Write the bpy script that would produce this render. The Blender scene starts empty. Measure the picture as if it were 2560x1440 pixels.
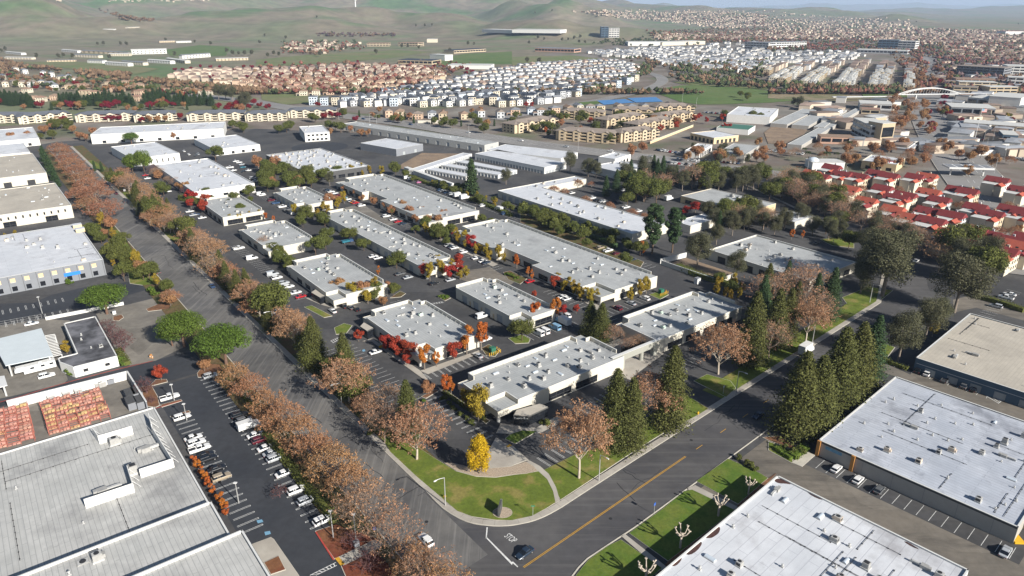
import bpy, bmesh, math, random
import numpy as np
from mathutils import Vector, Matrix
rad = math.radians
scene = bpy.context.scene
C = scene.collection
# ------------------------------------------------------------------ camera, sky, sun, exposure
CAM_H = 114.0
PITCH = rad(21.95)          # camera looks this far below the horizon, along +Y
FPX = 1750.0                # focal length in pixels of the 2560 px wide photograph
cam_d = bpy.data.cameras.new('camera')
cam_d.sensor_width = 36.0
cam_d.lens = 36.0 * FPX / 2560.0
cam_d.clip_start = 1.0
cam_d.clip_end = 80000.0
cam = bpy.data.objects.new('camera', cam_d)
cam.location = (0, 0, CAM_H)
cam.rotation_euler = (math.pi / 2 - PITCH, 0, 0)
C.objects.link(cam)
scene.camera = cam
SUN_EL, SUN_AZ = rad(27.6), math.atan2(0.695, -0.719)   # azimuth clockwise from +Y
world = bpy.data.worlds.new('World')
scene.world = world
world.use_nodes = True
wn = world.node_tree.nodes
sky = wn.new('ShaderNodeTexSky')
sky.sky_type = 'NISHITA'
sky.sun_disc = False
sky.sun_elevation = SUN_EL
sky.sun_rotation = SUN_AZ
sky.air_density = 1.0
sky.dust_density = 0.6
sky.ozone_density = 1.6
wn['Background'].inputs['Strength'].default_value = 0.05
world.node_tree.links.new(sky.outputs[0], wn['Background'].inputs['Color'])
sun_d = bpy.data.lights.new('sun', 'SUN')
sun_d.energy = 5.0
sun_d.angle = rad(0.53)
sun_d.color = (1.0, 0.95, 0.87)
sun = bpy.data.objects.new('sun', sun_d)
sdir = Vector((math.sin(SUN_AZ) * math.cos(SUN_EL), math.cos(SUN_AZ) * math.cos(SUN_EL), math.sin(SUN_EL)))
sun.rotation_euler = sdir.to_track_quat('Z', 'Y').to_euler()
sun.location = (200, -200, 300)
C.objects.link(sun)
vs = scene.view_settings
vs.view_transform = 'Standard'
vs.look = 'None'
vs.exposure = 0.76
vs.gamma = 1.0
vs.use_curve_mapping = False
cy = scene.cycles
cy.max_bounces = 5
cy.diffuse_bounces = 2
cy.glossy_bounces = 2
cy.transmission_bounces = 2
cy.volume_bounces = 1
cy.transparent_max_bounces = 6
cy.use_denoising = True
# ------------------------------------------------------------------ where things stand
# Survey points were read off a 2560 x 1440 picture; a letter names a quarter-scale tile of it ("f:710,70").
TILE = dict(a=(0, 1080), b=(640, 1080), c=(1280, 1080), d=(1920, 1080), e=(0, 720), f=(640, 720), g=(1280, 720), h=(1920, 720),
   i=(0, 360), j=(640, 360), k=(1280, 360), l=(1920, 360), m=(0, 0), n=(640, 0), o=(1280, 0), p=(1920, 0))
cP, sP = math.cos(PITCH), math.sin(PITCH)
def at(x, y, z=0.0):
 dx, dy = (x - 1280) / FPX, (720 - y) / FPX
 d = Vector((dx, cP + dy * sP, -sP + dy * cP))
 t = (z - CAM_H) / d.z
 return Vector((d.x * t, d.y * t, z))
def px(s):
 """'f:710,70 690,40 0/1043,877' -> picture points; '/' before a pair of full-size pixels"""
 out, o = [], None
 for tok in s.split():
  if tok[0] == '/':
   x, y = tok[1:].split(',')
   out.append((float(x), float(y)))
   continue
  if tok[1] == ':':
   o = TILE[tok[0]]
   tok = tok[2:]
   if not tok:
    continue
  x, y = tok.split(',')
  out.append((o[0] + float(x) / 4, o[1] + float(y) / 4))
 return out
def pts(s, z=0.0):
 return [at(x, y, z) for x, y in px(s)]
TH = rad(37.87)             # the office park's grid
TH2 = rad(42.2)             # the cross street and the warehouses along it
def loc2(p, th):
 c, s = math.cos(th), math.sin(th)
 return (p[0] * c + p[1] * s, -p[0] * s + p[1] * c)
def wor2(p, th):
 c, s = math.cos(th), math.sin(th)
 return (p[0] * c - p[1] * s, p[0] * s + p[1] * c)
def snap(P, th):
 """square up an outline to a grid turned by th; returns points in that grid"""
 L = [loc2(p, th) for p in P]
 n = len(L)
 info = []
 for k in range(n):
  a, b = L[k], L[(k + 1) % n]
  if abs(b[0] - a[0]) >= abs(b[1] - a[1]):
   info.append(('v', (a[1] + b[1]) / 2))
  else:
   info.append(('u', (a[0] + b[0]) / 2))
 out = []
 for k in range(n):
  u, v = L[k]
  for t, val in (info[k - 1], info[k]):
   if t == 'u': u = val
   else: v = val
  out.append((u, v))
 return out
def area2(P):
 return sum(P[k][0] * P[(k + 1) % len(P)][1] - P[(k + 1) % len(P)][0] * P[k][1] for k in range(len(P))) / 2
def ccw(P):
 return P if area2(P) > 0 else P[::-1]
def inside(p, P):
 x, y = p
 r = False
 for k in range(len(P)):
  (x0, y0), (x1, y1) = P[k][:2], P[k - 1][:2]
  if (y0 > y) != (y1 > y) and x < (x1 - x0) * (y - y0) / (y1 - y0) + x0:
   r = not r
 return r
def edge_dist(p, P):
 m = 1e9
 for k in range(len(P)):
  a, b = Vector(P[k][:2]), Vector(P[k - 1][:2])
  d = b - a
  t = max(0, min(1, (Vector(p[:2]) - a).dot(d) / max(d.length_squared, 1e-9)))
  m = min(m, (Vector(p[:2]) - a - d * t).length)
 return m
def inset(P, d):
 """move every edge of a counter-clockwise outline inwards by d"""
 n = len(P)
 out = []
 for k in range(n):
  p0, p1, p2 = Vector(P[k - 1][:2]), Vector(P[k][:2]), Vector(P[(k + 1) % n][:2])
  e1, e2 = (p1 - p0).normalized(), (p2 - p1).normalized()
  n1, n2 = Vector((-e1.y, e1.x)), Vector((-e2.y, e2.x))
  m = n1 + n2
  l = m.length
  if l < 1e-6:
   out.append((p1.x + n1.x * d, p1.y + n1.y * d)); continue
  m /= l
  s = d / max(0.35, m.dot(n1))
  out.append((p1.x + m.x * s, p1.y + m.y * s))
 return out
def offset_line(L, d):
 """a polyline moved d to its left"""
 out = []
 for k in range(len(L)):
  p = Vector(L[k][:2])
  e = Vector((0, 0))
  if k > 0: e += (p - Vector(L[k - 1][:2])).normalized()
  if k < len(L) - 1: e += (Vector(L[k + 1][:2]) - p).normalized()
  e.normalize()
  out.append((p.x - e.y * d, p.y + e.x * d))
 return out
def smooth(L, it=2):
 L = [Vector(p[:2]) for p in L]
 for _ in range(it):
  o = [L[0]]
  for k in range(len(L) - 1):
   o += [L[k] * .75 + L[k + 1] * .25, L[k] * .25 + L[k + 1] * .75]
  o.append(L[-1])
  L = o
 return L
def smooth_loop(L, it=2):
 L = [Vector(p[:2]) for p in L]
 for _ in range(it):
  o = []
  for k in range(len(L)):
   a, b = L[k], L[(k + 1) % len(L)]
   o += [a * .75 + b * .25, a * .25 + b * .75]
  L = o
 return L
# ------------------------------------------------------------------ materials
def mat(name, col, rough=0.85, var=0.12, scale=0.6, metal=0.0, spec=0.3, bump=0.0, col2=None, mix_scale=None, island=0.0, detail=5.0, trans=0.0, stretch=None, col3=None, coat=0.0):
 m = bpy.data.materials.new(name)
 m.use_nodes = True
 N, K = m.node_tree.nodes, m.node_tree.links
 b = N['Principled BSDF']
 b.inputs['Roughness'].default_value = rough
 b.inputs['Metallic'].default_value = metal
 b.inputs['Specular IOR Level'].default_value = spec
 if coat: b.inputs['Coat Weight'].default_value = coat
 tc = N.new('ShaderNodeTexCoord')
 vec = tc.outputs['Object']
 if stretch:
  mp = N.new('ShaderNodeMapping')
  mp.inputs['Scale'].default_value = stretch
  K.new(vec, mp.inputs[0])
  vec = mp.outputs[0]
 no = N.new('ShaderNodeTexNoise')
 no.inputs['Scale'].default_value = scale
 no.inputs['Detail'].default_value = detail
 no.inputs['Roughness'].default_value = 0.62
 K.new(vec, no.inputs['Vector'])
 base = (*col, 1)
 src = None
 if col2:
  n2 = N.new('ShaderNodeTexNoise')
  n2.inputs['Scale'].default_value = mix_scale or scale * .2
  n2.inputs['Detail'].default_value = 4
  K.new(vec, n2.inputs['Vector'])
  r = N.new('ShaderNodeValToRGB')
  r.color_ramp.elements[0].position = .38
  r.color_ramp.elements[1].position = .64
  r.color_ramp.elements[0].color = base
  r.color_ramp.elements[1].color = (*col2, 1)
  if col3:
   e = r.color_ramp.elements.new(.52)
   e.color = (*col3, 1)
  K.new(n2.outputs['Fac'], r.inputs[0])
  src = r.outputs[0]
 hv = N.new('ShaderNodeHueSaturation')
 if src: K.new(src, hv.inputs['Color'])
 else: hv.inputs['Color'].default_value = base
 mr = N.new('ShaderNodeMapRange')
 mr.inputs['From Min'].default_value = .25
 mr.inputs['From Max'].default_value = .75
 mr.inputs['To Min'].default_value = 1 - var
 mr.inputs['To Max'].default_value = 1 + var
 K.new(no.outputs['Fac'], mr.inputs['Value'])
 val = mr.outputs[0]
 if island:
  ge = N.new('ShaderNodeNewGeometry')
  m2 = N.new('ShaderNodeMapRange')
  m2.inputs['To Min'].default_value = 1 - island
  m2.inputs['To Max'].default_value = 1 + island
  K.new(ge.outputs['Random Per Island'], m2.inputs['Value'])
  mu = N.new('ShaderNodeMath')
  mu.operation = 'MULTIPLY'
  K.new(val, mu.inputs[0]); K.new(m2.outputs[0], mu.inputs[1])
  val = mu.outputs[0]
  oi = N.new('ShaderNodeObjectInfo')
  m3 = N.new('ShaderNodeMapRange')
  m3.inputs['To Min'].default_value = .491
  m3.inputs['To Max'].default_value = .509
  K.new(oi.outputs['Random'], m3.inputs['Value'])
  K.new(m3.outputs[0], hv.inputs['Hue'])
 K.new(val, hv.inputs['Value'])
 K.new(hv.outputs[0], b.inputs['Base Color'])
 if bump:
  bp = N.new('ShaderNodeBump')
  bp.inputs['Strength'].default_value = bump
  bp.inputs['Distance'].default_value = .05
  K.new(no.outputs['Fac'], bp.inputs['Height'])
  K.new(bp.outputs[0], b.inputs['Normal'])
 if trans:
  tr = N.new('ShaderNodeBsdfTranslucent')
  K.new(hv.outputs[0], tr.inputs['Color'])
  mx = N.new('ShaderNodeMixShader')
  mx.inputs[0].default_value = trans
  K.new(b.outputs[0], mx.inputs[1]); K.new(tr.outputs[0], mx.inputs[2])
  K.new(mx.outputs[0], N['Material Output'].inputs['Surface'])
 return m
M = {}
def streaks(m, scale, amt, th, col=(0.02, 0.02, 0.022), wear=None):
 """long dark seams or wheel tracks running along the grid direction th"""
 N, K = m.node_tree.nodes, m.node_tree.links
 b = N['Principled BSDF']
 old = b.inputs['Base Color'].links[0].from_socket
 tc = N.new('ShaderNodeTexCoord')
 mp = N.new('ShaderNodeMapping')
 mp.inputs['Rotation'].default_value = (0, 0, -th)
 mp.inputs['Scale'].default_value = scale
 K.new(tc.outputs['Object'], mp.inputs[0])
 no = N.new('ShaderNodeTexNoise')
 no.inputs['Scale'].default_value = 1.0
 no.inputs['Detail'].default_value = 6
 no.inputs['Roughness'].default_value = .7
 K.new(mp.outputs[0], no.inputs['Vector'])
 r = N.new('ShaderNodeMapRange')
 r.inputs['From Min'].default_value = .5
 r.inputs['From Max'].default_value = .75
 r.inputs['To Max'].default_value = amt
 K.new(no.outputs['Fac'], r.inputs['Value'])
 mx = N.new('ShaderNodeMix')
 mx.data_type = 'RGBA'
 K.new(r.outputs[0], mx.inputs['Factor'])
 K.new(old, mx.inputs[6])
 mx.inputs[7].default_value = (*col, 1)
 K.new(mx.outputs[2], b.inputs['Base Color'])
 return m
def weather(m, seam=None, along=0, seamcol=(.2, .2, .21), seamamt=.5, stain=.35, stain_scale=.07, staincol=(.10, .10, .105), th=.60, patches=0.0, pscale=.05):
 """sheet seams, patches and dirty stains on a roof or pavement"""
 N, K = m.node_tree.nodes, m.node_tree.links
 b = N['Principled BSDF']
 cur = b.inputs['Base Color'].links[0].from_socket
 tc = N.new('ShaderNodeTexCoord')
 def mix(fac, col, old, amt=1.0):
  mx = N.new('ShaderNodeMix'); mx.data_type = 'RGBA'
  ml = N.new('ShaderNodeMath'); ml.operation = 'MULTIPLY'; ml.inputs[1].default_value = amt
  K.new(fac, ml.inputs[0]); K.new(ml.outputs[0], mx.inputs['Factor'])
  K.new(old, mx.inputs[6]); mx.inputs[7].default_value = (*col, 1)
  return mx.outputs[2]
 if patches:
  vo = N.new('ShaderNodeTexVoronoi'); vo.inputs['Scale'].default_value = pscale
  vo.distance = 'CHEBYCHEV'
  K.new(tc.outputs['Object'], vo.inputs['Vector'])
  hs = N.new('ShaderNodeHueSaturation')
  sp = N.new('ShaderNodeSeparateColor'); K.new(vo.outputs['Color'], sp.inputs[0])
  mr = N.new('ShaderNodeMapRange'); mr.inputs['To Min'].default_value = 1 - patches; mr.inputs['To Max'].default_value = 1 + patches
  K.new(sp.outputs[0], mr.inputs['Value']); K.new(mr.outputs[0], hs.inputs['Value']); K.new(cur, hs.inputs['Color'])
  cur = hs.outputs[0]
 if seam:
  mp = N.new('ShaderNodeMapping'); mp.inputs['Rotation'].default_value = (0, 0, along)
  K.new(tc.outputs['Object'], mp.inputs[0])
  br = N.new('ShaderNodeTexBrick')
  br.inputs['Scale'].default_value = 1.0
  br.inputs['Brick Width'].default_value = seam[0]; br.inputs['Row Height'].default_value = seam[1]
  br.inputs['Mortar Size'].default_value = .085; br.inputs['Mortar Smooth'].default_value = .5
  br.inputs['Color1'].default_value = (0, 0, 0, 1); br.inputs['Color2'].default_value = (.16, .16, .16, 1); br.inputs['Mortar'].default_value = (1, 1, 1, 1)
  K.new(mp.outputs[0], br.inputs['Vector'])
  cur = mix(br.outputs['Color'], seamcol, cur, seamamt)
 if stain:
  for sc, t0, am in ((stain_scale, th, stain), (stain_scale * 3.7, th + .04, stain * .7)):
   no = N.new('ShaderNodeTexNoise'); no.inputs['Scale'].default_value = sc; no.inputs['Detail'].default_value = 6; no.inputs['Roughness'].default_value = .6
   K.new(tc.outputs['Object'], no.inputs['Vector'])
   mr = N.new('ShaderNodeMapRange'); mr.inputs['From Min'].default_value = t0; mr.inputs['From Max'].default_value = t0 + .14
   K.new(no.outputs['Fac'], mr.inputs['Value'])
   cur = mix(mr.outputs[0], staincol, cur, am)
 K.new(cur, b.inputs['Base Color'])
 return m
M['street'] = weather(streaks(mat('street_asphalt', (.09, .088, .088), .9, .14, .35, bump=.2, col2=(.14, .134, .126), mix_scale=.05), (.75, .02, 1), .8, TH, (.23, .22, .205)), None, stain=.55, stain_scale=.05, staincol=(.06, .058, .056), patches=.14, pscale=.045)
M['street2'] = weather(streaks(mat('cross_street_asphalt', (.06, .059, .063), .9, .14, .35, bump=.2, col2=(.088, .085, .085), mix_scale=.06), (.02, .6, 1), .6, TH2, (.15, .145, .14)), None, stain=.45, stain_scale=.05, staincol=(.14, .135, .125), patches=.1, pscale=.04)
M['lot'] = weather(streaks(mat('lot_asphalt', (.055, .055, .058), .92, .2, .5, col2=(.08, .078, .077), mix_scale=.05), (.12, .12, 1), .5, 0, (.042, .042, .043)), None, stain=.45, stain_scale=.03, staincol=(.125, .117, .105), patches=.16, pscale=.03)
M['lot_dark'] = weather(mat('sealed_lot_asphalt', (.034, .038, .046), .9, .16, .5, col2=(.043, .046, .053), mix_scale=.05), None, stain=.4, stain_scale=.09, staincol=(.022, .023, .026), patches=.06, pscale=.04)
M['lot_old'] = weather(streaks(mat('worn_lot_asphalt', (.185, .163, .135), .92, .16, .5, col2=(.145, .13, .11), mix_scale=.08), (.05, .3, 1), .75, TH2 + rad(90), (.06, .054, .048)), None, stain=.5, stain_scale=.06, staincol=(.07, .063, .055), patches=.12, pscale=.05)
M['lot_tan'] = weather(mat('yard_asphalt', (.2, .183, .157), .92, .2, .4, col2=(.15, .137, .12), mix_scale=.07), None, stain=.4, stain_scale=.08, staincol=(.085, .078, .07), patches=.14, pscale=.05)
M['concrete'] = mat('concrete', (.40, .37, .32), .9, .12, .8, col2=(.33, .30, .26), mix_scale=.2)
M['kerb'] = mat('kerb_concrete', (.45, .42, .36), .9, .14, 1.0)
M['lawn'] = mat('lawn_grass', (.095, .13, .017), .95, .3, 1.6, col2=(.2, .175, .05), mix_scale=.17, bump=.5, col3=(.115, .15, .02))
M['lawn2'] = mat('front_lawn_grass', (.075, .13, .015), .95, .25, 1.6, col2=(.12, .15, .025), mix_scale=.2, bump=.5)
M['verge'] = mat('leaf_littered_verge', (.075, .085, .025), .95, .35, 1.4, col2=(.13, .075, .035), mix_scale=.25, bump=.5)
M['mulch'] = mat('bark_mulch', (.14, .07, .04), .95, .35, 1.5, col2=(.2, .1, .05), mix_scale=.3, bump=.6)
M['mulch_red'] = mat('red_leaf_litter', (.15, .035, .02), .95, .35, 1.2, col2=(.17, .075, .035), mix_scale=.12, bump=.6)
M['pebble'] = mat('river_pebbles', (.36, .29, .22), .9, .5, 3.0, bump=.8, detail=8)
M['paint'] = mat('white_road_paint', (.62, .62, .6), .7, .3, 1.5)
M['paint_y'] = mat('yellow_road_paint', (.55, .3, .03), .7, .2, 1.5)
M['paint_r'] = mat('red_kerb_paint', (.38, .06, .045), .7, .25, 1.5)
M['paint_b'] = mat('blue_bay_paint', (.16, .32, .45), .7, .2, 1.5)
M['dirt'] = mat('dry_dirt', (.26, .19, .13), .95, .2, .5, col2=(.19, .14, .1), mix_scale=.1)
RS = (.9, .05, 1)
M['roof_grey'] = weather(streaks(mat('grey_membrane_roof', (.35, .362, .36), .85, .12, .25, col2=(.43, .44, .435), mix_scale=.06), (1.3, .05, 1), .5, 0, (.27, .28, .285)), (9, 1.0), math.pi / 2, (.25, .26, .27), .8, .7, .06, (.2, .205, .21), .56)
M['roof_grey_b'] = weather(streaks(mat('grey_sheet_roof', (.35, .362, .36), .85, .12, .25, col2=(.43, .44, .435), mix_scale=.06), (.05, 1.3, 1), .5, 0, (.27, .28, .285)), (9, 1.0), 0, (.25, .26, .27), .8, .7, .06, (.2, .205, .21), .56)
M['roof_white'] = weather(streaks(mat('white_membrane_roof', (.53, .55, .58), .8, .08, .3, col2=(.6, .615, .64), mix_scale=.06), (.05, .5, 1), .4, 0, (.42, .43, .47)), (16, 2.4), 0, (.34, .35, .39), .7, .7, .05, (.24, .23, .24), .59)
M['roof_blue'] = weather(streaks(mat('blue_grey_membrane_roof', (.39, .42, .475), .75, .12, .3, col2=(.47, .495, .545), mix_scale=.08), (.5, .07, 1), .45, 0, (.34, .36, .41)), (12, 1.2), math.pi / 2, (.26, .28, .33), .8, .75, .07, (.17, .18, .21), .56)
M['roof_tan'] = weather(streaks(mat('tan_gravel_roof', (.46, .42, .355), .9, .1, .5, col2=(.4, .365, .31), mix_scale=.1), (.06, .5, 1), .5, 0, (.35, .32, .27)), (14, 1.1), 0, (.3, .275, .24), .5, .45, .06, (.25, .23, .2))
M['roof_store'] = weather(streaks(mat('grey_cap_sheet_roof', (.42, .42, .405), .85, .12, .3, col2=(.49, .485, .465), mix_scale=.05), (1.2, .05, 1), .6, 0, (.3, .305, .3)), (10, 1.05), math.pi / 2, (.27, .275, .27), .8, .75, .05, (.2, .2, .2), .55)
M['roof_dark'] = mat('dark_patched_roof', (.17, .17, .185), .9, .2, .6, col2=(.05, .05, .055), mix_scale=.18)
M['wall_cream'] = weather(mat('cream_tilt_up_wall', (.56, .525, .445), .85, .06, .4), None, stain=.18, stain_scale=.3, staincol=(.3, .28, .24))
M['wall_grey'] = mat('grey_tilt_up_wall', (.43, .425, .40), .85, .06, .4)
M['wall_dark'] = mat('charcoal_panel_wall', (.075, .075, .075), .7, .08, .4)
M['wall_green'] = mat('grey_green_panel_wall', (.3, .3, .265), .85, .06, .4)
M['wall_white'] = mat('white_wall', (.66, .65, .62), .85, .06, .4)
M['wall_slate'] = mat('slate_grey_wall', (.2, .21, .23), .8, .06, .4)
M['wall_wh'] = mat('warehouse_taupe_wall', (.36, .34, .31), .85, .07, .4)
M['wall_blue'] = mat('blue_grey_wall', (.075, .12, .17), .8, .07, .4)
M['wall_tan'] = mat('tan_wall', (.6, .47, .29), .85, .06, .4)
M['cap'] = mat('parapet_cap', (.6, .6, .58), .7, .06, .6)
M['glass'] = mat('dark_glass', (.012, .014, .018), .12, .1, .5, spec=.6)
M['glass_b'] = mat('skylight_dome', (.5, .56, .62), .25, .06, 1, spec=.5)
M['door'] = mat('roll_up_door', (.34, .36, .37), .6, .06, 1)
M['ac'] = mat('galvanised_unit', (.36, .355, .34), .6, .2, 1.2, metal=.15)
M['ac_tan'] = mat('tan_unit', (.5, .42, .34), .6, .1, 1.2)
M['ac_green'] = mat('pale_green_unit', (.42, .52, .45), .6, .1, 1.2)
M['white'] = mat('white_metal', (.62, .62, .61), .55, .08, 1)
M['eqw'] = mat('weathered_white_curb', (.42, .42, .41), .7, .15, 1)
M['dark'] = mat('dark_metal', (.035, .035, .037), .5, .1, 1)
M['pole'] = mat('galvanised_pole', (.5, .5, .49), .5, .05, 1, metal=.5)
M['orange_panel'] = mat('orange_pilaster', (.45, .21, .06), .7, .08, 1)
# ------------------------------------------------------------------ mesh helpers
class MB:
 def __init__(s):
  s.v, s.f, s.m = [], [], []
 def add(s, V, F, mi=0, T=None):
  o = len(s.v)
  s.v += [tuple(T @ Vector(p)) if T else tuple(p) for p in V]
  s.f += [tuple(o + k for k in f) for f in F]
  s.m += [mi] * len(F)
  return s
 def box(s, c, d, rz=0.0, mi=0, taper=0.0):
  x, y, z = d[0] / 2, d[1] / 2, d[2] / 2
  t = 1 - taper
  V = [(-x, -y, -z), (x, -y, -z), (x, y, -z), (-x, y, -z), (-x * t, -y * t, z), (x * t, -y * t, z), (x * t, y * t, z), (-x * t, y * t, z)]
  F = [(0, 3, 2, 1), (4, 5, 6, 7), (0, 1, 5, 4), (1, 2, 6, 5), (2, 3, 7, 6), (3, 0, 4, 7)]
  return s.add(V, F, mi, Matrix.Translation(c) @ Matrix.Rotation(rz, 4, 'Z'))
 def prism(s, P, z0, z1, mi=0, bottom=False, mi_top=None):
  P = ccw([(p[0], p[1]) for p in P])
  n = len(P)
  V = [(x, y, z0) for x, y in P] + [(x, y, z1) for x, y in P]
  s.add(V, [(k, (k + 1) % n, n + (k + 1) % n, n + k) for k in range(n)], mi)
  s.add([(x, y, z1) for x, y in P], [tuple(range(n))], mi if mi_top is None else mi_top)
  if bottom: s.add([(x, y, z0) for x, y in P], [tuple(range(n))[::-1]], mi)
  return s
 def sheet(s, P, z, mi=0):
  P = ccw([(p[0], p[1]) for p in P])
  return s.add([(x, y, z) for x, y in P], [tuple(range(len(P)))], mi)
 def strip(s, A, B, z, mi=0):
  n = min(len(A), len(B))
  V = [(p[0], p[1], z) for p in A[:n]] + [(p[0], p[1], z) for p in B[:n]]
  F = []
  for k in range(n - 1):
   F.append((k, k + 1, n + k + 1, n + k))
  a = Vector(V[1]) - Vector(V[0]); b = Vector(V[n]) - Vector(V[0])
  if a.x * b.y - a.y * b.x < 0: F = [f[::-1] for f in F]
  return s.add(V, F, mi)
 def tube(s, p0, p1, r0, r1, n=6, mi=0, cap=True):
  p0, p1 = Vector(p0), Vector(p1)
  d = (p1 - p0)
  if d.length < 1e-6: return s
  q = d.to_track_quat('Z', 'Y')
  ring = [Vector((math.cos(2 * math.pi * k / n), math.sin(2 * math.pi * k / n), 0)) for k in range(n)]
  V = [p0 + q @ (v * r0) for v in ring] + [p1 + q @ (v * r1) for v in ring]
  F = [(k, (k + 1) % n, n + (k + 1) % n, n + k) for k in range(n)]
  if cap: F.append(tuple(range(n, 2 * n)))
  return s.add(V, F, mi)
 def mesh(s, name, mats, smooth_=False):
  me = bpy.data.meshes.new(name)
  me.from_pydata(s.v, [], s.f)
  for m in (mats if isinstance(mats, (list, tuple)) else [mats]):
   me.materials.append(M[m] if isinstance(m, str) else m)
  if any(s.m): me.polygons.foreach_set('material_index', s.m)
  if smooth_: me.polygons.foreach_set('use_smooth', [True] * len(me.polygons))
  me.update()
  return me
 def build(s, name, mats, parent=None, smooth_=False):
  return link(name, s.mesh(name, mats, smooth_), parent)
def link(name, data, parent=None, loc=None, rz=None, sc=None):
 o = bpy.data.objects.new(name, data)
 C.objects.link(o)
 if parent: o.parent = parent
 if loc is not None: o.location = loc
 if rz is not None: o.rotation_euler = (0, 0, rz)
 if sc is not None: o.scale = sc if hasattr(sc, '__len__') else (sc, sc, sc)
 return o
def empty(name, loc, rz=0.0):
 o = link(name, None, None, loc, rz)
 o.empty_display_size = .5
 return o
def tag(o, label=None, cat=None, group=None, kind=None):
 if label and len(label.split()) > 16: print('LONG', label)
 if label: o['label'] = label
 if cat: o['category'] = cat
 if group: o['group'] = group
 if kind: o['kind'] = kind
 return o
def struct(name, mb, mats, label=None):
 o = mb.build(name, mats)
 o['kind'] = 'structure'
 if label: o['label'] = label
 return o
ORD = ['first', 'second', 'third', 'fourth', 'fifth', 'sixth', 'seventh', 'eighth', 'ninth', 'tenth', 'eleventh', 'twelfth', 'thirteenth', 'fourteenth', 'fifteenth',
       'sixteenth', 'seventeenth', 'eighteenth', 'nineteenth', 'twentieth'] + ['twenty-' + w for w in 'first second third fourth fifth sixth seventh eighth ninth'.split()] + \
      ['thirtieth'] + ['thirty-' + w for w in 'first second third fourth fifth sixth seventh eighth ninth'.split()] + ['fortieth']
class Ordinals(list):
 def __getitem__(s, k):
  if k < len(s): return list.__getitem__(s, k)
  n = k + 1
  return '%d%s' % (n, 'th' if 10 < n % 100 < 14 else {1: 'st', 2: 'nd', 3: 'rd'}.get(n % 10, 'th'))
ORD = Ordinals(ORD[:20])
RNG = random.Random(7)
# ------------------------------------------------------------------ ground, hills, roads
from mathutils import noise as mnoise
def ray(x, y, dist):
 """world point on the sight line of picture point (x, y), dist metres ahead"""
 dx, dy = (x - 1280) / FPX, (720 - y) / FPX
 d = Vector((dx, cP + dy * sP, -sP + dy * cP))
 t = dist / d.y
 return Vector((d.x * t, dist, CAM_H + d.z * t))
HILLS = [(-700, -60, 4200, 900, 900), (-250, -50, 3900, 800, 800), (40, 0, 3100, 330, 420), (250, -45, 5200, 700, 900), (480, -35, 5200, 620, 800), (820, -30, 7000, 900, 900),
         (330, 47, 2900, 260, 330), (560, 22, 3500, 330, 420), (120, 60, 2700, 260, 260), (720, 28, 3400, 260, 400), (890, 21, 3700, 230, 380), (1060, 30, 3700, 300, 380),
         (640, -25, 6500, 900, 900), (1000, -40, 6800, 900, 1000), (1240, -30, 6500, 620, 900), (1310, 8, 4600, 220, 500), (1180, 42, 3300, 240, 300), (820, 45, 3100, 260, 260),
         (1440, -2, 4700, 210, 520), (1370, 10, 4300, 190, 350), (1520, 22, 4300, 160, 300), (1440, 37, 2950, 180, 250), (1560, 56, 2900, 150, 200), (1330, 45, 3000, 130, 200),
         (1590, 2, 7600, 260, 600), (1560, -4, 9000, 300, 600), (1700, 9, 6900, 190, 450), (1650, 1, 15000, 220, 700), (1780, 16, 6600, 170, 400), (1880, 14, 7600, 230, 500), (2005, 14, 7600, 200, 400),
         (1940, 16, 6900, 170, 400), (2070, 20, 6600, 210, 400), (2170, 22, 9000, 330, 500), (2245, 33, 5200, 170, 300), (2320, 15, 12500, 520, 900), (2420, 20, 11000, 420, 800),
         (2520, 17, 12500, 520, 900), (2700, 12, 12000, 900, 900), (3000, 0, 11000, 1200, 900), (2060, 5, 24000, 1500, 1500), (2250, 4, 25000, 1400, 1500), (2450, 8, 27000, 1700, 1500), (2800, 2, 26000, 2500, 1500),
         (2300, 55, 4600, 260, 260), (2400, 63, 4300, 260, 200), (1750, 30, 5600, 420, 450), (1900, 40, 5200, 420, 400)]
HP = []
for (x, y, d, sx, sy) in HILLS:
 if d > 5500: y, sx, sy = y + 4, sx * 1.8, sy * 1.4
 p = ray(x, y, d)
 HP.append((p.x, p.y, max(6.0, p.z), sx, sy))
def ground_z(X, Y):
 r = math.hypot(X, Y)
 if r < 2000: return 0.0
 wv = mnoise.noise_vector(Vector((X * .0012, Y * .0012, 5.5))) * 260 + mnoise.noise_vector(Vector((X * .004, Y * .004, 2.5))) * 70
 X, Y = X + wv.x, Y + wv.y
 s = 0.0
 for (hx, hy, hz, sx, sy) in HP:
  e = ((X - hx) / sx) ** 2 + ((Y - hy) / sy) ** 2
  if e < 9: s += (hz * math.exp(-e)) ** 3
 k = min(1, (r - 2000) / 700.0)
 z = s ** (1 / 3)
 n = mnoise.fractal(Vector((X * .0011, Y * .0011, 3.3)), 1.0, 2.0, 5)
 n2 = abs(mnoise.noise(Vector((X * .0022, Y * .0022, 8.1))))
 n3 = abs(mnoise.noise(Vector((X * .006, Y * .006, 1.7))))
 return max(0.0, k * (z * (1.08 + .2 * n - .3 * n2 - .12 * n3) + min(1, z / 60) * 14 * n))
def on_ground(q):
 """where the sight line of a picture point first meets the land"""
 d = ray(q[0], q[1], 1000.0) - Vector((0, 0, CAM_H))
 t = 1.0
 while t < 14:
  p = Vector((0, 0, CAM_H)) + d * t
  if p.z <= ground_z(p.x, p.y): return Vector((p.x, p.y, ground_z(p.x, p.y)))
  t += .02 + t * .004
 return None
def gat(q):
 if isinstance(q, str): q = px(q)[0]
 if q[1] > 135: return at(*q)
 return on_ground(q) or at(*q)
rows = [30 * (32000 / 30) ** (k / 189) for k in range(190)]
cols = [rad(-72 + 144 * k / 280) for k in range(281)]
V = []
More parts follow.
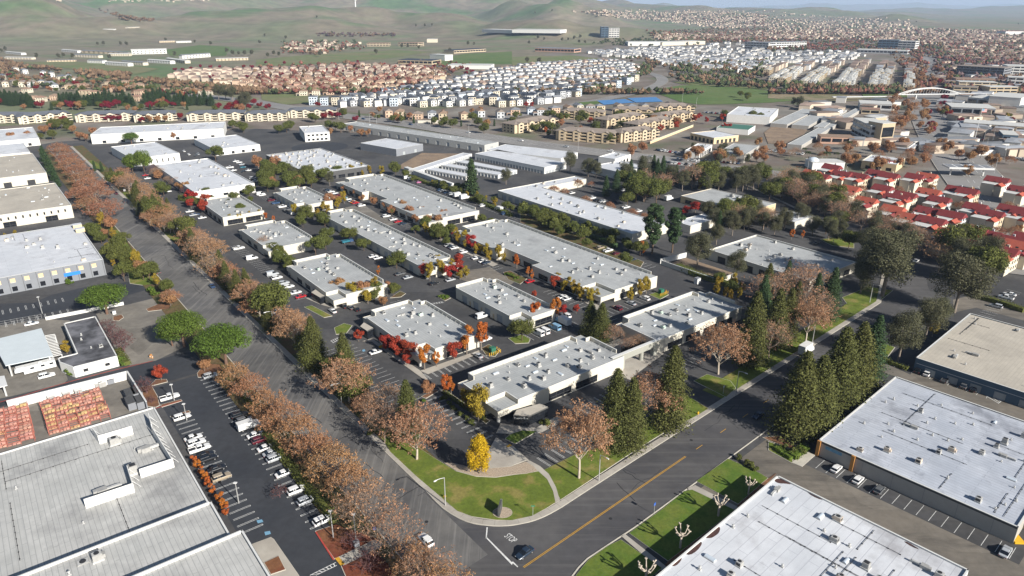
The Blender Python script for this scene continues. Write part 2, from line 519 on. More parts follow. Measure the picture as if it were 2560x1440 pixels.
for r in rows:
 for a in cols:
  X, Y = r * math.sin(a), r * math.cos(a)
  V.append((X, Y, ground_z(X, Y) - (0.0 if r < 2000 else 0.0)))
nc = len(cols)
V0_ = V
F = [(i * nc + j, i * nc + j + 1, (i + 1) * nc + j + 1, (i + 1) * nc + j) for i in range(len(rows) - 1) for j in range(nc - 1)]
gm = mat('dry_grass_terrain', (.14, .155, .085), .95, .34, .016, col2=(.09, .145, .055), mix_scale=.0018, col3=(.185, .155, .11), detail=9)
me = bpy.data.meshes.new('ground')
V0 = [(-400, -120, 0), (400, -120, 0)]
me.from_pydata(V, [], [f[::-1] for f in F])
me.materials.append(gm)
me.polygons.foreach_set('use_smooth', [True] * len(me.polygons))
tag(link('ground', me), 'dry grass plain rising to rounded hills on the skyline', kind='structure')
def patch(name, P, z, m, label=None, sm=0):
 P = [Vector(p[:2]) for p in P]
 if sm: P = smooth_loop(P, sm)
 return struct(name, MB().sheet(P, z), m, label)
M['urban'] = mat('suburban_ground', (.20, .185, .16), .95, .3, .03, col2=(.11, .12, .07), mix_scale=.014, col3=(.16, .13, .11), detail=8)
M['field'] = mat('playing_field_grass', (.075, .13, .03), .95, .2, .08, col2=(.11, .145, .045), mix_scale=.015)
M['field2'] = mat('meadow_grass', (.12, .155, .055), .95, .2, .05, col2=(.17, .16, .08), mix_scale=.012)
M['court'] = mat('blue_court', (.07, .2, .42), .8, .05, .1)
M['bank'] = mat('dry_bank', (.24, .19, .12), .95, .2, .1, col2=(.15, .15, .07), mix_scale=.03)
patch('suburb_ground', pts('/-900,400 /-300,330 /620,285 /650,245 /420,205 /440,172 /1100,160 /1160,185 /1290,160 /1420,120 /1900,85 /2900,60 /3600,80 /3400,300 /2900,900 /2700,560 /2000,460 /1200,350 /400,420'), .06, 'urban', 'paved and planted suburban ground between the houses')
patch('paved_district', pts('/-260,425 /140,355 /640,322 /1240,348 /1900,425 /2060,455 /2300,600 /2560,640 /3000,800 /3400,1400 /2600,2300 /-400,2300 /-1200,1100'), .14, 'lot', 'asphalt of the business park lots and yards')
PZ = .35
for nm, s, m in [('sports_field', '/1638,232 /1652,222 /1700,214 /1790,211 /1850,217 /1905,226 /2005,236 /2010,250 /1930,257 /1840,260 /1750,262 /1700,255', 'field'),
                 ('meadow', 'n:40,900 380,890 560,985 560,1030 300,1048 60,1000', 'field2'), ('meadow', 'm:1280,770 1560,755 2160,830 2560,880 2560,915 2000,850 1400,830', 'field2'),
                 ('meadow', 'n:1770,590 2100,540 2560,515 2560,640 1800,658', 'field'), ('meadow', 'n:0,600 560,545 1100,520 1380,500 1760,520 1300,590 300,660 0,665', 'field2'),
                 ('meadow', 'm:400,395 900,350 1300,360 1620,400 1560,440 900,470 700,470', 'field'), ('meadow', 'm:1660,500 2000,450 2300,470 2260,560 1700,560', 'field'),
                 ('meadow', 'm:150,620 800,620 1300,660 1600,690 1300,760 700,690', 'field2'), ('meadow', 'o:0,570 600,555 900,590 760,640 300,665 0,655', 'field2'),
                 ('meadow', 'p:940,945 1400,925 1390,975 960,980', 'field'), ('meadow', 'o:480,430 720,385 1050,395 1000,430 700,450', 'field'),
                 ('meadow', 'p:0,900 900,960 960,1010 600,1020 0,985', 'bank'), ('meadow', 'o:1600,820 2560,830 2560,900 1700,845', 'field2'), ('court', 'o:850,1010 1130,995 1230,1030 920,1052', 'court'),
                 ('court', 'o:1150,985 1440,975 1510,1020 1240,1030', 'court'), ('meadow', 'o:640,1030 850,1015 900,1055 680,1065', 'field'), ('meadow', 'p:2480,580 2560,570 2640,640 2560,650', 'field')]:
 PZ += .02
 patch(nm, pts(s), PZ, m)
# a road as a strip along a centre line with kerbs
def road(name, L, w, z, m, label, kerb=True, sm=2):
 L = smooth(L, sm) if sm else [Vector(p[:2]) for p in L]
 o = struct(name, MB().strip(offset_line(L, w / 2), offset_line(L, -w / 2), z), m, label)
 if kerb:
  k = MB()
  for s in (1, -1):
   k.strip(offset_line(L, s * w / 2), offset_line(L, s * (w / 2 + .35)), z + .13)
  k.build('kerb', 'kerb', o)
 return o
M['arterial'] = mat('arterial_asphalt', (.2, .195, .19), .9, .12, .05, col2=(.24, .23, .22), mix_scale=.01)
road('arterial_road', pts('/430,232 /640,256 /800,284 /1000,307 /1280,354 /1495,382 /1700,405 /1920,437 /2060,452 /2300,490 /2600,540'), 27, .45, 'arterial', 'wide grey arterial road crossing behind the business park')
road('cross_arterial_road', pts('/2640,700 /2500,520 /2410,420 /2345,330 /2312,260 /2305,205 /2318,155 /2340,118'), 40, .5, 'arterial', 'wide boulevard with median trees running to the hills')
road('park_road', pts('/1240,300 /1440,262 /1560,240 /1625,222 /1660,205 /1650,190 /1600,178'), 18, .48, 'arterial', 'curving road past the sports field')
mk = MB()
for s, n_ in (('/1000,305 /1280,352', 20), ('/1280,352 /1495,380', 16), ('/1495,380 /1700,403', 14), ('/2345,330 /2500,520', 16)):
 a, b = pts(s)
 for k in range(n_):
  t = k / n_
  p, q = a.lerp(b, t), a.lerp(b, t + .45 / n_)
  e = (q - p).normalized(); nn = Vector((-e.y, e.x, 0))
  for off in (-7, -3.5, 3.5, 7):
   mk.strip([p + nn * off, q + nn * off], [p + nn * (off + .3), q + nn * (off + .3)], .58)
struct('lane_dashes', mk, 'paint', 'white lane dashes on the arterial roads')
# the avenue (straight, on the park grid) and the cross street meeting it
def W1(u, v): return wor2((u, v), TH)
def W2(u, v): return wor2((u, v), TH2)
AV0, AV1 = 55.5, 71.7
CS0, CS1 = 78.3, 94.7
struct('avenue', MB().sheet([W1(AV0, 60), W1(AV1, 60), W1(AV1, 720), W1(AV0, 720)], .17), 'street', 'worn grey street running up the left of the picture')
cl = [W2(u, (CS0 + CS1) / 2) for u in (62, 100, 160, 220, 270, 305)] + [(176, 293), (190, 312), (193, 340), (188, 380), (178, 430), (166, 490), (158, 540)]
CLS = smooth(cl, 2)
struct('cross_street', MB().strip(offset_line(CLS, 8.2), offset_line(CLS, -8.2), .175), 'street2', 'dark street with a double yellow line meeting the avenue')
# the corner fillets
def arc(c, r, a0, a1, n=10):
 return [(c[0] + r * math.cos(a0 + (a1 - a0) * k / n), c[1] + r * math.sin(a0 + (a1 - a0) * k / n)) for k in range(n + 1)]
KNE = pts('b:1720,620 1790,700 1900,800 2070,895 2200,932 2400,952 c:0,945 200,905 350,845 500,760')      # kerb round the lawn corner
KSE = pts('/1380,1520 c:600,1440 660,1360 750,1270 960,1130')
struct('junction', MB().sheet([W1(AV1 - .5, 90)] + [W1(AV1 - .5, 128)] + [tuple(p[:2]) for p in KNE] + [W2(105, CS1), W2(105, CS0)] + [tuple(p[:2]) for p in KSE[::-1]], .172), 'street2', 'asphalt flare where the two streets meet')
def ribbon(name, L, d0, d1, z0, z1, m, parent=None, label=None):
 """a raised band beside a line, from d0 to d1 metres to its left"""
 A, B = offset_line(L, d0), offset_line(L, d1)
 mb = MB().strip(A, B, z1)
 for S in (A, B):
  V = [(p[0], p[1], z0) for p in S] + [(p[0], p[1], z1) for p in S]
  n = len(S)
  mb.add(V, [(k, k + 1, n + k + 1, n + k) for k in range(n - 1)])
 o = mb.build(name, m, parent)
 if not parent: tag(o, label, kind='structure')
 return o
lawn_edge = smooth([W1(AV1, 720), W1(AV1, 400), W1(AV1, 250), W1(AV1, 135)] + [tuple(p[:2]) for p in KNE], 1) + [Vector(W2(u, CS1)) for u in range(112, 300, 12)]
lawn_edge += [Vector(p) for p in offset_line(CLS, 8.2) if Vector(p).length > 345 and Vector(p)[1] > 292][:30]
P_ = ribbon('pavement', lawn_edge, .22, 1.9, .1, .31, 'concrete', None, 'pale concrete pavement along the lawn side of both streets')
ribbon('kerb', lawn_edge, 0, .22, .1, .3, 'kerb', P_)
jt = MB()                                                        # joints between the slabs of the pavement
acc = 0
for k in range(len(lawn_edge) - 1):
 a, b = Vector(lawn_edge[k][:2]), Vector(lawn_edge[k + 1][:2])
 d = (b - a); L_ = d.length
 if L_ < 1e-3: continue
 d /= L_; n_ = Vector((-d.y, d.x))
 t = (3.0 - acc) % 3.0
 while t < L_:
  p = a + d * t
  if p.length < 320: jt.strip([p + n_ * .24, p + n_ * 1.88], [p + n_ * .24 + d * .07, p + n_ * 1.88 + d * .07], .316)
  t += 3.0
 acc = (acc + L_) % 3.0
M['joint'] = mat('concrete_joint', (.2, .18, .16), .95, .1, 1)
jt.build('slab_joint', 'joint', P_)
ribbon('verge', [W1(AV1, 720), W1(AV1, 600), W1(AV1, 480), W1(AV1, 300), W1(AV1, 200), W1(AV1, 132)], 1.9, 9.5, .1, .29, 'verge', None, 'leaf strewn grass verge between avenue pavement and car parks')
ribbon('verge', [W2(u, CS1) for u in (176, 200, 230, 260, 300)], 1.9, 9, .1, .29, 'lawn', None, 'mown grass verge beside the cross street under the conifers')
# left side of the avenue: kerb, planting strip
lk = [W1(AV0, 60), W1(AV0, 130), W1(AV0, 250), W1(AV0, 400), W1(AV0, 560), W1(AV0, 720)]
ribbon('kerb', lk, 0, .3, .1, .31, 'kerb', None, 'kerb on the tree lined left side of the avenue')
M['litter'] = mat('brown_leaf_litter', (.13, .085, .04), .95, .4, 1.2, col2=(.07, .075, .025), mix_scale=.12, bump=.5)
ribbon('planting_strip', lk, .3, 8.2, .1, .29, 'litter', None, 'leaf littered strip under the row of brown plane trees')
# right side of the cross street: kerb, lawn, two walks
rk = [p for p in KSE] + [Vector(W2(u, CS0)) for u in range(110, 250, 12)]
rk = [Vector(p[:2]) for p in rk][::-1]
ribbon('kerb', rk, 0, .25, .1, .3, 'kerb', None, 'kerb on the warehouse side of the cross street')
def slab(name, P, m, z1=.3, kerbw=.18, sm=0, label=None, inner=None):
 P = ccw([(p[0], p[1]) for p in P])
 if sm: P = ccw([tuple(p) for p in smooth_loop(P, sm)])
 o = tag(MB().prism(P, .1, z1).build(name, 'kerb'), label, kind='structure')
 MB().sheet(inset(P, kerbw), z1 + .012).build(inner or 'planting', m, o)
 return o
slab('lawn', pts('c:640,1440 760,1290 960,1145 1090,1085 1500,1370 1420,1440 900,1700 560,1640'), 'lawn2', kerbw=.05, label='bright lawn in front of the white roofed warehouse, nearest piece', inner='grass')
slab('lawn', pts('c:1170,1020 1500,780 1720,600 1800,585 2230,790 1560,1300'), 'lawn2', kerbw=.05, label='lawn between the two front walks of the white roofed warehouse', inner='grass')
slab('lawn', pts('c:1840,500 2160,275 2480,420 2560,470 2500,520 2260,730'), 'lawn2', kerbw=.05, label='lawn piece beyond the farther front walk of the warehouse', inner='grass')
for s, lb in (('c:1090,1050 1130,1030 1560,1370 1500,1400', 'short concrete walk crossing the warehouse lawn, nearer one'), ('c:1740,575 1830,540 2260,760 2210,800', 'short concrete walk crossing the warehouse lawn, farther one')):
 patch('walk', pts(s), .3, 'concrete', lb)
struct('warehouse_bed', MB().prism(pts('c:1560,1300 2260,740 2520,500 2640,420 1700,1460 1420,1470'), .1, .28), 'mulch', 'dark planting bed along the foot of the white roofed warehouse')
# corner lawns
slab('corner_lawn', pts('/955,1098 b:1340,205 1600,450 1800,620 1900,705 2010,800 2160,855 2400,890 2560,893 c:200,850 340,775 435,715 425,600 370,480 290,395 160,420 0,440 b:2400,465 2200,455 2000,400 1870,318 1760,252 1640,172 1500,60 1380,-60 1230,-60'),
     'lawn', kerbw=.05, label='rounded corner lawn with pale rings where the two streets meet', inner='grass')
slab('lawn', pts('c:318,388 485,688 860,440 1250,180 1560,-10 g:1820,1300 1965,1215 1735,1072 1600,1110 1320,1330 c:940,140 620,238'), 'lawn', kerbw=.05, label='sloping lawn under the tall conifers beside the cross street', inner='grass')
slab('lawn', pts('g:1815,935 1950,868 2185,935 2240,1010 2140,1100'), 'lawn', kerbw=.12, label='triangular lawn island beside the street lamp and driveway', inner='grass')
M['ring'] = mat('pale_worn_grass', (.13, .13, .04), .95, .25, 1.5)
slab('pebble_bed', pts('b:1880,318 2000,395 2200,452 2400,462 c:0,438 150,425 260,400 215,350 140,305 0,352 b:2560,352 2350,372 2150,362 1960,318'), 'pebble', .33, .05, label='curved bed of river pebbles below the yellow tree', inner='pebbles')
slab('path', pts('c:180,300 140,292 0,345 b:2560,350 2330,372 2280,270 2350,150 2400,60 2470,110 2560,150 c:0,140'), 'concrete', .29, .02, label='fan shaped concrete forecourt behind the yellow tree', inner='paving')
slab('path', [Vector(p[:2]) for p in pts('c:180,296 280,350 370,430 440,560 480,695 435,722 410,600 350,480 250,390 140,310')], 'concrete', .31, .02, label='narrow concrete path curving across the corner lawn', inner='paving')
slab('lawn', pts('/1262,1099 /1275,1088 /1305,1078 /1343,1080 /1288,1112'), 'lawn2', kerbw=.1, label='small lawn at the foot of the sign corner of the front office', inner='grass')
# road markings
mk = MB()
a, b = [loc2(p, TH2) for p in pts('c:115,1360 1735,250')]
vy = (a[1] + b[1]) / 2
for off in (-.16, .16):
 mk.add([(*W2(a[0], vy + off - .07), .2), (*W2(b[0], vy + off - .07), .2), (*W2(b[0], vy + off + .07), .2), (*W2(a[0], vy + off + .07), .2)], [(0, 1, 2, 3)])
u = b[0] + 5
while u < 250:
 mk.add([(*W2(u, vy - .08), .2), (*W2(u + 3, vy - .08), .2), (*W2(u + 3, vy + .08), .2), (*W2(u, vy + .08), .2)], [(0, 1, 2, 3)])
 u += 12
struct('yellow_centre_line', mk, 'paint_y', 'double yellow centre line of the cross street')
mk = MB()
for s in ('b:2305,960 2318,960 2308,1070 2296,1070', 'b:2296,1062 2308,1058 2570,1320 2558,1336', 'c:0,1310 8,1300 62,1352 54,1360'):
 mk.sheet(pts(s), .2)
struct('stop_bar', mk, 'paint', 'white stop line at the junction')
# lettering on the road
def text(body, size, loc, rz, m, name='lettering', parent=None, tilt=None, extrude=0.0, stretch=1.0, align='CENTER'):
 cu = bpy.data.curves.new(name, 'FONT')
 cu.body = body
 cu.size = size
 cu.align_x = align
 cu.align_y = 'CENTER'
 cu.extrude = extrude
 cu.materials.append(M[m] if isinstance(m, str) else m)
 tmp = bpy.data.objects.new(name, cu)
 C.objects.link(tmp)
 me = bpy.data.meshes.new_from_object(tmp.evaluated_get(bpy.context.evaluated_depsgraph_get()))
 bpy.data.objects.remove(tmp)
 o = link(name, me, parent, loc)
 o.rotation_euler = tilt if tilt else (0, 0, rz)
 o.scale = (1, stretch, 1)
 return o
q = pts('c:-15,1068')[0]
t = text('STOP', 1.25, (q.x, q.y, .2), TH2 - math.pi / 2, 'paint', 'road_word', stretch=2.0)
tag(t, 'white STOP lettering painted on the street before the stop line', kind='structure')
# sealed cracks, utility covers
M['tar'] = mat('crack_sealant', (.022, .022, .024), .8, .1, 1)
def wander(p, th, L, w, seed, z, step=1.6):
 r = random.Random(seed)
 pts_ = [Vector(p)]
 a = th
 n = int(L / step)
 for k in range(n):
  a = th + r.uniform(-.35, .35)
  pts_.append(pts_[-1] + Vector((math.cos(a), math.sin(a))) * step)
 return MB().strip(offset_line(pts_, w / 2), offset_line(pts_, -w / 2), z)
r_ = random.Random(77)
for k in range(26):
 L_ = r_.uniform(8, 40)
 w_ = r_.uniform(.1, .24)
 if k % 2:
  struct('crack_seal', wander(W1(r_.uniform(57, 70), r_.uniform(110, 420)), TH + math.pi / 2 if k % 4 == 1 else TH + .1, L_ if k % 4 == 1 else 10, w_, k, .178), 'tar')
 else:
  struct('crack_seal', wander(W2(r_.uniform(90, 240), r_.uniform(80, 93)), TH2 if k % 4 else TH2 + 1.5, L_ if k % 4 else 9, w_, k, .183), 'tar')
for k, q_ in enumerate([W1(66, 118), W1(62, 180), W1(65, 260), W2(108, 84), W2(150, 90), W2(190, 83)]):
 struct('manhole_cover', MB().sheet([(q_[0] + .45 * math.cos(a * .52), q_[1] + .45 * math.sin(a * .52)) for a in range(12)], .19), 'tar')
# ------------------------------------------------------------------ roof equipment (shared meshes)
def eq_ac(body):
 mb = MB()
 mb.box((0, 0, .2), (2.0, 1.7, .4), mi=1)
 mb.box((0, 0, .95), (1.7, 1.45, 1.1), mi=0)
 mb.box((1.05, 0, .75), (.5, 1.1, .7), mi=0)
 mb.box((0, 0, 1.53), (1.5, 1.25, .06), mi=1)
 mb.tube((0, 0, 1.56), (0, 0, 1.66), .48, .48, 10, mi=2)
 mb.box((-.86, 0, .95), (.05, 1.1, .7), mi=2)
 return mb.mesh('air_conditioner', [body, 'eqw', 'dark'])
def eq_tall():
 mb = MB()
 mb.box((0, 0, .25), (1.8, 1.8, .5), mi=1)
 mb.box((0, 0, 1.2), (1.35, 1.35, 1.4), mi=0)
 for k in range(4):
  mb.box((0, 0, .8 + .25 * k), (1.42, 1.42, .05), mi=1)
 mb.box((0, 0, 1.93), (1.0, 1.0, .08), mi=2)
 return mb.mesh('evaporative_cooler', ['ac', 'eqw', 'dark'])
def eq_vent():
 mb = MB()
 mb.box((0, 0, .12), (.7, .7, .24), mi=0)
 mb.tube((0, 0, .2), (0, 0, .8), .2, .2, 8)
 mb.tube((0, 0, .78), (0, 0, .95), .34, .2, 8)
 return mb.mesh('roof_vent', ['eqw'])
def eq_sky():
 mb = MB()
 mb.box((0, 0, .15), (2.5, 1.3, .3), mi=1)
 n = 6
 V, F = [], []
 for k in range(n + 1):
  a = math.pi * k / n
  for x in (-1.2, 1.2):
   V.append((x, -.58 * math.cos(a), .3 + .32 * math.sin(a)))
 for k in range(n):
  F.append((2 * k, 2 * k + 1, 2 * k + 3, 2 * k + 2))
 F.append(tuple(2 * k for k in range(n + 1)))
 F.append(tuple(2 * k + 1 for k in range(n + 1))[::-1])
 mb.add(V, [f[::-1] for f in F], 0)
 return mb.mesh('skylight', ['glass_b', 'eqw'])
def eq_duct():
 mb = MB()
 mb.box((0, 0, .5), (1.6, 1.3, 1.0), mi=0)
 mb.box((1.7, 0, .55), (2.2, .55, .5), mi=1)
 mb.box((2.9, 0, .35), (.6, .6, .7), mi=1)
 mb.box((-1.1, .1, .6), (.7, .9, .8), mi=0)
 return mb.mesh('ducted_unit', ['ac', 'eqw'])
EQ = dict(a=('air_conditioner', eq_ac('ac')), t=('air_conditioner', eq_ac('ac_tan')), g=('air_conditioner', eq_ac('ac_green')),
          c=('evaporative_cooler', eq_tall()), v=('roof_vent', eq_vent()), s=('skylight', eq_sky()), d=('ducted_unit', eq_duct()))
def equip(root, P, z, spec, seed, margin=2.6, size=1.0, skip=()):
 """spec 'a6v5s4': six units, five vents, four skylights set out on the roof outline P"""
 r = random.Random(seed)
 xs, ys = [p[0] for p in P], [p[1] for p in P]
 placed = []
 k = 0
 kinds = []
 while k < len(spec):
  ch = spec[k]; k += 1
  num = ''
  while k < len(spec) and spec[k].isdigit():
   num += spec[k]; k += 1
  kinds += [ch] * int(num or 1)
 for ch in kinds:
  for _ in range(60):
   p = (r.uniform(min(xs), max(xs)), r.uniform(min(ys), max(ys)))
   if inside(p, P) and edge_dist(p, P) > margin and all(math.hypot(p[0] - q[0], p[1] - q[1]) > 3.0 for q in placed):
    break
  else:
   continue
  placed.append(p)
  nm, me = EQ[ch]
  s = size * r.uniform(.85, 1.15)
  link(nm, me, root, (p[0], p[1], z), r.choice([0, math.pi / 2, math.pi, -math.pi / 2]) + r.uniform(-.03, .03), (s, s, s * r.uniform(.85, 1.1)))
def conduits(root, P, z, n, seed, m='dark'):
 r = random.Random(seed)
 xs, ys = [p[0] for p in P], [p[1] for p in P]
 for _ in range(n):
  mb = MB()
  along = r.random() < .5
  a = (r.uniform(min(xs) + 3, max(xs) - 3), r.uniform(min(ys) + 3, max(ys) - 3))
  L = r.uniform(.25, .7) * ((max(xs) - min(xs)) if along else (max(ys) - min(ys)))
  sg = r.choice((-1, 1))
  b = (a[0] + sg * L, a[1]) if along else (a[0], a[1] + sg * L)
  b = (min(max(b[0], min(xs) + 2), max(xs) - 2), min(max(b[1], min(ys) + 2), max(ys) - 2))
  if not (inside(a, P) and inside(b, P)): continue
  mb.tube((*a, z + .14), (*b, z + .14), .05, .05, 4)
  d = Vector((b[0] - a[0], b[1] - a[1]))
  k = 0
  while k < d.length:
   q = Vector(a) + d.normalized() * k
   mb.box((q.x, q.y, z + .07), (.25, .25, .13))
   k += 2.5
  mb.build('conduit', m, root)
# ------------------------------------------------------------------ walls with real openings
PANE = {}
def pane_mesh(w, h, kind):
 key = (round(w, 2), round(h, 2), kind)
 if key in PANE: return PANE[key]
 mb = MB()
 if kind == 'window':
  mb.box((0, 0, h / 2), (w, .06, h), mi=0)
  n = max(1, int(w / 2.4))
  for k in range(1, n):
   mb.box((-w / 2 + w * k / n, -.05, h / 2), (.09, .08, h), mi=1)
  mb.box((0, -.045, .05), (w, .07, .1), mi=1)
  mb.box((0, -.045, h * .38), (w, .07, .08), mi=1)
  me = mb.mesh('window', ['glass', 'wall_dark'])
 elif kind == 'slit':
  mb.box((0, 0, h / 2), (w, .06, h), mi=0)
  me = mb.mesh('window', ['glass'])
 elif kind == 'blind':
  mb.box((0, 0, h / 2), (w, .06, h), mi=0)
  mb.box((0, -.04, .05), (w, .06, .1), mi=1)
  me = mb.mesh('window', ['wall_tan', 'white'])
 elif kind == 'roll':
  mb.box((0, 0, h / 2), (w, .06, h), mi=0)
  for k in range(1, int(h / .45)):
   mb.box((0, -.04, k * .45), (w, .03, .05), mi=0)
  me = mb.mesh('roll_up_door', ['door'])
 elif kind == 'bay':
  mb.box((0, 0, h / 2), (w, .06, h), mi=0)
  me = mb.mesh('loading_bay', ['dark'])
 else:
  mb.box((0, 0, h / 2), (w, .06, h), mi=0)
  mb.box((w * .32, -.06, h * .5), (.08, .06, .16), mi=1)
  me = mb.mesh('door', ['wall_tan', 'dark'])
 PANE[key] = me
 return me
PNAME = dict(window='window', slit='window', blind='window', roll='roll_up_door', bay='loading_bay', door='door')
def walls(root, P, z0, z1, m, ops, name='wall', depth=.35):
 """outer walls of the outline P (counter-clockwise) with openings ops[edge] = [(s0, s1, zb, zt, kind)]"""
 mb = MB()
 n = len(P)
 for e in range(n):
  a, b = Vector(P[e]), Vector(P[(e + 1) % n])
  d = b - a
  L = d.length
  if L < .01: continue
  d /= L
  nn = Vector((d.y, -d.x))
  O = [o for o in ops.get(e, []) if o[0] >= .02 and o[1] <= L - .02]
  S = sorted({0.0, L, *[o[0] for o in O], *[o[1] for o in O]})
  Z = sorted({z0, z1, *[o[2] for o in O], *[o[3] for o in O]})
  q = lambda s, z, k=0.0: (a.x + d.x * s - nn.x * k, a.y + d.y * s - nn.y * k, z)
  for i in range(len(S) - 1):
   for j in range(len(Z) - 1):
    cs, cz = (S[i] + S[i + 1]) / 2, (Z[j] + Z[j + 1]) / 2
    if any(o[0] < cs < o[1] and o[2] < cz < o[3] for o in O): continue
    mb.add([q(S[i], Z[j]), q(S[i + 1], Z[j]), q(S[i + 1], Z[j + 1]), q(S[i], Z[j + 1])], [(0, 1, 2, 3)])
  ang = math.atan2(d.y, d.x)
  for (s0, s1, zb, zt, kind) in O:
   mb.add([q(s0, zb), q(s0, zt), q(s0, zt, depth), q(s0, zb, depth)], [(3, 2, 1, 0)])
   mb.add([q(s1, zb), q(s1, zt), q(s1, zt, depth), q(s1, zb, depth)], [(0, 1, 2, 3)])
   mb.add([q(s0, zt), q(s1, zt), q(s1, zt, depth), q(s0, zt, depth)], [(0, 1, 2, 3)])
   mb.add([q(s0, zb), q(s1, zb), q(s1, zb, depth), q(s0, zb, depth)], [(3, 2, 1, 0)])
   w, h = s1 - s0, zt - zb
   c = q((s0 + s1) / 2, zb, depth - .06)
   o = link(PNAME[kind], pane_mesh(w, h, kind), root, c)
   o.rotation_euler = (0, 0, ang)
 mb.build(name, m, root)
def side_of(P, e):
 a, b = P[e], P[(e + 1) % len(P)]
 d = (b[0] - a[0], b[1] - a[1])
 if abs(d[0]) >= abs(d[1]): return 'S' if d[0] > 0 else 'N'
 return 'E' if d[1] > 0 else 'W'
def openings(P, spec, minlen=6.0):
 """spec {'S': [(width, gap, zb, zt, kind, start)]} -> per-edge openings"""
 out = {}
 for e in range(len(P)):
  a, b = Vector(P[e]), Vector(P[(e + 1) % len(P)])
  L = (b - a).length
  sd = side_of(P, e)
  if sd not in spec or L < minlen: continue
  lst = []
  for (w, gap, zb, zt, kind, start) in spec[sd]:
   n = int((L - 2 * start + gap) // (w + gap))
   if n < 1: continue
   off = (L - (n * w + (n - 1) * gap)) / 2
   for k in range(n):
    s = off + k * (w + gap)
    if not any(o[0] < s + w + .1 and o[1] > s - .1 and o[2] < zt and o[3] > zb for o in lst):
     lst.append((s, s + w, zb, zt, kind))
  out[e] = lst
 return out
def lip(root, P, z0, z1, t, m, edges=None, name='parapet', segs=None):
 """thin wall standing along chosen edges of P, its outer face flush 3 mm inside the wall"""
 mb = MB()
 n = len(P)
 for e in range(n):
  if edges is not None and side_of(P, e) not in edges: continue
  a, b = Vector(P[e]), Vector(P[(e + 1) % n])
  d = b - a
  L = d.length
  if L < .5: continue
  d /= L
  nn = Vector((-d.y, d.x))
  f0, f1 = (segs or {}).get(side_of(P, e), (0, 1))
  a2, b2 = a + d * L * f0, a + d * L * f1
  c = (a2 + b2) / 2 + nn * (t / 2 + .003)
  mb.box((c.x, c.y, (z0 + z1) / 2), ((b2 - a2).length - .006, t, z1 - z0), math.atan2(d.y, d.x))
  mb.box((c.x, c.y, z1 + .04), ((b2 - a2).length + .05, t + .1, .08), math.atan2(d.y, d.x), mi=1)
 if mb.v: mb.build(name, [m, 'cap'], root)
def building(name, label, P, h, th=TH, wall='wall_grey', roof='roof_grey', spec=None, eq='', para='NESW', ph=.45, seed=1, cat='building', zr=None, margin=2.6, eqs=.8, cond=0, segs=None, minlen=6.0, group=None, wname='wall', lipm=None):
 """P: picture points of the roof edge (a string) or world points; outline is squared to the grid th"""
 if isinstance(P, str): P = pts(P, h)
 if th is None:
  best = max(range(len(P)), key=lambda k: (Vector(P[k][:2]) - Vector(P[k - 1][:2])).length)
  d = Vector(P[best][:2]) - Vector(P[best - 1][:2])
  th = math.atan2(d.y, d.x) % (math.pi / 2)
 L = ccw(snap(P, th))
 cu, cv = sum(p[0] for p in L) / len(L), sum(p[1] for p in L) / len(L)
 L = [(p[0] - cu, p[1] - cv) for p in L]
 w = wor2((cu, cv), th)
 root = tag(empty(name, (w[0], w[1], 0), th), label, cat, group)
 walls(root, L, 0, h, wall, openings(L, spec or {}, minlen), wname)
 zr = h - (ph if zr is None else 0) if zr is None else zr
 MB().sheet(inset(L, .02), zr).build('roof', roof, root)
 if para and zr < h: lip(root, L, zr + .003, h, .28, lipm or wall, para, 'parapet', segs)
 if eq: equip(root, L, zr, eq, seed, margin, eqs)
 if cond: conduits(root, L, zr, cond, seed + 50)
 return root, L, zr
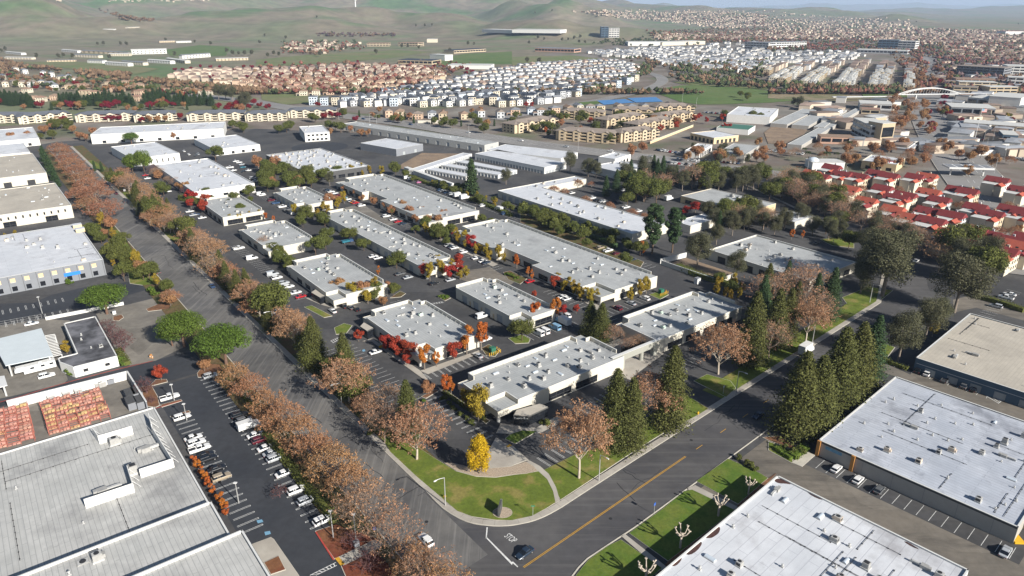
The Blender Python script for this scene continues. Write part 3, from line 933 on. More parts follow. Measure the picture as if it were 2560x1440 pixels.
def office(label, P, h=5.0, eq='a6v4s3', seed=1, spec=None, notch=None, rise=1.15, wall='wall_cream', recess=None, name='office_building', th=TH):
 """tilt-up office: flush roof edge on the near sides, tall screen parapet on the far and right sides, lowered entrance corners"""
 W = pts(P, h) if isinstance(P, str) else P
 L = ccw(snap(W, th))
 u0, u1 = min(p[0] for p in L), max(p[0] for p in L)
 v0, v1 = min(p[1] for p in L), max(p[1] for p in L)
 cu, cv = (u0 + u1) / 2, (v0 + v1) / 2
 a, b = (u1 - u0) / 2, (v1 - v0) / 2
 w = wor2((cu, cv), th)
 root = tag(empty(name, (w[0], w[1], 0), th), label, 'office')
 nt = notch or {}
 poly = []
 def corner(key, x, y, sx, sy, order):
  if key in nt:
   lu, lv, dz = nt[key]
   pts_ = [(x + sx * lu, y), (x + sx * lu, y + sy * lv), (x, y + sy * lv)]
   poly.extend(pts_ if order else pts_[::-1])
  else:
   poly.append((x, y))
 corner('SW', -a, -b, 1, 1, False)
 if recess and 'S' in recess:
  s0, s1, dp = recess['S']
  poly.extend([(-a + 2 * a * s0, -b), (-a + 2 * a * s0, -b + dp), (-a + 2 * a * s1, -b + dp), (-a + 2 * a * s1, -b)])
 corner('SE', a, -b, -1, 1, True)
 corner('NE', a, b, -1, -1, False)
 corner('NW', -a, b, 1, -1, True)
 if recess and 'W' in recess:
  s0, s1, dp = recess['W']
  poly.extend([(-a, b - 2 * b * s0), (-a + dp, b - 2 * b * s0), (-a + dp, b - 2 * b * s1), (-a, b - 2 * b * s1)])
 poly = ccw(poly)
 sp = spec or {'S': [(8.5, 1.6, .25, 3.1, 'window', 1.2)], 'W': [(7.5, 1.8, .25, 2.9, 'window', 2.0)]}
 walls(root, poly, 0, h, wall, openings(poly, sp))
 MB().sheet(inset(poly, .02), h - .05).build('roof', 'roof_grey_b' if a > b else 'roof_grey', root)
 lip(root, poly, h - .045, h + .1, .22, wall, 'SW', 'roof_edge')
 z = h + rise
 mb = MB()
 T = .3
 def bar(x0, x1, y0, y1, zz0=h - .04, zz1=z):
  mb.box(((x0 + x1) / 2, (y0 + y1) / 2, (zz0 + zz1) / 2), (x1 - x0, y1 - y0, zz1 - zz0))
  mb.box(((x0 + x1) / 2, (y0 + y1) / 2, zz1 + .04), (x1 - x0 + .08, y1 - y0 + .08, .08), mi=1)
 gap = min(4.5, .35 * a)
 xN0 = -a + (nt['NW'][0] if 'NW' in nt else .05)
 bar(xN0, a - gap - .5, b - T, b - .004)
 bar(a - gap - .5 - T, a - gap - .5, b - 3.2, b - T - .01)
 bar(a - 2.0 - T, a - .31, b - 4.6 - T, b - 4.6)
 y0 = -b + (nt['SE'][1] if 'SE' in nt else 3.5)
 bar(a - T, a - .004, y0, b - 4.6 - T - .01)
 if 'NW' in nt: bar(-a + nt['NW'][0] + .004, -a + nt['NW'][0] + T, b - nt['NW'][1], b - T - .01)
 mb.build('screen_parapet', [wall, 'cap'], root)
 st = MB()                                            # raking struts behind the screen
 x = xN0 + 1.5
 while x < a - gap - 1.5:
  st.tube((x, b - T - .02, z - .15), (x, b - T - .85, h - .04), .05, .05, 4)
  x += 3.0
 y = y0 + 1.5
 while y < b - 6:
  st.tube((a - T - .02, y, z - .15), (a - T - .85, y, h - .04), .05, .05, 4)
  y += 3.0
 tag(st.build('screen_strut', 'wall_grey', root), kind='stuff')
 for key, (lu, lv, dz) in nt.items():
  sx = 1 if 'W' in key else -1
  sy = 1 if 'S' in key else -1
  x0, x1 = sorted((-sx * a, -sx * a + sx * lu))
  yy0, yy1 = sorted((-sy * b, -sy * b + sy * lv))
  R = [(x0 + .003 * (sx < 0), yy0 + .003 * (sy < 0)), (x1 - .003 * (sx > 0), yy0 + .003 * (sy < 0)), (x1 - .003 * (sx > 0), yy1 - .003 * (sy > 0)), (x0 + .003 * (sx < 0), yy1 - .003 * (sy > 0))]
  eb = MB()
  zt = h - dz
  R2 = ccw(R)
  for e in range(4):
   p, q = R2[e], R2[(e + 1) % 4]
   eb.add([(*p, zt - 2.0), (*q, zt - 2.0), (*q, zt + .12), (*p, zt + .12)], [(0, 1, 2, 3)])
  eb.sheet(R2, zt - 2.0)
  blk = eb.build('entry_canopy', wall, root)
  MB().sheet(inset(R2, .2), zt).build('canopy_roof', 'roof_grey', blk)
  cxx, cyy = -sx * (a - .75), -sy * (b - .75)
  MB().tube((cxx, cyy, 0), (cxx, cyy, zt - 1.98), .55, .55, 12).build('column', 'wall_grey', root)
 equip(root, poly, h - .05, eq, seed, 3.0, .74)
 return root, poly, h, (a, b), th
OF = {'S': [(8.5, 1.6, .25, 3.1, 'window', 1.2)], 'W': [(6.5, 2.2, .25, 2.9, 'window', 2.0)]}
OD = {'S': [(8.5, 1.6, .25, 3.1, 'window', 1.2)], 'W': [(3.6, 4.4, .05, 3.3, 'roll', 3.0), (1.1, 6.9, .05, 2.3, 'door', 6.9)]}
o1, poly1, h1, ab1, _ = office('grey roofed office at the street corner with black glass entrance and house number', '/1146,948 /1455,838 /1548,886 /1252,1030', 5.4, 'a9c6s8v7d1', 3, {'S': [(9.5, 1.8, .25, 2.9, 'window', 9.0)], 'W': [(6, 3, .25, 2.6, 'window', 3.0)]}, {'SW': (7.5, 6.0, 1.3), 'NW': (4.0, 3.0, 1.2)}, 1.2)
o2, poly2, h2, ab2, _ = office('grey roofed office under conifer shadows, right of the gateway', '/1534,808 /1750,727 /1855,768 /1652,850', 5.4, 'a7c2s6v6g2', 4, {'S': [(8, 2, .25, 2.9, 'window', 3.0)], 'W': [(6, 3, .25, 2.6, 'window', 3.0)]}, {'NW': (3.5, 3.0, 1.2)}, 1.2)
o3, poly3, h3, ab3, _ = office('grey roofed office with orange trees along its cream end wall', '/905,787 /1052,749 /1197,838 /1046,886', 5.0, 'a4c3s6v4g1d1', 5, {'S': [(9.0, 1.6, .25, 3.2, 'window', 1.2)], 'W': [(5.2, 2.6, .25, 2.9, 'window', 8.0)]}, {'SW': (6.5, 6.0, 1.3), 'NW': (3.5, 3.5, 1.0)})
o4, poly4, h4, ab4, _ = office('narrow grey roofed office behind the parked white van', '/1142,718 /1222,697 /1396,774 /1292,803', 5.0, 'a6s4v5g2', 6, OD, {'SW': (6, 6, 1.3)})
o5, poly5, h5, ab5, _ = office('longest office with a recessed left front in the middle of the park', '/1130,579 /1250,547 /1645,690 /1505,737', 5.2, 'a12c5s9v12d2', 7, OF, {'SW': (8, 11, 1.3), 'NW': (7, 8, 1.0)}, recess={'W': (.36, .60, 5.0)})
o6, poly6, h6, ab6, _ = office('long pale roofed office beyond the row of coloured cars', '/842,455 /945,434 /1190,523 /1082,556', 5.2, 'a12s6v10c2', 8, OF, {'SW': (9, 11, 1.3), 'NW': (7, 7, 1.0)}, recess={'W': (.33, .53, 5.0)})
o7, poly7, h7, ab7, _ = office('slim office with many roof units between two drive aisles', '/808,536 /868,523 /1150,652 /1062,676', 5.0, 'a14c5s5v10d3', 9, OD, {'SW': (5, 6, 1.3), 'SE': (6, 7, 1.0), 'NW': (4, 4, 1.0)})
o8, poly8, h8, ab8, _ = office('grey roofed office left of the courtyard, with bare vines on its end wall', '/597,573 /700,550 /790,599 /672,624', 5.0, 'a6s3v6d2c2', 10, {'W': [(6, 3, .25, 2.6, 'window', 6.0)]}, {'SW': (4.5, 7, 1.3), 'NW': (3.5, 4, 1.0)})
o9, poly9, h9, ab9, _ = office('grey roofed office with a white patch on its roof, near the avenue', '/722,664 /840,630 /967,714 /828,744', 5.0, 'a8s4v5g2', 11, {'S': [(9, 2, .25, 3.0, 'window', 2.0)], 'W': [(6, 3, .25, 2.6, 'window', 6.0)]}, {'SW': (5.5, 7, 1.3), 'NW': (3.5, 4, 1.0)})
o10 = office('small office nearest the avenue beside the white warehouse', '/500,504 /590,487 /664,527 /556,544', 5.0, 'a7s3v4', 12, OF, {'NW': (3.5, 4, 1.0)})
o11 = office('small office with a drive aisle of pickups on its left', '/684,479 /760,466 /826,501 /752,517', 5.0, 'a6s3v5', 13, OD, {'SW': (5, 6, 1.3), 'NW': (4, 4, 1.0)})
# a pale patch on one roof
q_ = pts('j:755,1310 800,1300 835,1325 790,1340', 4.97)
# ---- gateway between the two front offices, linking wall in the courtyard
def local_box(th, cu, cv, z, du, dv, dz):
 w = wor2((cu, cv), th)
 return (w[0], w[1], z), (du, dv, dz)
ga, gb = [loc2(p, TH) for p in pts('/1531,897 /1661,846', 5.6)]
gv = (ga[1] + gb[1]) / 2
gw = wor2(((ga[0] + gb[0]) / 2, gv), TH)
gate = tag(empty('gateway', (gw[0], gw[1], 0), TH), 'grey green portal wall on round columns linking the two front offices', 'gateway')
gl = gb[0] - ga[0]
mb = MB()
mb.box((0, .6, 4.55), (gl, 1.2, 2.3))
mb.box((0, .6, 5.74), (gl + .1, 1.3, .08), mi=1)
mb.build('lintel', ['wall_green', 'cap'], gate)
for k in (-.28, .08):
 MB().tube((gl * k, .6, 0), (gl * k, .6, 3.4), .75, .75, 14).build('column', 'wall_green', gate)
MB().box((gl * .40, .7, 1.7), (gl * .2, 1.4, 3.4)).build('end_pier', 'wall_green', gate)
MB().box((gl * .05, 9.0, .12), (gl * .9, 16, .16)).build('courtyard_paving', 'concrete', gate)
MB().box((gl * .2, 8.5, 1.5), (gl * .35, .4, 2.4)).build('glass_screen', 'glass', gate)
ga, gb = [loc2(p, TH) for p in pts('/677,613 /741,657', 4.8)]
gu = (ga[0] + gb[0]) / 2
gw = wor2((gu, (ga[1] + gb[1]) / 2), TH)
gl = abs(gb[1] - ga[1])
gate2 = tag(empty('linking_wall', (gw[0], gw[1], 0), TH), 'shaded grey wall with a doorway joining two offices across the courtyard', 'wall')
mb = MB()
mb.box((0, gl * .31, 2.4), (.5, gl * .38, 4.8))
mb.box((0, -gl * .34, 2.4), (.5, gl * .32, 4.8))
mb.box((0, -.04 * gl, 3.9), (.5, gl * .3, 1.8))
mb.build('panel', 'wall_grey', gate2)
MB().box((.0, -.04 * gl, 1.5), (.2, gl * .28, 2.9)).build('window', 'glass', gate2)
MB().box((-.9, .05 * gl, 1.2), (.3, 1.0, 2.4)).build('door_surround', 'wall_white', gate2)
# black glass entrances with a pale sloping roof
def pod(P, h, label, drop=1.2, z=None, parent=None, bz=0.0):
 W = ccw([(p[0], p[1]) for p in pts(P, h)])
 c = Vector((sum(p[0] for p in W) / len(W), sum(p[1] for p in W) / len(W)))
 r = tag(empty('glass_entrance', (c.x, c.y, 0)), label, 'entrance')
 L = [(p[0] - c.x, p[1] - c.y) for p in W]
 mb = MB()
 n = len(L)
 mb.add([(x, y, bz) for x, y in L] + [(x, y, h) for x, y in L], [(k, (k + 1) % n, n + (k + 1) % n, n + k) for k in range(n)])
 mb.build('glazing', 'glass', r)
 mb = MB()
 mb.add([(x, y, h - .35) for x, y in inset(L, -.12)] + [(x, y, h + .1) for x, y in inset(L, -.12)], [(k, (k + 1) % n, n + (k + 1) % n, n + k) for k in range(n)])
 mb.build('fascia', 'wall_dark', r)
 MB().sheet(inset(L, -.1), h + .1).build('canopy_roof', 'roof_tan', r)
 return r
pod('f:1045,385 1080,348 1170,400 1110,428', 3.6, 'small black glass entrance with pale roof beside the red trees')
pod('/1285,1038 /1322,1040 /1369,1018 /1350,1010 /1292,1026', 3.4, 'large black glass entrance with a white sign at the street corner office')
pod('f:555,45 600,15 700,70 640,95', 3.4, 'black glass entrance with pale roof left of the column')
q = pts('/1303,1045', 2.9)[0]
t = text('Cookie Box', .85, (q.x - .05, q.y - .2, 2.95), 0, 'white', 'sign_lettering', tilt=(math.pi / 2, 0, rad(-3)), extrude=.03)
tag(t, 'white sign lettering on the black glass entrance', 'sign')
# house number on the entrance canopy of the corner office
t = text('6800', 1.1, (-ab1[0] + 2.9, -ab1[1] - .02, 3.3), 0, 'wall_dark', 'house_number', o1, tilt=(math.pi / 2, 0, 0), extrude=.02)
# ------------------------------------------------------------------ warehouses along the cross street
def wh(label, P, h, roof, wall, eq, seed, spec=None, th=TH2, cond=6, eqs=.78, ph=.3, name='warehouse'):
 return building(name, label, P, h, th, wall, roof, spec, eq, seed=seed, cond=cond, ph=ph, eqs=eqs, cat='warehouse')
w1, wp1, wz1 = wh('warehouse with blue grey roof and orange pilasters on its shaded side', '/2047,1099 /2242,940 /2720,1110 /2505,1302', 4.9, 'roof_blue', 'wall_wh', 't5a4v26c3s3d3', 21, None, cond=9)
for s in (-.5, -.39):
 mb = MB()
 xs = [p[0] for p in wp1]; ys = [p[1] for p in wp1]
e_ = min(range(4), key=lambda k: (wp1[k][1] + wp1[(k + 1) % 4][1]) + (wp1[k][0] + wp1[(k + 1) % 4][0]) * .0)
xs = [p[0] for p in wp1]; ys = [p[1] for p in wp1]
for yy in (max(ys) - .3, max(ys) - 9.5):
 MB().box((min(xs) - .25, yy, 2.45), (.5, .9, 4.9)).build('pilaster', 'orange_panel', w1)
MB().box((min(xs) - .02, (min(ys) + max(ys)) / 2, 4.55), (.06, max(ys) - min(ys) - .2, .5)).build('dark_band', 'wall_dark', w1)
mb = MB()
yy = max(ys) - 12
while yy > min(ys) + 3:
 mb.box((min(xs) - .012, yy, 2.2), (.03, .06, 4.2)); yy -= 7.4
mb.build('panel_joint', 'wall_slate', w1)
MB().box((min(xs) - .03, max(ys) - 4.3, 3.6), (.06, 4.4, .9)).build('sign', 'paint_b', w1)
w2, wp2, wz2 = wh('blue grey walled warehouse with tan roof at the right edge', '/2302,885 /2441,770 /2930,940 /2800,1075', 5.2, 'roof_tan', 'wall_blue', 'd5v12a3', 22, {'W': [(3.2, 3.5, .1, 2.6, 'roll', 2.0)]}, cond=5)
MB().box((min(p[0] for p in wp2) - .02, 0, 3.4), (.06, max(p[1] for p in wp2) * 2 - 1, .12)).build('stripe', 'white', w2)
w3, wp3, wz3 = wh('white roofed warehouse cut by the bottom edge of the picture', '/1944,1186 /2422,1428 /2150,1830 /1500,1560', 4.9, 'roof_white', 'wall_white', 'a8t3c3s9v16d2', 23, None, cond=14, eqs=.85)
w4, wp4, wz4 = wh('tan walled building with a flat grey roof at the right edge', '/2520,1262 /2580,1215 /2700,1260 /2640,1320', 4.2, 'roof_tan', 'wall_tan', 'v2', 24, {'W': [(2.5, 4, .1, 2.5, 'door', 2.0)]}, cond=0)
# ------------------------------------------------------------------ left side
st, sp_, sz = building('store_building', 'vast grey flat roofed store filling the lower left corner', '/382,1017 /546,1292 /-420,1600 /-420,1262', 6.5, TH, 'wall_white', 'roof_store', None, 'a2v8', ph=.25, seed=31, cat='store', cond=7)
# raised front portions of the store
for (P, h, lb) in (('a:2185,862 2372,1112 1500,1395 -1400,2350 -1700,2080 400,1440', 8.6, 'low'), ('a:2462,1108 2700,1440 2900,1760 -900,2900 -1500,2450', 9.8, 'high')):
 W = ccw(snap(pts(P, h), TH))
 ox, oy = st.location.x, st.location.y
 c0 = loc2((ox, oy), TH)
 L = [(p[0] - c0[0], p[1] - c0[1]) for p in W]
 L4 = [(min(p[0] for p in L), min(p[1] for p in L)), (max(p[0] for p in L), min(p[1] for p in L)), (max(p[0] for p in L), max(p[1] for p in L)), (min(p[0] for p in L), max(p[1] for p in L))]
 walls(st, L4, 0, h, 'wall_white', {}, 'front_block')
 MB().sheet(inset(L4, .02), h - .5).build('front_roof', 'roof_store', st)
 lip(st, L4, h - .497, h, .3, 'wall_white', 'NESW', 'front_parapet')
 equip(st, L4, h - .5, 'a2v2', 5, 3)
# white screens round the store's roof machines
def screen(P, h, z0, label=None):
 a, b = pts(P, z0)
 d = (b - a); L = d.length
 p = loc2(((a.x + b.x) / 2 - st.location.x, (a.y + b.y) / 2 - st.location.y), TH)
 ang = math.atan2(d.y, d.x) - TH
 MB().box((p[0], p[1], z0 + h / 2), (L, .2, h), ang).build('roof_screen', 'wall_white', st)
 mb = MB()
 for k in range(int(L / 2.4)):
  q = a.lerp(b, (k + .5) / int(L / 2.4))
  pp = loc2((q.x - st.location.x, q.y - st.location.y), TH)
  nn = Vector((-math.sin(ang), math.cos(ang)))
  mb.tube((pp[0], pp[1], z0 + h - .2), (pp[0] + nn.x * 1.6, pp[1] + nn.y * 1.6, z0), .06, .06, 4)
 tag(mb.build('screen_brace', 'white', st), kind='stuff')
for P in ('a:860,765 1350,600', 'a:1410,460 1745,350', 'a:1290,420 1345,600', 'a:1530,20 1735,350', 'a:1000,120 1335,20', 'e:1500,1330 1530,1440', 'a:945,40 1000,120'):
 screen(P, 2.6, 6.25)
for (P, k) in (('a:1150,120', 'a'), ('a:1460,190', 'd'), ('a:1340,410', 'c'), ('a:1030,610', 'd'), ('a:850,1370', 'a')):
 p = pts(P, 6.25)[0]
 q = loc2((p.x - st.location.x, p.y - st.location.y), TH)
 link(EQ[k][0], EQ[k][1], st, (q[0], q[1], 6.25), 0, 1.3)
# old white building with a dark patched roof
b2, bp2, bz2 = building('old_workshop', 'old white building with a blackened patched roof beside the carport', '/172,806 /238,790 /292,889 /208,913 /150,905 /143,896 /178,886', 4.0, TH, 'wall_white', 'roof_dark', {'S': [(1.4, 5.0, 1.3, 2.4, 'window', 2.0)]}, 'v3a1', ph=.2, seed=33)
b3, bp3, bz3 = building('slate_office', 'two storey slate grey building with tan window panels', '/-120,600 /199,566 /260,649 /-120,716', 7.7, TH, 'wall_slate', 'roof_white', {'S': [(1.9, 3.2, 4.6, 6.6, 'blind', 2.0), (1.9, 3.2, .8, 2.9, 'slit', 2.0)]}, 'a5d4t4c4v3', ph=.4, seed=34, cond=6)
MB().box((bp3[0][0] * 0 + max(p[0] for p in bp3) - 13, min(p[1] for p in bp3) - .12, 3.75), (6.4, .2, 1.5)).build('sign', mat('blue_sign', (.03, .2, .62), .6, .05), b3)
mb = MB()
x = min(p[0] for p in bp3) + 2.5
while x < max(p[0] for p in bp3):
 mb.box((x, min(p[1] for p in bp3) - .012, 3.8), (.16, .03, 7.2)); x += 5.1
mb.build('panel_joint', 'wall_dark', b3)
for dy in (6, 15):
 mb = MB().box((max(p[0] for p in bp3) - 1.2, max(p[1] for p in bp3) - dy, 8.2), (4, 3.6, 1.6))
 mb.box((max(p[0] for p in bp3) - 1.2, max(p[1] for p in bp3) - dy, 9.05), (4.2, 3.8, .1), mi=1)
 mb.build('roof_bulkhead', ['wall_tan', 'roof_white'], b3)
b4 = building('cream_warehouse', 'cream warehouse with a band of slit windows at the left edge', '/137,459 /183,516 /-160,556 /-160,492', 7.6, TH, 'wall_cream', 'roof_tan', {'S': [(.8, 2.6, 4.2, 5.8, 'slit', 2.0), (6, 14, .1, 3.2, 'window', 4)]}, 's9v6a2', ph=.3, seed=35, cat='warehouse')
b5 = building('cream_warehouse', 'cream warehouse at the left edge, behind the one with slit windows', '/84,387 /118,435 /-160,460 /-160,402', 7.0, TH, 'wall_cream', 'roof_tan', {'S': [(4.5, 9, .1, 3.4, 'bay', 3.0)]}, 's5v6a2', ph=.3, seed=36, cat='warehouse')
b6 = building('white_warehouse', 'low white roofed warehouse at the left edge with red trees in front', '/62,360 /76,383 /-160,400 /-160,372', 6.0, TH, 'wall_white', 'roof_white', {'S': [(3, 8, .5, 2.6, 'window', 3.0)]}, 'v4', ph=.3, seed=37, cat='warehouse')
b7 = building('white_warehouse', 'farthest white roofed warehouse on the left edge below the grey roofed flats', '/82,318 /98,346 /-160,366 /-160,336', 6.5, None, 'wall_white', 'roof_white', {'S': [(2.5, 9, .5, 2.8, 'window', 3.0)]}, 'v4a3', ph=.3, seed=38, cat='warehouse')
b8 = building('white_warehouse', 'bright white roofed warehouse with many units beside the avenue', '/385,411 /517,396 /648,462 /478,475', 6.2, TH, 'wall_white', 'roof_white', {'S': [(3, 7, .5, 2.8, 'window', 3.0)], 'W': [(2.2, 4, .6, 3.4, 'slit', 3)]}, 'a10t3v9c3', ph=.5, seed=39, cat='warehouse', cond=5)
b9 = building('white_warehouse', 'white walled warehouse with slit windows behind the two green trees', '/275,366 /395,355 /443,383 /330,397', 6.5, None, 'wall_white', 'roof_white', {'S': [(.8, 3.4, 1, 4, 'slit', 3.0)]}, 'a3v4', ph=.3, seed=40, cat='warehouse')
b10 = building('white_warehouse', 'longest white warehouse in front of the grey roofed flats', '/205,320 /545,305 /579,317 /270,338', 8.5, None, 'wall_white', 'roof_white', {'S': [(3, 12, .5, 2.8, 'window', 6.0)]}, 'a8v8', ph=.3, seed=41, cat='warehouse')
b11 = building('white_warehouse', 'low white roofed warehouse behind the rounded green tree', '/488,347 /592,337 /652,362 /530,373', 5.5, None, 'wall_white', 'roof_white', {'S': [(2.4, 6, .5, 2.6, 'window', 3.0)]}, 'a4v4', ph=.3, seed=42, cat='warehouse')
b12 = building('two_storey_office', 'two storey white office with a green sign', '/748,317 /797,313 /832,328 /762,334', 8.0, None, 'wall_white', 'roof_white', {'S': [(2.2, 1.6, 5.0, 6.6, 'slit', 1.5), (2.2, 1.6, 1.0, 2.8, 'slit', 1.5)], 'W': [(2.2, 1.6, 5.0, 6.6, 'slit', 1.5)]}, 'a2', ph=.4, seed=43)
b13 = building('long_warehouse', 'long low grey warehouse beside the arterial road', '/853,309 /890,305 /1245,353 /1218,364', 6.0, None, 'wall_grey', 'roof_grey', {'S': [(3.5, 9, .1, 3.6, 'roll', 3.0)], 'W': [(3.5, 9, .1, 3.6, 'roll', 3.0)]}, 'v12s6', ph=.3, seed=44, cat='warehouse')
b14 = building('white_warehouse', 'white roofed grey warehouse beside the scrap yard', '/903,358 /965,345 /1053,359 /995,374', 6.0, None, 'wall_slate', 'roof_white', {'S': [(3, 10, .1, 3, 'roll', 4)]}, 'v4', ph=.3, seed=45, cat='warehouse')
b15 = building('laboratory_building', 'dark walled building whose roof is crowded with machines', '/655,383 /815,374 /918,413 /782,438', 6.0, None, 'wall_dark', 'roof_white', {'S': [(5, 2, .4, 2.8, 'window', 3)]}, 'a26t12c10v14d6', ph=.4, seed=46, margin=2.0)
# courtyard office of two wings, plain ones behind
b16 = building('courtyard_office', 'white roofed office with a long shaded side of blue doors and a short far wing', '/1243,477 /1437,440 /1465,447 /1362,468 /1644,555 /1607,592', 5.0, TH, 'wall_cream', 'roof_white', {'W': [(4.2, 2.2, .1, 3.4, 'roll', 2.0)]}, 'a12t4v10c3', ph=.3, seed=47)
b17 = building('flat_office', 'flat grey roofed office with one big square unit, beyond the orange trees', '/1692,487 /1790,473 /1945,511 /1858,528', 4.5, TH, 'wall_tan', 'roof_grey', {'W': [(5, 2, .4, 2.8, 'window', 2)]}, 'a4d2', ph=.2, seed=48, eqs=1.3)
b18 = building('flat_office', 'small white roofed wing half hidden behind the twin pines', '/1690,552 /1770,531 /1806,543 /1722,566', 4.5, TH, 'wall_cream', 'roof_white', None, 'a2v3', ph=.2, seed=49)
b19 = building('flat_office', 'white roof glimpsed between dark trees left of the red roofed houses', '/1930,535 /1985,525 /2030,545 /1970,558', 4.5, TH, 'wall_cream', 'roof_white', None, 'a2v2', ph=.2, seed=50)
b20 = building('flat_office', 'grey roofed office with a walled sandy yard, half in tree shadow', '/1782,625 /1885,585 /2122,650 /2042,710', 5.0, TH, 'wall_cream', 'roof_grey', {'W': [(4.5, 3, .1, 3.2, 'bay', 3)], 'S': [(5, 3, .3, 3.0, 'window', 2)]}, 'a10d4v9t3', ph=.6, seed=51)
b21 = building('white_shop', 'small white shop beside the self storage yard', '/1500,389 /1545,379 /1572,387 /1530,400', 5.5, None, 'wall_white', 'roof_white', {'S': [(3, 2, .2, 3, 'bay', 1)]}, 'a2', ph=.6, seed=52, minlen=4)
b22 = building('flat_office', 'white roofed building behind the dark cypress trees', '/1490,415 /1545,400 /1602,412 /1560,436', 5.5, TH, 'wall_white', 'roof_white', None, 'a3v2', ph=.3, seed=53)
b23 = building('repair_shop', 'repair shop with a row of bay doors beyond the arterial road', '/1705,377 /1745,361 /1785,359 /1752,378', 5.5, None, 'wall_white', 'roof_white', {'E': [(3.5, 1.2, .1, 3.6, 'bay', 1)], 'S': [(3.5, 1.2, .1, 3.6, 'bay', 1)]}, 'a3', ph=.4, seed=54, minlen=4)
b24 = building('metal_shed', 'metal shed with a pale ridged roof near the palm trees', '/1793,381 /1828,362 /1905,360 /1862,387', 6.5, None, 'wall_wh', 'roof_grey', {'S': [(4, 2, .1, 4, 'bay', 1)]}, 'v3', ph=.2, seed=55, minlen=4)
b25 = building('tan_workshop', 'tan workshop with three brown doors near the tan apartment blocks', '/1735,334 /1778,324 /1832,335 /1800,348', 5.5, None, 'wall_tan', 'roof_white', {'S': [(3, 2, .1, 3.4, 'bay', 1)], 'W': [(3, 2, .1, 3.4, 'bay', 1)]}, 'v2', ph=.3, seed=56, minlen=4)
b26 = building('white_warehouse', 'tall white warehouse near the sports field', '/1812,285 /1852,266 /1946,272 /1925,293', 8.0, None, 'wall_white', 'roof_white', {'S': [(3, 8, .3, 2.8, 'window', 3)]}, 'a4v4', ph=.4, seed=57, cat='warehouse')
b27 = building('green_shop', 'low shop with a dark green roof in front of the tall white warehouse', '/1790,316 /1815,309 /1890,313 /1868,327', 5.0, None, 'wall_white', mat('green_roof', (.06, .16, .12), .7, .1), None, '', ph=.2, seed=58)
b28 = building('parts_store', 'auto parts store with a maroon sign panel near the red roofed houses', '/2162,400 /2172,387 /2265,394 /2240,413', 6.0, None, 'wall_tan', 'roof_white', {'W': [(4, 3, .3, 2.8, 'window', 2)]}, 'a5', ph=.4, seed=59)
maroon = mat('maroon_panel', (.16, .01, .025), .7, .05)
ps = b28[1]
sx = [p[0] for p in ps]; sy = [p[1] for p in ps]
q = pts('l:1165,195', 5.0)[0]
sg = tag(empty('store_sign', (q.x, q.y - .5, 0)), 'maroon shop sign with white lettering above the store door', 'sign')
MB().box((0, 0, 5.2), (13.0, .5, 3.4)).build('panel', maroon, sg)
text("O'Reilly", 2.6, (-1.6, -.3, 5.5), 0, 'white', 'lettering', sg, tilt=(math.pi / 2, 0, 0), extrude=.03)
MB().box((4.6, -.28, 5.4), (2.4, .1, 1.9)).build('emblem', 'white', sg)
# ------------------------------------------------------------------ trees and shrubs: shared meshes, every tree an object of its own
def leafmat(name, col, var=.5, trans=.25, **k):
 return mat(name, col, .75, .15, .7, spec=.15, island=var, trans=trans, **k)
LM = dict(plane=leafmat('brown_plane_leaves', (.34, .18, .09)), plane2=leafmat('tan_plane_leaves', (.36, .205, .115), .4), rust=leafmat('rust_leaves', (.30, .145, .08)),
          conifer=leafmat('conifer_needles', (.088, .094, .028), .55, .15), conifer2=leafmat('dark_conifer_needles', (.045, .075, .03), .5, .12), pine=leafmat('stone_pine_needles', (.085, .135, .022), .45, .15),
          oak=leafmat('evergreen_leaves', (.105, .118, .03), .5, .2), green=leafmat('fresh_green_leaves', (.105, .155, .025), .5, .25), euc=leafmat('eucalyptus_leaves', (.10, .10, .055), .5, .2),
          orange=leafmat('orange_leaves', (.42, .13, .028), .5), red=leafmat('red_leaves', (.33, .045, .028), .4), yellow=leafmat('yellow_leaves', (.55, .36, .018), .35, .3), gold=leafmat('gold_green_leaves', (.30, .22, .03), .45),
          crimson=leafmat('crimson_leaves', (.2, .018, .028), .4), purple=leafmat('purple_brown_leaves', (.12, .06, .055), .4), palm=leafmat('palm_fronds', (.07, .09, .03), .4))
BK = dict(pale=mat('pale_bark', (.42, .36, .29), .9, .25, 1.5), grey=mat('grey_bark', (.2, .165, .135), .9, .25, 1.5), brown=mat('brown_bark', (.11, .075, .05), .9, .25, 1.5), twig=mat('twig_bark', (.27, .205, .16), .9, .3, .5), red=mat('red_bark', (.14, .085, .06), .9, .25, 1.5), purple=mat('plum_twigs', (.17, .09, .095), .9, .25, .5))
def np_mesh(name, V, F4, m):
 me = bpy.data.meshes.new(name)
 nv, nf = len(V), len(F4)
 me.vertices.add(nv)
 me.vertices.foreach_set('co', np.asarray(V, np.float32).ravel())
 me.loops.add(nf * 4)
 me.loops.foreach_set('vertex_index', np.asarray(F4, np.int32).ravel())
 me.polygons.add(nf)
 me.polygons.foreach_set('loop_start', np.arange(0, nf * 4, 4, dtype=np.int32))
 me.polygons.foreach_set('loop_total', np.full(nf, 4, np.int32))
 me.update(calc_edges=True)
 me.materials.append(m)
 return me
def leaf_quads(pos, nrm, size, rs, aspect=1.5):
 n = len(pos)
 nrm = nrm / np.maximum(np.linalg.norm(nrm, axis=1, keepdims=True), 1e-6)
 t = rs.normal(size=(n, 3))
 t -= nrm * (t * nrm).sum(1, keepdims=True)
 t /= np.maximum(np.linalg.norm(t, axis=1, keepdims=True), 1e-6)
 b = np.cross(nrm, t)
 s = size * rs.uniform(.55, 1.35, (n, 1))
 a, c = t * s * aspect * .5, b * s * .5
 V = np.stack([pos - a, pos - c * .9, pos + a, pos + c * 1.0], 1).reshape(-1, 3)
 F = np.arange(n * 4).reshape(-1, 4)
 return V, F
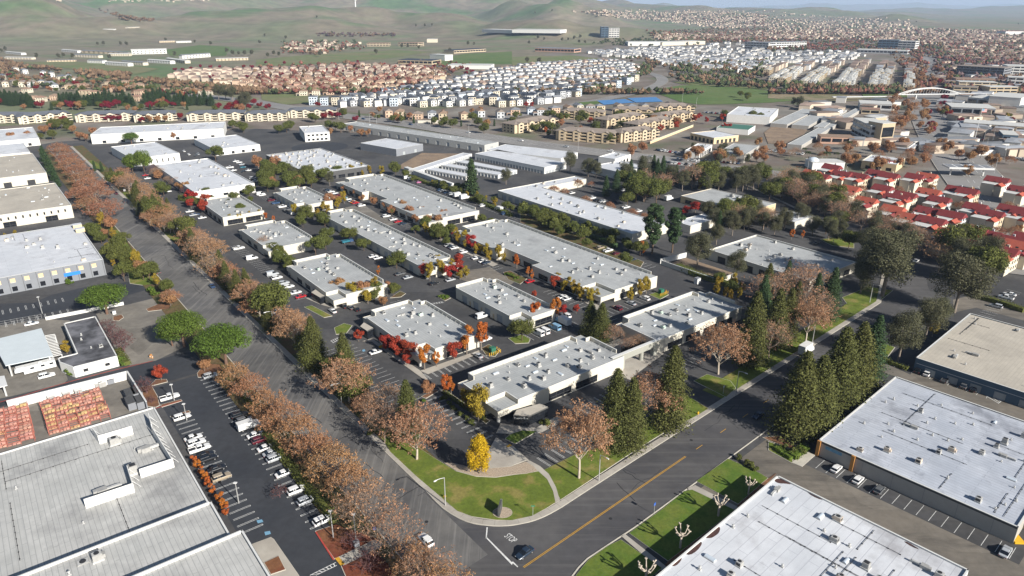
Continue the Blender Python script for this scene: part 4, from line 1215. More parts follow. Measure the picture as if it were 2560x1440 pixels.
def blob_leaves(blobs, n, size, rs, flat=0.0, shell=.55, droop=0.0, aspect=1.5):
 """leaves scattered through a crown of ellipsoid clumps (x, y, z, rx, ry, rz)"""
 B = np.array(blobs, float)
 vol = B[:, 3] * B[:, 4] + B[:, 5] * B[:, 3]
 k = rs.choice(len(B), n, p=vol / vol.sum())
 d = rs.normal(size=(n, 3))
 d /= np.linalg.norm(d, axis=1, keepdims=True)
 r = rs.uniform(shell ** 3, 1, (n, 1)) ** (1 / 3)
 r *= 1 + .16 * rs.normal(size=(n, 1)) * (rs.random((n, 1)) < .35)
 pos = B[k, :3] + d * r * B[k, 3:6]
 nr = d + rs.normal(size=(n, 3)) * .55 + np.array([0, 0, flat])
 pos[:, 2] -= droop * rs.random(n)
 return leaf_quads(pos, nr, size, rs, aspect)
def branches(rs, h, trunk_h, r0, spread, levels=3, kids=(6, 4, 4), up=.55, ln=(.42, .5, .5), mb=None, thin=.55, min_r=.02):
 """a forked tree; returns the mesh builder and the twig tips"""
 mb = mb or MB()
 tips = []
 def grow(p, d, L, r, lv):
  q = p + d * L * .5 + Vector(rs.normal(size=3) * L * .05)
  e = q + (d + Vector((0, 0, .12))).normalized() * L * .5
  r1 = r * thin
  n = 6 if lv == 0 else 4 if lv == 1 else 3
  mb.tube(p, q, r, (r + r1) / 2, n, cap=False)
  mb.tube(q, e, (r + r1) / 2, max(r1, min_r * .6), n)
  if lv >= levels:
   tips.append((e, d)); tips.append((q, d)); return
  for k in range(kids[lv]):
   a = 2 * math.pi * (k + rs.uniform(-.3, .3)) / kids[lv] + lv
   out = Vector((math.cos(a), math.sin(a), 0))
   base = d.normalized()
   if lv == 0: nd = (out * spread + Vector((0, 0, up + rs.uniform(-.15, .3)))).normalized()
   else:
    side = out - base * out.dot(base)
    if side.length < .1: side = base.orthogonal()
    nd = (base * .75 + side.normalized() * rs.uniform(.45, .85) + Vector((0, 0, .18))).normalized()
   s = p.lerp(e, rs.uniform(.55, 1.0)) if lv > 0 else p.lerp(e, rs.uniform(.62, 1.0))
   grow(s, nd, h * ln[lv] * (.85 ** lv) * rs.uniform(.75, 1.15) * (1 if lv == 0 else .8), max(r1 * rs.uniform(.55, .8), min_r), lv + 1)
  if lv == 0:
   grow(e, Vector((rs.normal() * .1, rs.normal() * .1, 1)).normalized(), h * ln[0] * .9, r1 * .8, 1)
 grow(Vector((0, 0, 0)), Vector((rs.normal() * .03, rs.normal() * .03, 1)).normalized(), trunk_h, r0, 0)
 return mb, tips
TREES = {}
def reg(kind, trunk_mb, bark, V, F, leaf, nominal):
 tm = trunk_mb.mesh('trunk', bark, True)
 zmax = max([v[2] for v in trunk_mb.v] + ([float(V[:, 2].max())] if V is not None else []))
 cm = np_mesh('crown', V, F, leaf) if V is not None else None
 TREES.setdefault(kind, []).append((tm, cm, zmax))
def tip_blobs(tips, rs, r):
 return [(t[0].x, t[0].y, t[0].z, r * rs.uniform(.7, 1.3), r * rs.uniform(.7, 1.3), r * rs.uniform(.55, 1.0)) for t in tips]
for sd in range(3):        # plane trees that still hold their brown leaves
 rs = np.random.RandomState(10 + sd)
 mb, tips = branches(rs, 11, 3.0, .24, .85, 4, (6, 4, 3, 3), .6, (.36, .36, .36, .4))
 V, F = blob_leaves(tip_blobs(tips, rs, .7), 5200, .25, rs, .2, .0)
 reg('plane', mb, BK['pale'], V, F, LM['plane'], 11)
 reg('rust', mb, BK['pale'], V, F, LM['rust'], 11)
for sd in range(3):        # taller street planes, thin of leaf
 rs = np.random.RandomState(30 + sd)
 mb, tips = branches(rs, 14, 4.2, .3, .7, 3, (6, 5, 5), .75, (.36, .36, .38))
 V, F = blob_leaves(tip_blobs(tips, rs, .7), 6500, .22, rs, .2, .05)
 reg('tall_plane', mb, BK['pale'], V, F, LM['plane2'], 15)
for sd in range(3):        # bare trees: fine twigs
 rs = np.random.RandomState(50 + sd)
 mb, tips = branches(rs, 12, 3.4, .26, .75, 4, (6, 4, 4, 4), .7, (.34, .34, .36, .4), min_r=.022)
 V, F = blob_leaves(tip_blobs(tips[::3], rs, .6), 1300, .26, rs, .2, .0)
 reg('bare', mb, BK['twig'], V, F, LM['plane2'], 13)
 rs = np.random.RandomState(60 + sd)
 mb, tips = branches(rs, 6, 1.3, .16, .8, 3, (6, 5, 4), .6, (.4, .4, .4), min_r=.018)
 V, F = blob_leaves(tip_blobs(tips[::3], rs, .35), 500, .2, rs, .2, .0)
 reg('plum', mb, BK['purple'], V, F, LM['purple'], 6)
def conifer(sd, h, R, p=.85, n=230, size=.62, droop=.35, low=.07, leaf='conifer', kind='redwood', bark='red', per=20):
 rs = np.random.RandomState(sd)
 mb = MB()
 mb.tube((0, 0, 0), (0, 0, h * .5), R * .1, R * .06, 8, cap=False)
 mb.tube((0, 0, h * .5), (0, 0, h * .97), R * .06, .03, 6)
 P, Nn = [], []
 for k in range(n):
  t = low + (1 - low) * (k + rs.rand()) / n
  z = h * t
  rmax = R * ((1 - t) ** p) * (1 + .22 * math.sin(k * 2.4 + sd) * rs.rand()) * rs.uniform(.72, 1.12) * min(1, (t - low) / .08 + .45) + .12
  a = k * 2.39996 + rs.uniform(-.4, .4)
  out = np.array([math.cos(a), math.sin(a), 0])
  L = per if rmax > R * .3 else max(6, per // 2)
  s = rs.uniform(.22, 1.0, L) ** .8
  w = .16 * rmax + .22
  pos = np.array([0, 0, z]) + out * (s * rmax)[:, None] + np.array([0, 0, 1]) * (-(s ** 1.6) * rmax * droop)[:, None] + rs.normal(size=(L, 3)) * np.array([w, w, w * .45])
  P.append(pos)
  Nn.append(np.tile(out * .5 + np.array([0, 0, .8]), (L, 1)) + rs.normal(size=(L, 3)) * .5)
  if k % 3 == 0 and rmax > .6:
   mb.tube((0, 0, z), tuple(np.array([0, 0, z]) + out * rmax * .8 - np.array([0, 0, rmax * droop * .7])), .05, .015, 3)
 P, Nn = np.vstack(P), np.vstack(Nn)
 V, F = leaf_quads(P, Nn, size, rs, 1.6)
 reg(kind, mb, BK[bark], V, F, LM[leaf], h)
for sd in (1, 2, 3): conifer(sd, 24, 6.3, .68, 360, .33, .36, .05, per=50)
for sd in (4, 5): conifer(sd, 24, 5.8, .74, 340, .32, .3, per=46, leaf='conifer2', kind='dark_conifer')
for sd in (6, 7): conifer(sd, 20, 3.4, .55, 190, .6, .1, .05, 'conifer2', 'cypress', 'brown')
for sd in range(2):        # tall uneven pines
 rs = np.random.RandomState(80 + sd)
 mb = MB().tube((0, 0, 0), (.3, .2, 22), .45, .1, 8)
 bl = []
 for k in range(26):
  t = .28 + .72 * k / 26
  a = k * 2.4
  r = 3.9 * (math.sin(math.pi * min(1, (1.06 - t) * 1.25)) ** .7) * rs.uniform(.35, 1)
  bl.append((r * math.cos(a), r * math.sin(a), 23 * t, 1.9 * rs.uniform(.7, 1.2), 1.9 * rs.uniform(.7, 1.2), 1.5 * rs.uniform(.7, 1.1)))
  mb.tube((.2, .1, 23 * t - 1.5), (r * math.cos(a), r * math.sin(a), 23 * t), .1, .04, 4)
 V, F = blob_leaves(bl, 9000, .4, rs, .5, .5, aspect=2.2)
 reg('tall_pine', mb, BK['brown'], V, F, LM['conifer2'], 24)
for sd in range(2):        # stone pines: a broad billowing umbrella
 rs = np.random.RandomState(90 + sd)
 mb = MB().tube((0, 0, 0), (.2, .1, 4.5), .5, .36, 8, cap=False)
 bl = []
 for k in range(40):
  a = k * 2.39996
  r = 6.4 * math.sqrt((k + .5) / 40)
  z = 6.6 + 4.3 * (1 - (r / 7.2) ** 2) ** .7 + rs.uniform(-.7, .6)
  s = rs.uniform(1.8, 2.7)
  bl.append((r * math.cos(a), r * math.sin(a), z, s, s, s * .75))
  if k % 3 == 0: bl.append((r * .8 * math.cos(a), r * .8 * math.sin(a), z - 2.2, s * .8, s * .8, s * .6))
  if k % 2: mb.tube((.2, .1, 4.2), (r * .75 * math.cos(a), r * .75 * math.sin(a), z - 1.0), .2, .06, 5)
 V, F = blob_leaves(bl, 14000, .27, rs, .8, .7, aspect=1.7)
 reg('stone_pine', mb, BK['red'], V, F, LM['pine'], 12)
def roundtree(kind, leaf, sd, h, R, n, size, trunk=.22, bark='brown', squash=.8, nb=16, shell=.5, cz=.62, narrow=1.0):
 rs = np.random.RandomState(sd)
 mb = MB().tube((0, 0, 0), (0, 0, h * trunk * 1.6), .022 * h, .014 * h, 6, cap=False)
 bl = []
 for k in range(nb):
  v = rs.normal(size=3)
  v /= np.linalg.norm(v)
  rr = rs.uniform(.4, .78)
  c = (v[0] * R * rr * narrow, v[1] * R * rr * narrow, h * cz + v[2] * h * (1 - cz) * rr * squash * 1.25)
  s = R * rs.uniform(.3, .5)
  bl.append((c[0], c[1], c[2], s * narrow, s * narrow, s * .85))
  if k % 2 == 0: mb.tube((0, 0, h * trunk), (c[0] * .85, c[1] * .85, c[2]), .010 * h, .004 * h, 4)
 V, F = blob_leaves(bl, n, size, rs, .3, shell)
 V[:, 2] = np.maximum(V[:, 2], .12 * h)
 reg(kind, mb, BK[bark], V, F, LM[leaf], h)
for sd in range(3):
 roundtree('oak', 'oak', 100 + sd, 8, 3.9, 6500, .26)
 roundtree('green_tree', 'green', 110 + sd, 10, 4.4, 7000, .27)
 roundtree('eucalyptus', 'euc', 120 + sd, 18, 6.2, 15000, .24, .3, 'grey', .9, 26, .35, .6)
 roundtree('orange_tree', 'orange', 130 + sd, 9, 2.6, 3600, .23, .25, 'grey', 1.0, 12, .3, .6, .72)
 roundtree('red_tree', 'red', 140 + sd, 5, 2.0, 2600, .2, .25, 'grey', .9, 10, .3, .6)
 roundtree('gold_tree', 'gold', 150 + sd, 8, 2.7, 3400, .23, .25, 'grey', 1.0, 12, .3, .6, .8)
 roundtree('crimson_tree', 'crimson', 160 + sd, 7, 3.4, 3000, .3, .2, 'grey', .8, 12, .4)
 roundtree('brown_tree', 'plane', 170 + sd, 6, 2.8, 3200, .25, .22, 'grey', .85, 12, .3)
 roundtree('shrub', 'oak', 180 + sd, 2.2, 1.5, 900, .25, .05, 'brown', .9, 8, .4, .5)
 roundtree('green_shrub', 'green', 190 + sd, 1.6, 1.3, 800, .22, .05, 'brown', .9, 8, .4, .5)
for sd in range(1):        # ginkgo: a yellow egg with upright plumes
 rs = np.random.RandomState(200)
 mb = MB().tube((0, 0, 0), (0, 0, 8), .2, .08, 6)
 bl = []
 for k in range(34):
  t = rs.uniform(.2, .95)
  a = k * 2.4
  r = 3.0 * math.sin(math.pi * min(1, t * .92 + .08)) ** .8 * rs.uniform(.55, .95)
  bl.append((r * math.cos(a), r * math.sin(a), 12 * t, 1.15, 1.15, 1.6))
 bl += [(0, 0, z, 1.9, 1.9, 1.7) for z in (4, 6, 8, 9.5)]
 V, F = blob_leaves(bl, 8000, .27, rs, .2, .45)
 reg('ginkgo', mb, BK['grey'], V, F, LM['yellow'], 12)
rs = np.random.RandomState(210)   # pollards: stumpy arms with knuckles
for sd in range(2):
 mb = MB().tube((0, 0, 0), (0, 0, 3.4), .26, .22, 8)
 for k in range(6):
  a = k * 1.05 + rs.uniform(-.2, .2)
  e = Vector((1.5 * math.cos(a), 1.5 * math.sin(a), 4.7 + rs.uniform(-.2, .5)))
  m_ = Vector((.9 * math.cos(a), .9 * math.sin(a), 3.7))
  mb.tube((0, 0, 3.2), m_, .17, .13, 6, cap=False)
  mb.tube(m_, e, .13, .11, 6)
  for j in range(3):
   q = e + Vector((rs.uniform(-.35, .35), rs.uniform(-.35, .35), rs.uniform(.1, .6)))
   mb.tube(e, q, .1, .17, 6)
 TREES.setdefault('pollard', []).append((mb.mesh('trunk', BK['pale'], True), None, 5.5))
rs = np.random.RandomState(220)   # palm
mb = MB().tube((0, 0, 0), (0, 0, 8), .22, .16, 6)
P, Nn = [], []
for k in range(26):
 a = k * 2.4
 out = np.array([math.cos(a), math.sin(a), 0])
 for s in np.linspace(.15, 1, 14):
  P.append(np.array([0, 0, 8]) + out * 2.3 * s + np.array([0, 0, 1.2 * s - 2.4 * s * s * (1 if k % 2 else .5)]) + rs.normal(size=3) * .08)
  Nn.append(np.array([0, 0, 1]) + rs.normal(size=3) * .3)
V, F = leaf_quads(np.array(P), np.array(Nn), .45, rs, 2.2)
reg('palm', mb, BK['grey'], V, F, LM['palm'], 9)
TNAME = dict(plane='plane_tree', rust='plane_tree', tall_plane='plane_tree', bare='bare_tree', plum='plum_tree', redwood='redwood_tree', dark_conifer='conifer_tree', cypress='cypress_tree', tall_pine='pine_tree',
             stone_pine='stone_pine', oak='evergreen_tree', green_tree='leafy_tree', eucalyptus='eucalyptus_tree', orange_tree='orange_tree', red_tree='red_tree', gold_tree='gold_tree', crimson_tree='crimson_tree',
             brown_tree='brown_tree', shrub='shrub', green_shrub='shrub', ginkgo='ginkgo_tree', pollard='pollard_tree', palm='palm_tree')
TCNT = {}
def tree(kind, p, h, label, group=None, z=.1, wide=1.0):
 """p: picture point of the trunk's foot, h: height in metres"""
 if not hasattr(p, 'x'): p = at(*p) if not isinstance(p, str) else pts(p)[0]
 k = TCNT[kind] = TCNT.get(kind, -1) + 1
 tm, cm, nom = TREES[kind][k % len(TREES[kind])]
 s = h / nom
 r = empty(TNAME[kind], (p.x, p.y, z if p.z == 0 else p.z), RNG.uniform(0, 6.28))
 s2 = s * wide * RNG.uniform(.95, 1.05)
 r.scale = (s2, s2, s)
 link('trunk', tm, r)
 if cm: link('crown', cm, r)
 return tag(r, label, 'shrub' if 'shrub' in kind else 'tree', group)
def trees(kind, spots, desc, frm, group=None, wide=1.0):
 """spots 'x,y,h x,y,h ...' (full-size pixels); labels count them off"""
 L = [tuple(float(v) for v in t.split(',')) for t in spots.split()]
 for k, (x, y, h) in enumerate(L):
  lb = desc if len(L) == 1 else '%s, %s %s' % (desc, ORD[k], frm)
  tree(kind, (x, y), h, lb, group, wide=wide)
# ---- the avenue, left side: the great brown row, near and far
trees('plane', '592,975,10 632,1012,11 672,1050,11 712,1090,11.5 752,1128,12 795,1170,12 838,1212,12 880,1262,12', 'brown plane tree in the near avenue row', 'from the stone pines', 'near plane row left of the avenue', .9)
trees('bare', '921,1335,14 985,1398,13.5 1075,1500,13', 'nearly bare plane tree low in the avenue row', 'from the top', 'bare trees at the lower end of the avenue row')
trees('plane', '1040,1462,10.5 1100,1530,11', 'brown plane tree at the bottom edge by the avenue', 'from the left')
trees('plum', '925,1428,6 880,1370,5 700,1245,4', 'plum coloured twiggy tree on the red litter bed', 'from the bottom edge')
trees('rust', '150,385,10 160,400,11 172,416,11 184,433,12 197,450,12 211,469,12 226,489,12.5 242,511,13 262,552,13.5 205,508,11 222,532,10', 'rust brown plane tree in the far avenue row', 'from the far end', 'far plane row left of the avenue', 1.35)
trees('cypress', '112,405,13 120,420,13 128,436,13 137,452,12 146,468,10', 'dark evergreen beside the cream warehouses', 'from the far end', 'dark evergreens beside the cream warehouses', 1.3)
# ---- stone pines
trees('stone_pine', '462,868,15', 'large stone pine, upper of the pair over the old parking lot', '')
trees('stone_pine', '566,912,15', 'large stone pine hanging over the dark parking lot entrance', '')
trees('stone_pine', '432,866,8.5', 'smaller stone pine crown left of the large pair', '')
trees('stone_pine', '268,786,13', 'stone pine beside the sealed lot of the slate grey building', '', wide=1.1)
trees('stone_pine', '330,362,12', 'lone umbrella shaped pine in front of the longest white warehouse', '')
# ---- the avenue, right side, from far to near
trees('cypress', '238,428,8 256,430,8', 'small dark conifer on the far avenue lawn', 'from the left')
trees('green_tree', '333,434,16 362,434,17', 'tall fresh green tree by the white slit windowed warehouse', 'from the left')
trees('oak', '292,470,12', 'spreading olive tree by the side road off the avenue', '')
trees('oak', '540,405,13', 'rounded yellow green tree between the white warehouses', '')
trees('redwood', '352,540,10 372,552,15 392,548,15 408,560,12', 'olive conifer in the clump beside the red car park', 'from the left')
trees('tall_plane', '377,565,9', 'pinkish bare plane tree in front of the olive conifer clump', '')
trees('plane', '426,584,11.5', 'single round brown plane tree on the avenue verge', '')
trees('redwood', '487,648,16', 'olive redwood beside the avenue, left of a bare tree', '')
trees('bare', '534,700,13', 'silvery bare tree between two redwoods on the avenue', '')
trees('redwood', '570,722,13 598,752,14 618,735,12', 'olive redwood in the trio along the avenue lot', 'from the left')
trees('plane', '650,797,13', 'pale trunked brown plane tree above the row of parked cars', '')
trees('cypress', '712,792,7.5', 'slim young conifer in the avenue lot', '')
trees('tall_plane', '738,872,15 722,840,12', 'pinkish brown plane tree left of the broad redwood', 'from the right')
trees('redwood', '790,918,19', 'broad redwood on the avenue verge, left of its neighbour', '', wide=1.15)
trees('redwood', '866,955,18', 'redwood behind the large brown plane tree on the verge', '')
trees('tall_plane', '874,1006,16', 'large brown plane tree with a pale trunk beside the avenue lamp', '', wide=1.15)
trees('bare', '968,1060,14 962,1108,13', 'bare twiggy tree beside the dark redwood near the corner lot', 'from the far side')
trees('redwood', '1022,1095,19', 'dark redwood standing by the corner office lot', '')
trees('tall_plane', '1042,1150,17', 'bright orange brown plane tree on the corner lawn', '', wide=1.1)
trees('ginkgo', '1199,1186,12.5', 'bright yellow ginkgo tree on the pebble bed', '')
trees('tall_plane', '1447,1197,22', 'tall forked plane tree with white bark in the cross street lawn', '', wide=.85)
trees('redwood', '1534,1110,24 1573,1116,22', 'tall redwood of the front pair by the cross street', 'from the left')
trees('redwood', '1670,1070,27', 'tallest redwood by the cross street driveway', '', wide=.95)
trees('tall_plane', '1630,1058,18', 'bare orange plane tree between the tall redwoods', '')
trees('tall_plane', '1795,936,19', 'bare brown plane tree standing by the triangular lawn island', '')
trees('redwood', '1872,912,27', 'tall redwood at the end of the shaded office', '')
trees('redwood', '1932,868,23 1962,852,21', 'dark redwood in the clump behind the bare trees', 'from the left')
trees('bare', '1922,895,15', 'grey bare tree beside the cross street verge', '')
trees('tall_plane', '2012,862,18', 'orange tinged bare tree beside the white box truck', '')
trees('dark_conifer', '2068,800,22', 'dark conifer beside the far driveway', '')
trees('redwood', '1985,1088,27 2030,1072,24 2082,1015,27 2128,985,25', 'huge redwood in the dark stand right of the cross street', 'from the lower left', 'dark redwood stand right of the cross street', 1.2)
trees('dark_conifer', '2166,962,25', 'dark pointed conifer rising behind the redwood stand', '')
trees('eucalyptus', '2244,906,20', 'rounded dark tree on the lawn by the tan roofed warehouse', '', wide=.95)
trees('eucalyptus', '2312,850,17 2335,832,15', 'dark leafy tree behind the lawn tree', 'from the left')
trees('gold_tree', '2330,842,9', 'golden small tree in the shade of the tan roofed warehouse', '')
trees('eucalyptus', '2385,782,26', 'large dark tree below the red roofed houses', '', wide=1.2)
trees('eucalyptus', '2205,742,30', 'largest grey green eucalyptus left of the shaded street', '', wide=1.2)
trees('eucalyptus', '2150,735,16', 'olive eucalyptus beside the grey roofed office', '')
trees('bare', '2345,680,15 2310,645,14 2285,625,13 2255,602,13 2225,585,12 2195,565,12 2105,545,13 2078,520,12 2060,500,12 2045,485,11 2030,470,11 2012,455,10', 'grey bare street tree in front of the red roofed houses', 'from the lower right', 'bare street trees before the red roofed houses')
trees('tall_pine', '1630,636,26', 'left one of the twin tall pines behind the longest office', '')
trees('tall_pine', '1680,632,24', 'right one of the twin tall pines behind the longest office', '')
trees('eucalyptus', '1742,672,19', 'brownish eucalyptus in the walled sandy yard', '')
trees('eucalyptus', '1840,698,14', 'smaller eucalyptus before the grey roofed office with yard', '')
trees('cypress', '1180,488,24', 'tall dark cypress beside the self storage yard', '', wide=1.1)
trees('oak', '990,440,11', 'dark rounded evergreen beside the storage road', '')
trees('eucalyptus', '1265,462,12', 'reddish grey tree beside the storage rows', '')
trees('dark_conifer', '1575,455,16 1602,448,17 1632,446,17 1655,452,18', 'dark green conifer in the clump above the orange trees', 'from the left')
trees('eucalyptus', '1425,432,17 1470,442,14 1490,445,13', 'purplish grey gum tree behind the courtyard office', 'from the left')
trees('dark_conifer', '1514,492,14 1540,482,16', 'dark conifer over the parked cars behind the courtyard office', 'from the left')
trees('oak', '1612,505,16 1640,512,15 1580,500,12 1568,515,9', 'olive tree in the grove behind the long white roof', 'from the left')
trees('eucalyptus', '1705,478,15 1735,470,15 1765,482,13 1795,476,14 1840,482,13 1868,475,13', 'purple grey gum tree along the road behind the grove', 'from the left')
trees('gold_tree', '1750,478,8', 'bright gold green small tree among the grey gums', '')
trees('oak', '1895,472,17', 'tall yellow green tree beside the arterial road', '')
trees('dark_conifer', '1795,585,13', 'dark conifer in front of the flat office with one big unit', '')
trees('eucalyptus', '1830,590,13 1860,575,12 1790,612,11 1905,580,12 1935,590,12 1960,575,13 2000,560,13 2030,590,12 2070,600,13', 'grey green tree in the belt above the grey roofed office', 'from the left', 'tree belt above the grey roofed office')
trees('oak', '1985,470,10 1960,480,9 1995,510,8 1975,500,8', 'dark round tree by the bend left of the red roofs', 'from the far side')
trees('orange_tree', '1978,600,6 2005,598,5', 'orange and yellow tree in the belt above the grey roofed office', 'from the left')
# ---- office park planting
trees('orange_tree', '1062,926,9.5 1092,918,6 1167,886,11.5 1203,876,11.5', 'orange pear tree along the cream end wall', 'from the left')
trees('red_tree', '1136,901,7', 'red pear tree between the orange ones on the cream end wall', '')
trees('red_tree', '968,880,4.5 995,895,5 1018,915,4.5 897,855,5', 'scarlet small tree beside the shaded office wall', 'from the bench')
trees('gold_tree', '1196,1053,12 1180,1040,9 1165,1025,8', 'yellow pear tree beside the corner office', 'from the entrance column')
trees('orange_tree', '1115,988,7.5 1128,985,6.5', 'slim orange tree at the left end of the corner office', 'from the left')
trees('brown_tree', '1072,987,5', 'small brown tree on its own kerbed island', '')
trees('orange_tree', '1337,808,9 1388,802,10', 'orange tree at the end of the narrow office', 'from the left')
trees('red_tree', '1408,790,5 1440,785,4 1335,745,3.5', 'low red tree along the drive aisle', 'from the van')
trees('oak', '1305,853,9', 'round evergreen on the kerbed island beside the white vans', '')
trees('redwood', '1475,838,14', 'olive conifer at the gateway courtyard, left one', '', wide=1.3)
trees('redwood', '1502,850,15', 'olive conifer at the gateway courtyard, right one', '', wide=1.2)
trees('bare', '1535,860,8 1570,880,6 1595,872,6', 'bare courtyard tree behind the gateway', 'from the left')
trees('oak', '790,640,10 815,625,9', 'dark conifer like tree in the courtyard between two offices', 'from the left')
trees('oak', '875,605,8 910,628,7 992,672,9 820,600,7', 'round evergreen along the drive aisle of the slim office', 'from the far end', wide=1.05)
trees('oak', '758,570,6 813,567,8', 'evergreen at the head of the drive aisle', 'from the left')
trees('orange_tree', '947,690,5', 'bright orange tree behind the roof of the patched office', '')
trees('gold_tree', '882,755,9 940,740,9 1075,702,9 1105,692,8 1130,680,7', 'thin gold green tree along the office end walls', 'from the left')
trees('gold_tree', '905,752,6 920,760,6 1165,695,6 1150,700,5', 'broad gold shrub like tree between two offices', 'from the left', wide=1.4)
trees('gold_tree', '1475,760,7 1445,745,7 1420,728,7 1398,712,6 1378,702,5 1360,695,5', 'small gold tree along the shaded front of the longest office', 'from the near end', 'small trees before the longest office')
trees('orange_tree', '1292,672,7 1320,692,5 1330,700,5', 'orange tree in the recess of the longest office', 'from the left')
trees('gold_tree', '1145,612,6 1163,622,5 1190,638,6 1222,655,6', 'gold tree at the left front of the longest office', 'from the far end')
trees('gold_tree', '1575,755,7 1600,742,8 1615,735,8', 'slim yellow tree on the lit end of the longest office', 'from the left')
trees('oak', '1092,592,8 1102,605,7 1115,615,5 1065,572,7', 'round evergreen between the two long offices', 'from the far end')
trees('brown_tree', '1040,562,6 1025,550,5 980,538,6 962,525,5 935,515,6 905,505,5 890,492,5 860,480,5', 'rusty small tree before the long pale office', 'from the near end', 'rusty trees before the long pale office')
trees('gold_tree', '770,540,6 795,545,6 820,535,6 845,545,6', 'gold tree at the end of the small office', 'from the left')
trees('gold_tree', '575,560,6 600,558,6 625,552,6 648,548,6', 'gold tree along the end of the avenue office', 'from the left')
trees('orange_tree', '665,552,5 685,556,4', 'orange shrub tree beside the avenue office', 'from the left')
trees('oak', '690,450,11 712,440,11 730,462,10 670,480,10 660,465,9 770,445,10 800,458,10 820,450,9 845,440,8', 'olive tree in the belt behind the machine crowded roof', 'from the left', 'olive trees behind the machine crowded roof')
trees('gold_tree', '880,437,8 905,432,8 925,436,7 955,440,8', 'gold tree along the end of the machine crowded building', 'from the left')
trees('oak', '1205,560,6 1225,570,6 1250,585,5', 'evergreen behind the longest office, near the camper', 'from the left')
trees('oak', '1310,545,8 1340,552,9 1355,565,8 1385,580,7 1400,592,6 1460,605,8 1465,622,6 1565,665,7 1600,640,8', 'green tree in the hedge strip behind the longest office', 'from the far end', 'hedge strip trees behind the longest office')
trees('orange_tree', '1605,640,8', 'orange crowned tree at the end of the hedge strip', '')
trees('rust', '1365,480,5 1385,485,6 1410,492,6 1445,470,7 1463,512,6 1530,540,5 1525,527,6 1580,545,6 1610,556,6 1478,470,5', 'flaming orange tree along the courtyard office', 'from the far end', 'flaming orange trees along the courtyard office')
trees('red_tree', '1738,532,7 1715,540,6', 'red tree before the flat office with one big unit', 'from the right', wide=1.3)
trees('gold_tree', '1790,740,7 1812,745,5 1825,752,5', 'orange yellow tree at the far end of the shaded office', 'from the left')
# ---- left yards
trees('plane', '430,762,7', 'brown plane tree at the mouth of the old parking lot', '')
trees('red_tree', '404,952,6', 'wine red small tree on the lot island', '')
trees('plum', '368,985,6 380,1010,3', 'orange twiggy tree on the mulch island of the dark lot', 'from the top')
trees('plum', '275,832,6 290,850,6 312,880,8 300,862,6', 'dark twiggy shrub tree beside the old white building', 'from the top')
trees('gold_tree', '168,885,5.5', 'yellow green rounded tree beside the carport', '', wide=1.3)
trees('green_shrub', '184,935,2.5 300,905,2.5 310,912,2', 'shrub at the foot of the old white building', 'from the left', wide=1.4)
trees('oak', '312,704,9 360,702,8 298,660,9 275,650,8 320,668,7', 'rounded green tree by the slate grey building', 'from the near side', wide=1.05)
trees('oak', '240,598,9 225,588,7 255,610,7', 'long green tree beside the grey building roof', 'from the top')
trees('gold_tree', '270,640,7 285,668,4', 'orange gold tree beside the roof bulkhead', 'from the top')
trees('gold_tree', '15,600,4 40,592,4', 'orange shrub tree at the left edge above the white roof', 'from the left')
trees('green_shrub', '388,738,3 380,730,3 75,585,2 175,710,2.5', 'leafy shrub by the avenue driveway', 'from the right')
trees('brown_tree', '512,930,5 520,925,4', 'brown shrub tree on the lot corner island', 'from the left')
# front lawn pollards
trees('orange_tree', '487,1160,2.6 496,1174,3 505,1189,2.8 514,1203,3.2 523,1218,3 533,1235,3 552,1262,3.4 560,1277,3.6 568,1291,3.2', 'flaming orange shrub along the store wall', 'from the top', 'orange shrubs along the store wall', 1.5)
trees('pollard', '1613,1462,6 1700,1372,6 1795,1292,6 1870,1238,5', 'pollarded stumpy tree before the white roofed warehouse', 'from the near end', 'pollarded trees in the warehouse bed')
# low shrubs along the beds
for nm, s in (('along the kerb bed of the corner office', '1108,1000,1.5 1122,1012,1.5 1135,1025,1.5 1150,1038,1.5 1165,1050,1.5 1180,1062,1.6 1362,1062,2'), ('beside the entrance walk of the office park', '1060,1005,1.2 1105,745,1.6 1112,748,1.6 1118,745,1.4 1278,692,1.8 1290,698,1.6 1268,688,1.6'),
              ('on the avenue verge by the conifers', '655,800,1.8 668,812,1.6 680,822,1.5 745,820,1.5 772,842,1.5 900,1010,1.8 915,1028,1.8 890,1000,2 930,1085,2'), ('beside the warehouse driveway', '1850,1150,1.6 1870,1165,1.6 1885,1175,1.6 1960,1125,1.8 2000,1135,2.2 1985,1142,2.2')):
 trees('green_shrub' if 'walk' in nm else 'shrub', s, 'clipped green shrub ' + nm, 'in its bed', wide=1.2)
def belt(poly, n, mix, h, desc, seed, group=None):
 """n trees standing in a picture outline, counted off from the left"""
 P = px(poly)
 q = random.Random(seed)
 xs, ys = [p[0] for p in P], [p[1] for p in P]
 L = []
 t = 0
 while len(L) < n and t < 4000:
  t += 1
  c = (q.uniform(min(xs), max(xs)), q.uniform(min(ys), max(ys)))
  if inside(c, P) and all((at(*c) - at(*o)).length > 5 for o in L): L.append(c)
 for k, c in enumerate(sorted(L)):
  kd = q.choice(mix)
  tree(kd, c, q.uniform(*h), '%s %s, %s from the left' % (TNAME[kd].replace('_', ' '), desc, ORD[k]), group or desc)
belt('k:1080,400 1300,360 1560,360 1700,380 2540,330 2540,480 1900,480 1560,470 1480,580 1150,600', 34, ['eucalyptus', 'dark_conifer', 'oak', 'eucalyptus', 'bare'], (11, 18), 'in the grove before the shops', 301)
belt('l:20,420 300,380 480,470 640,560 800,720 700,800 560,760 300,640 0,600', 32, ['bare', 'eucalyptus', 'oak', 'eucalyptus', 'bare'], (10, 16), 'left of the red roofed houses', 302)
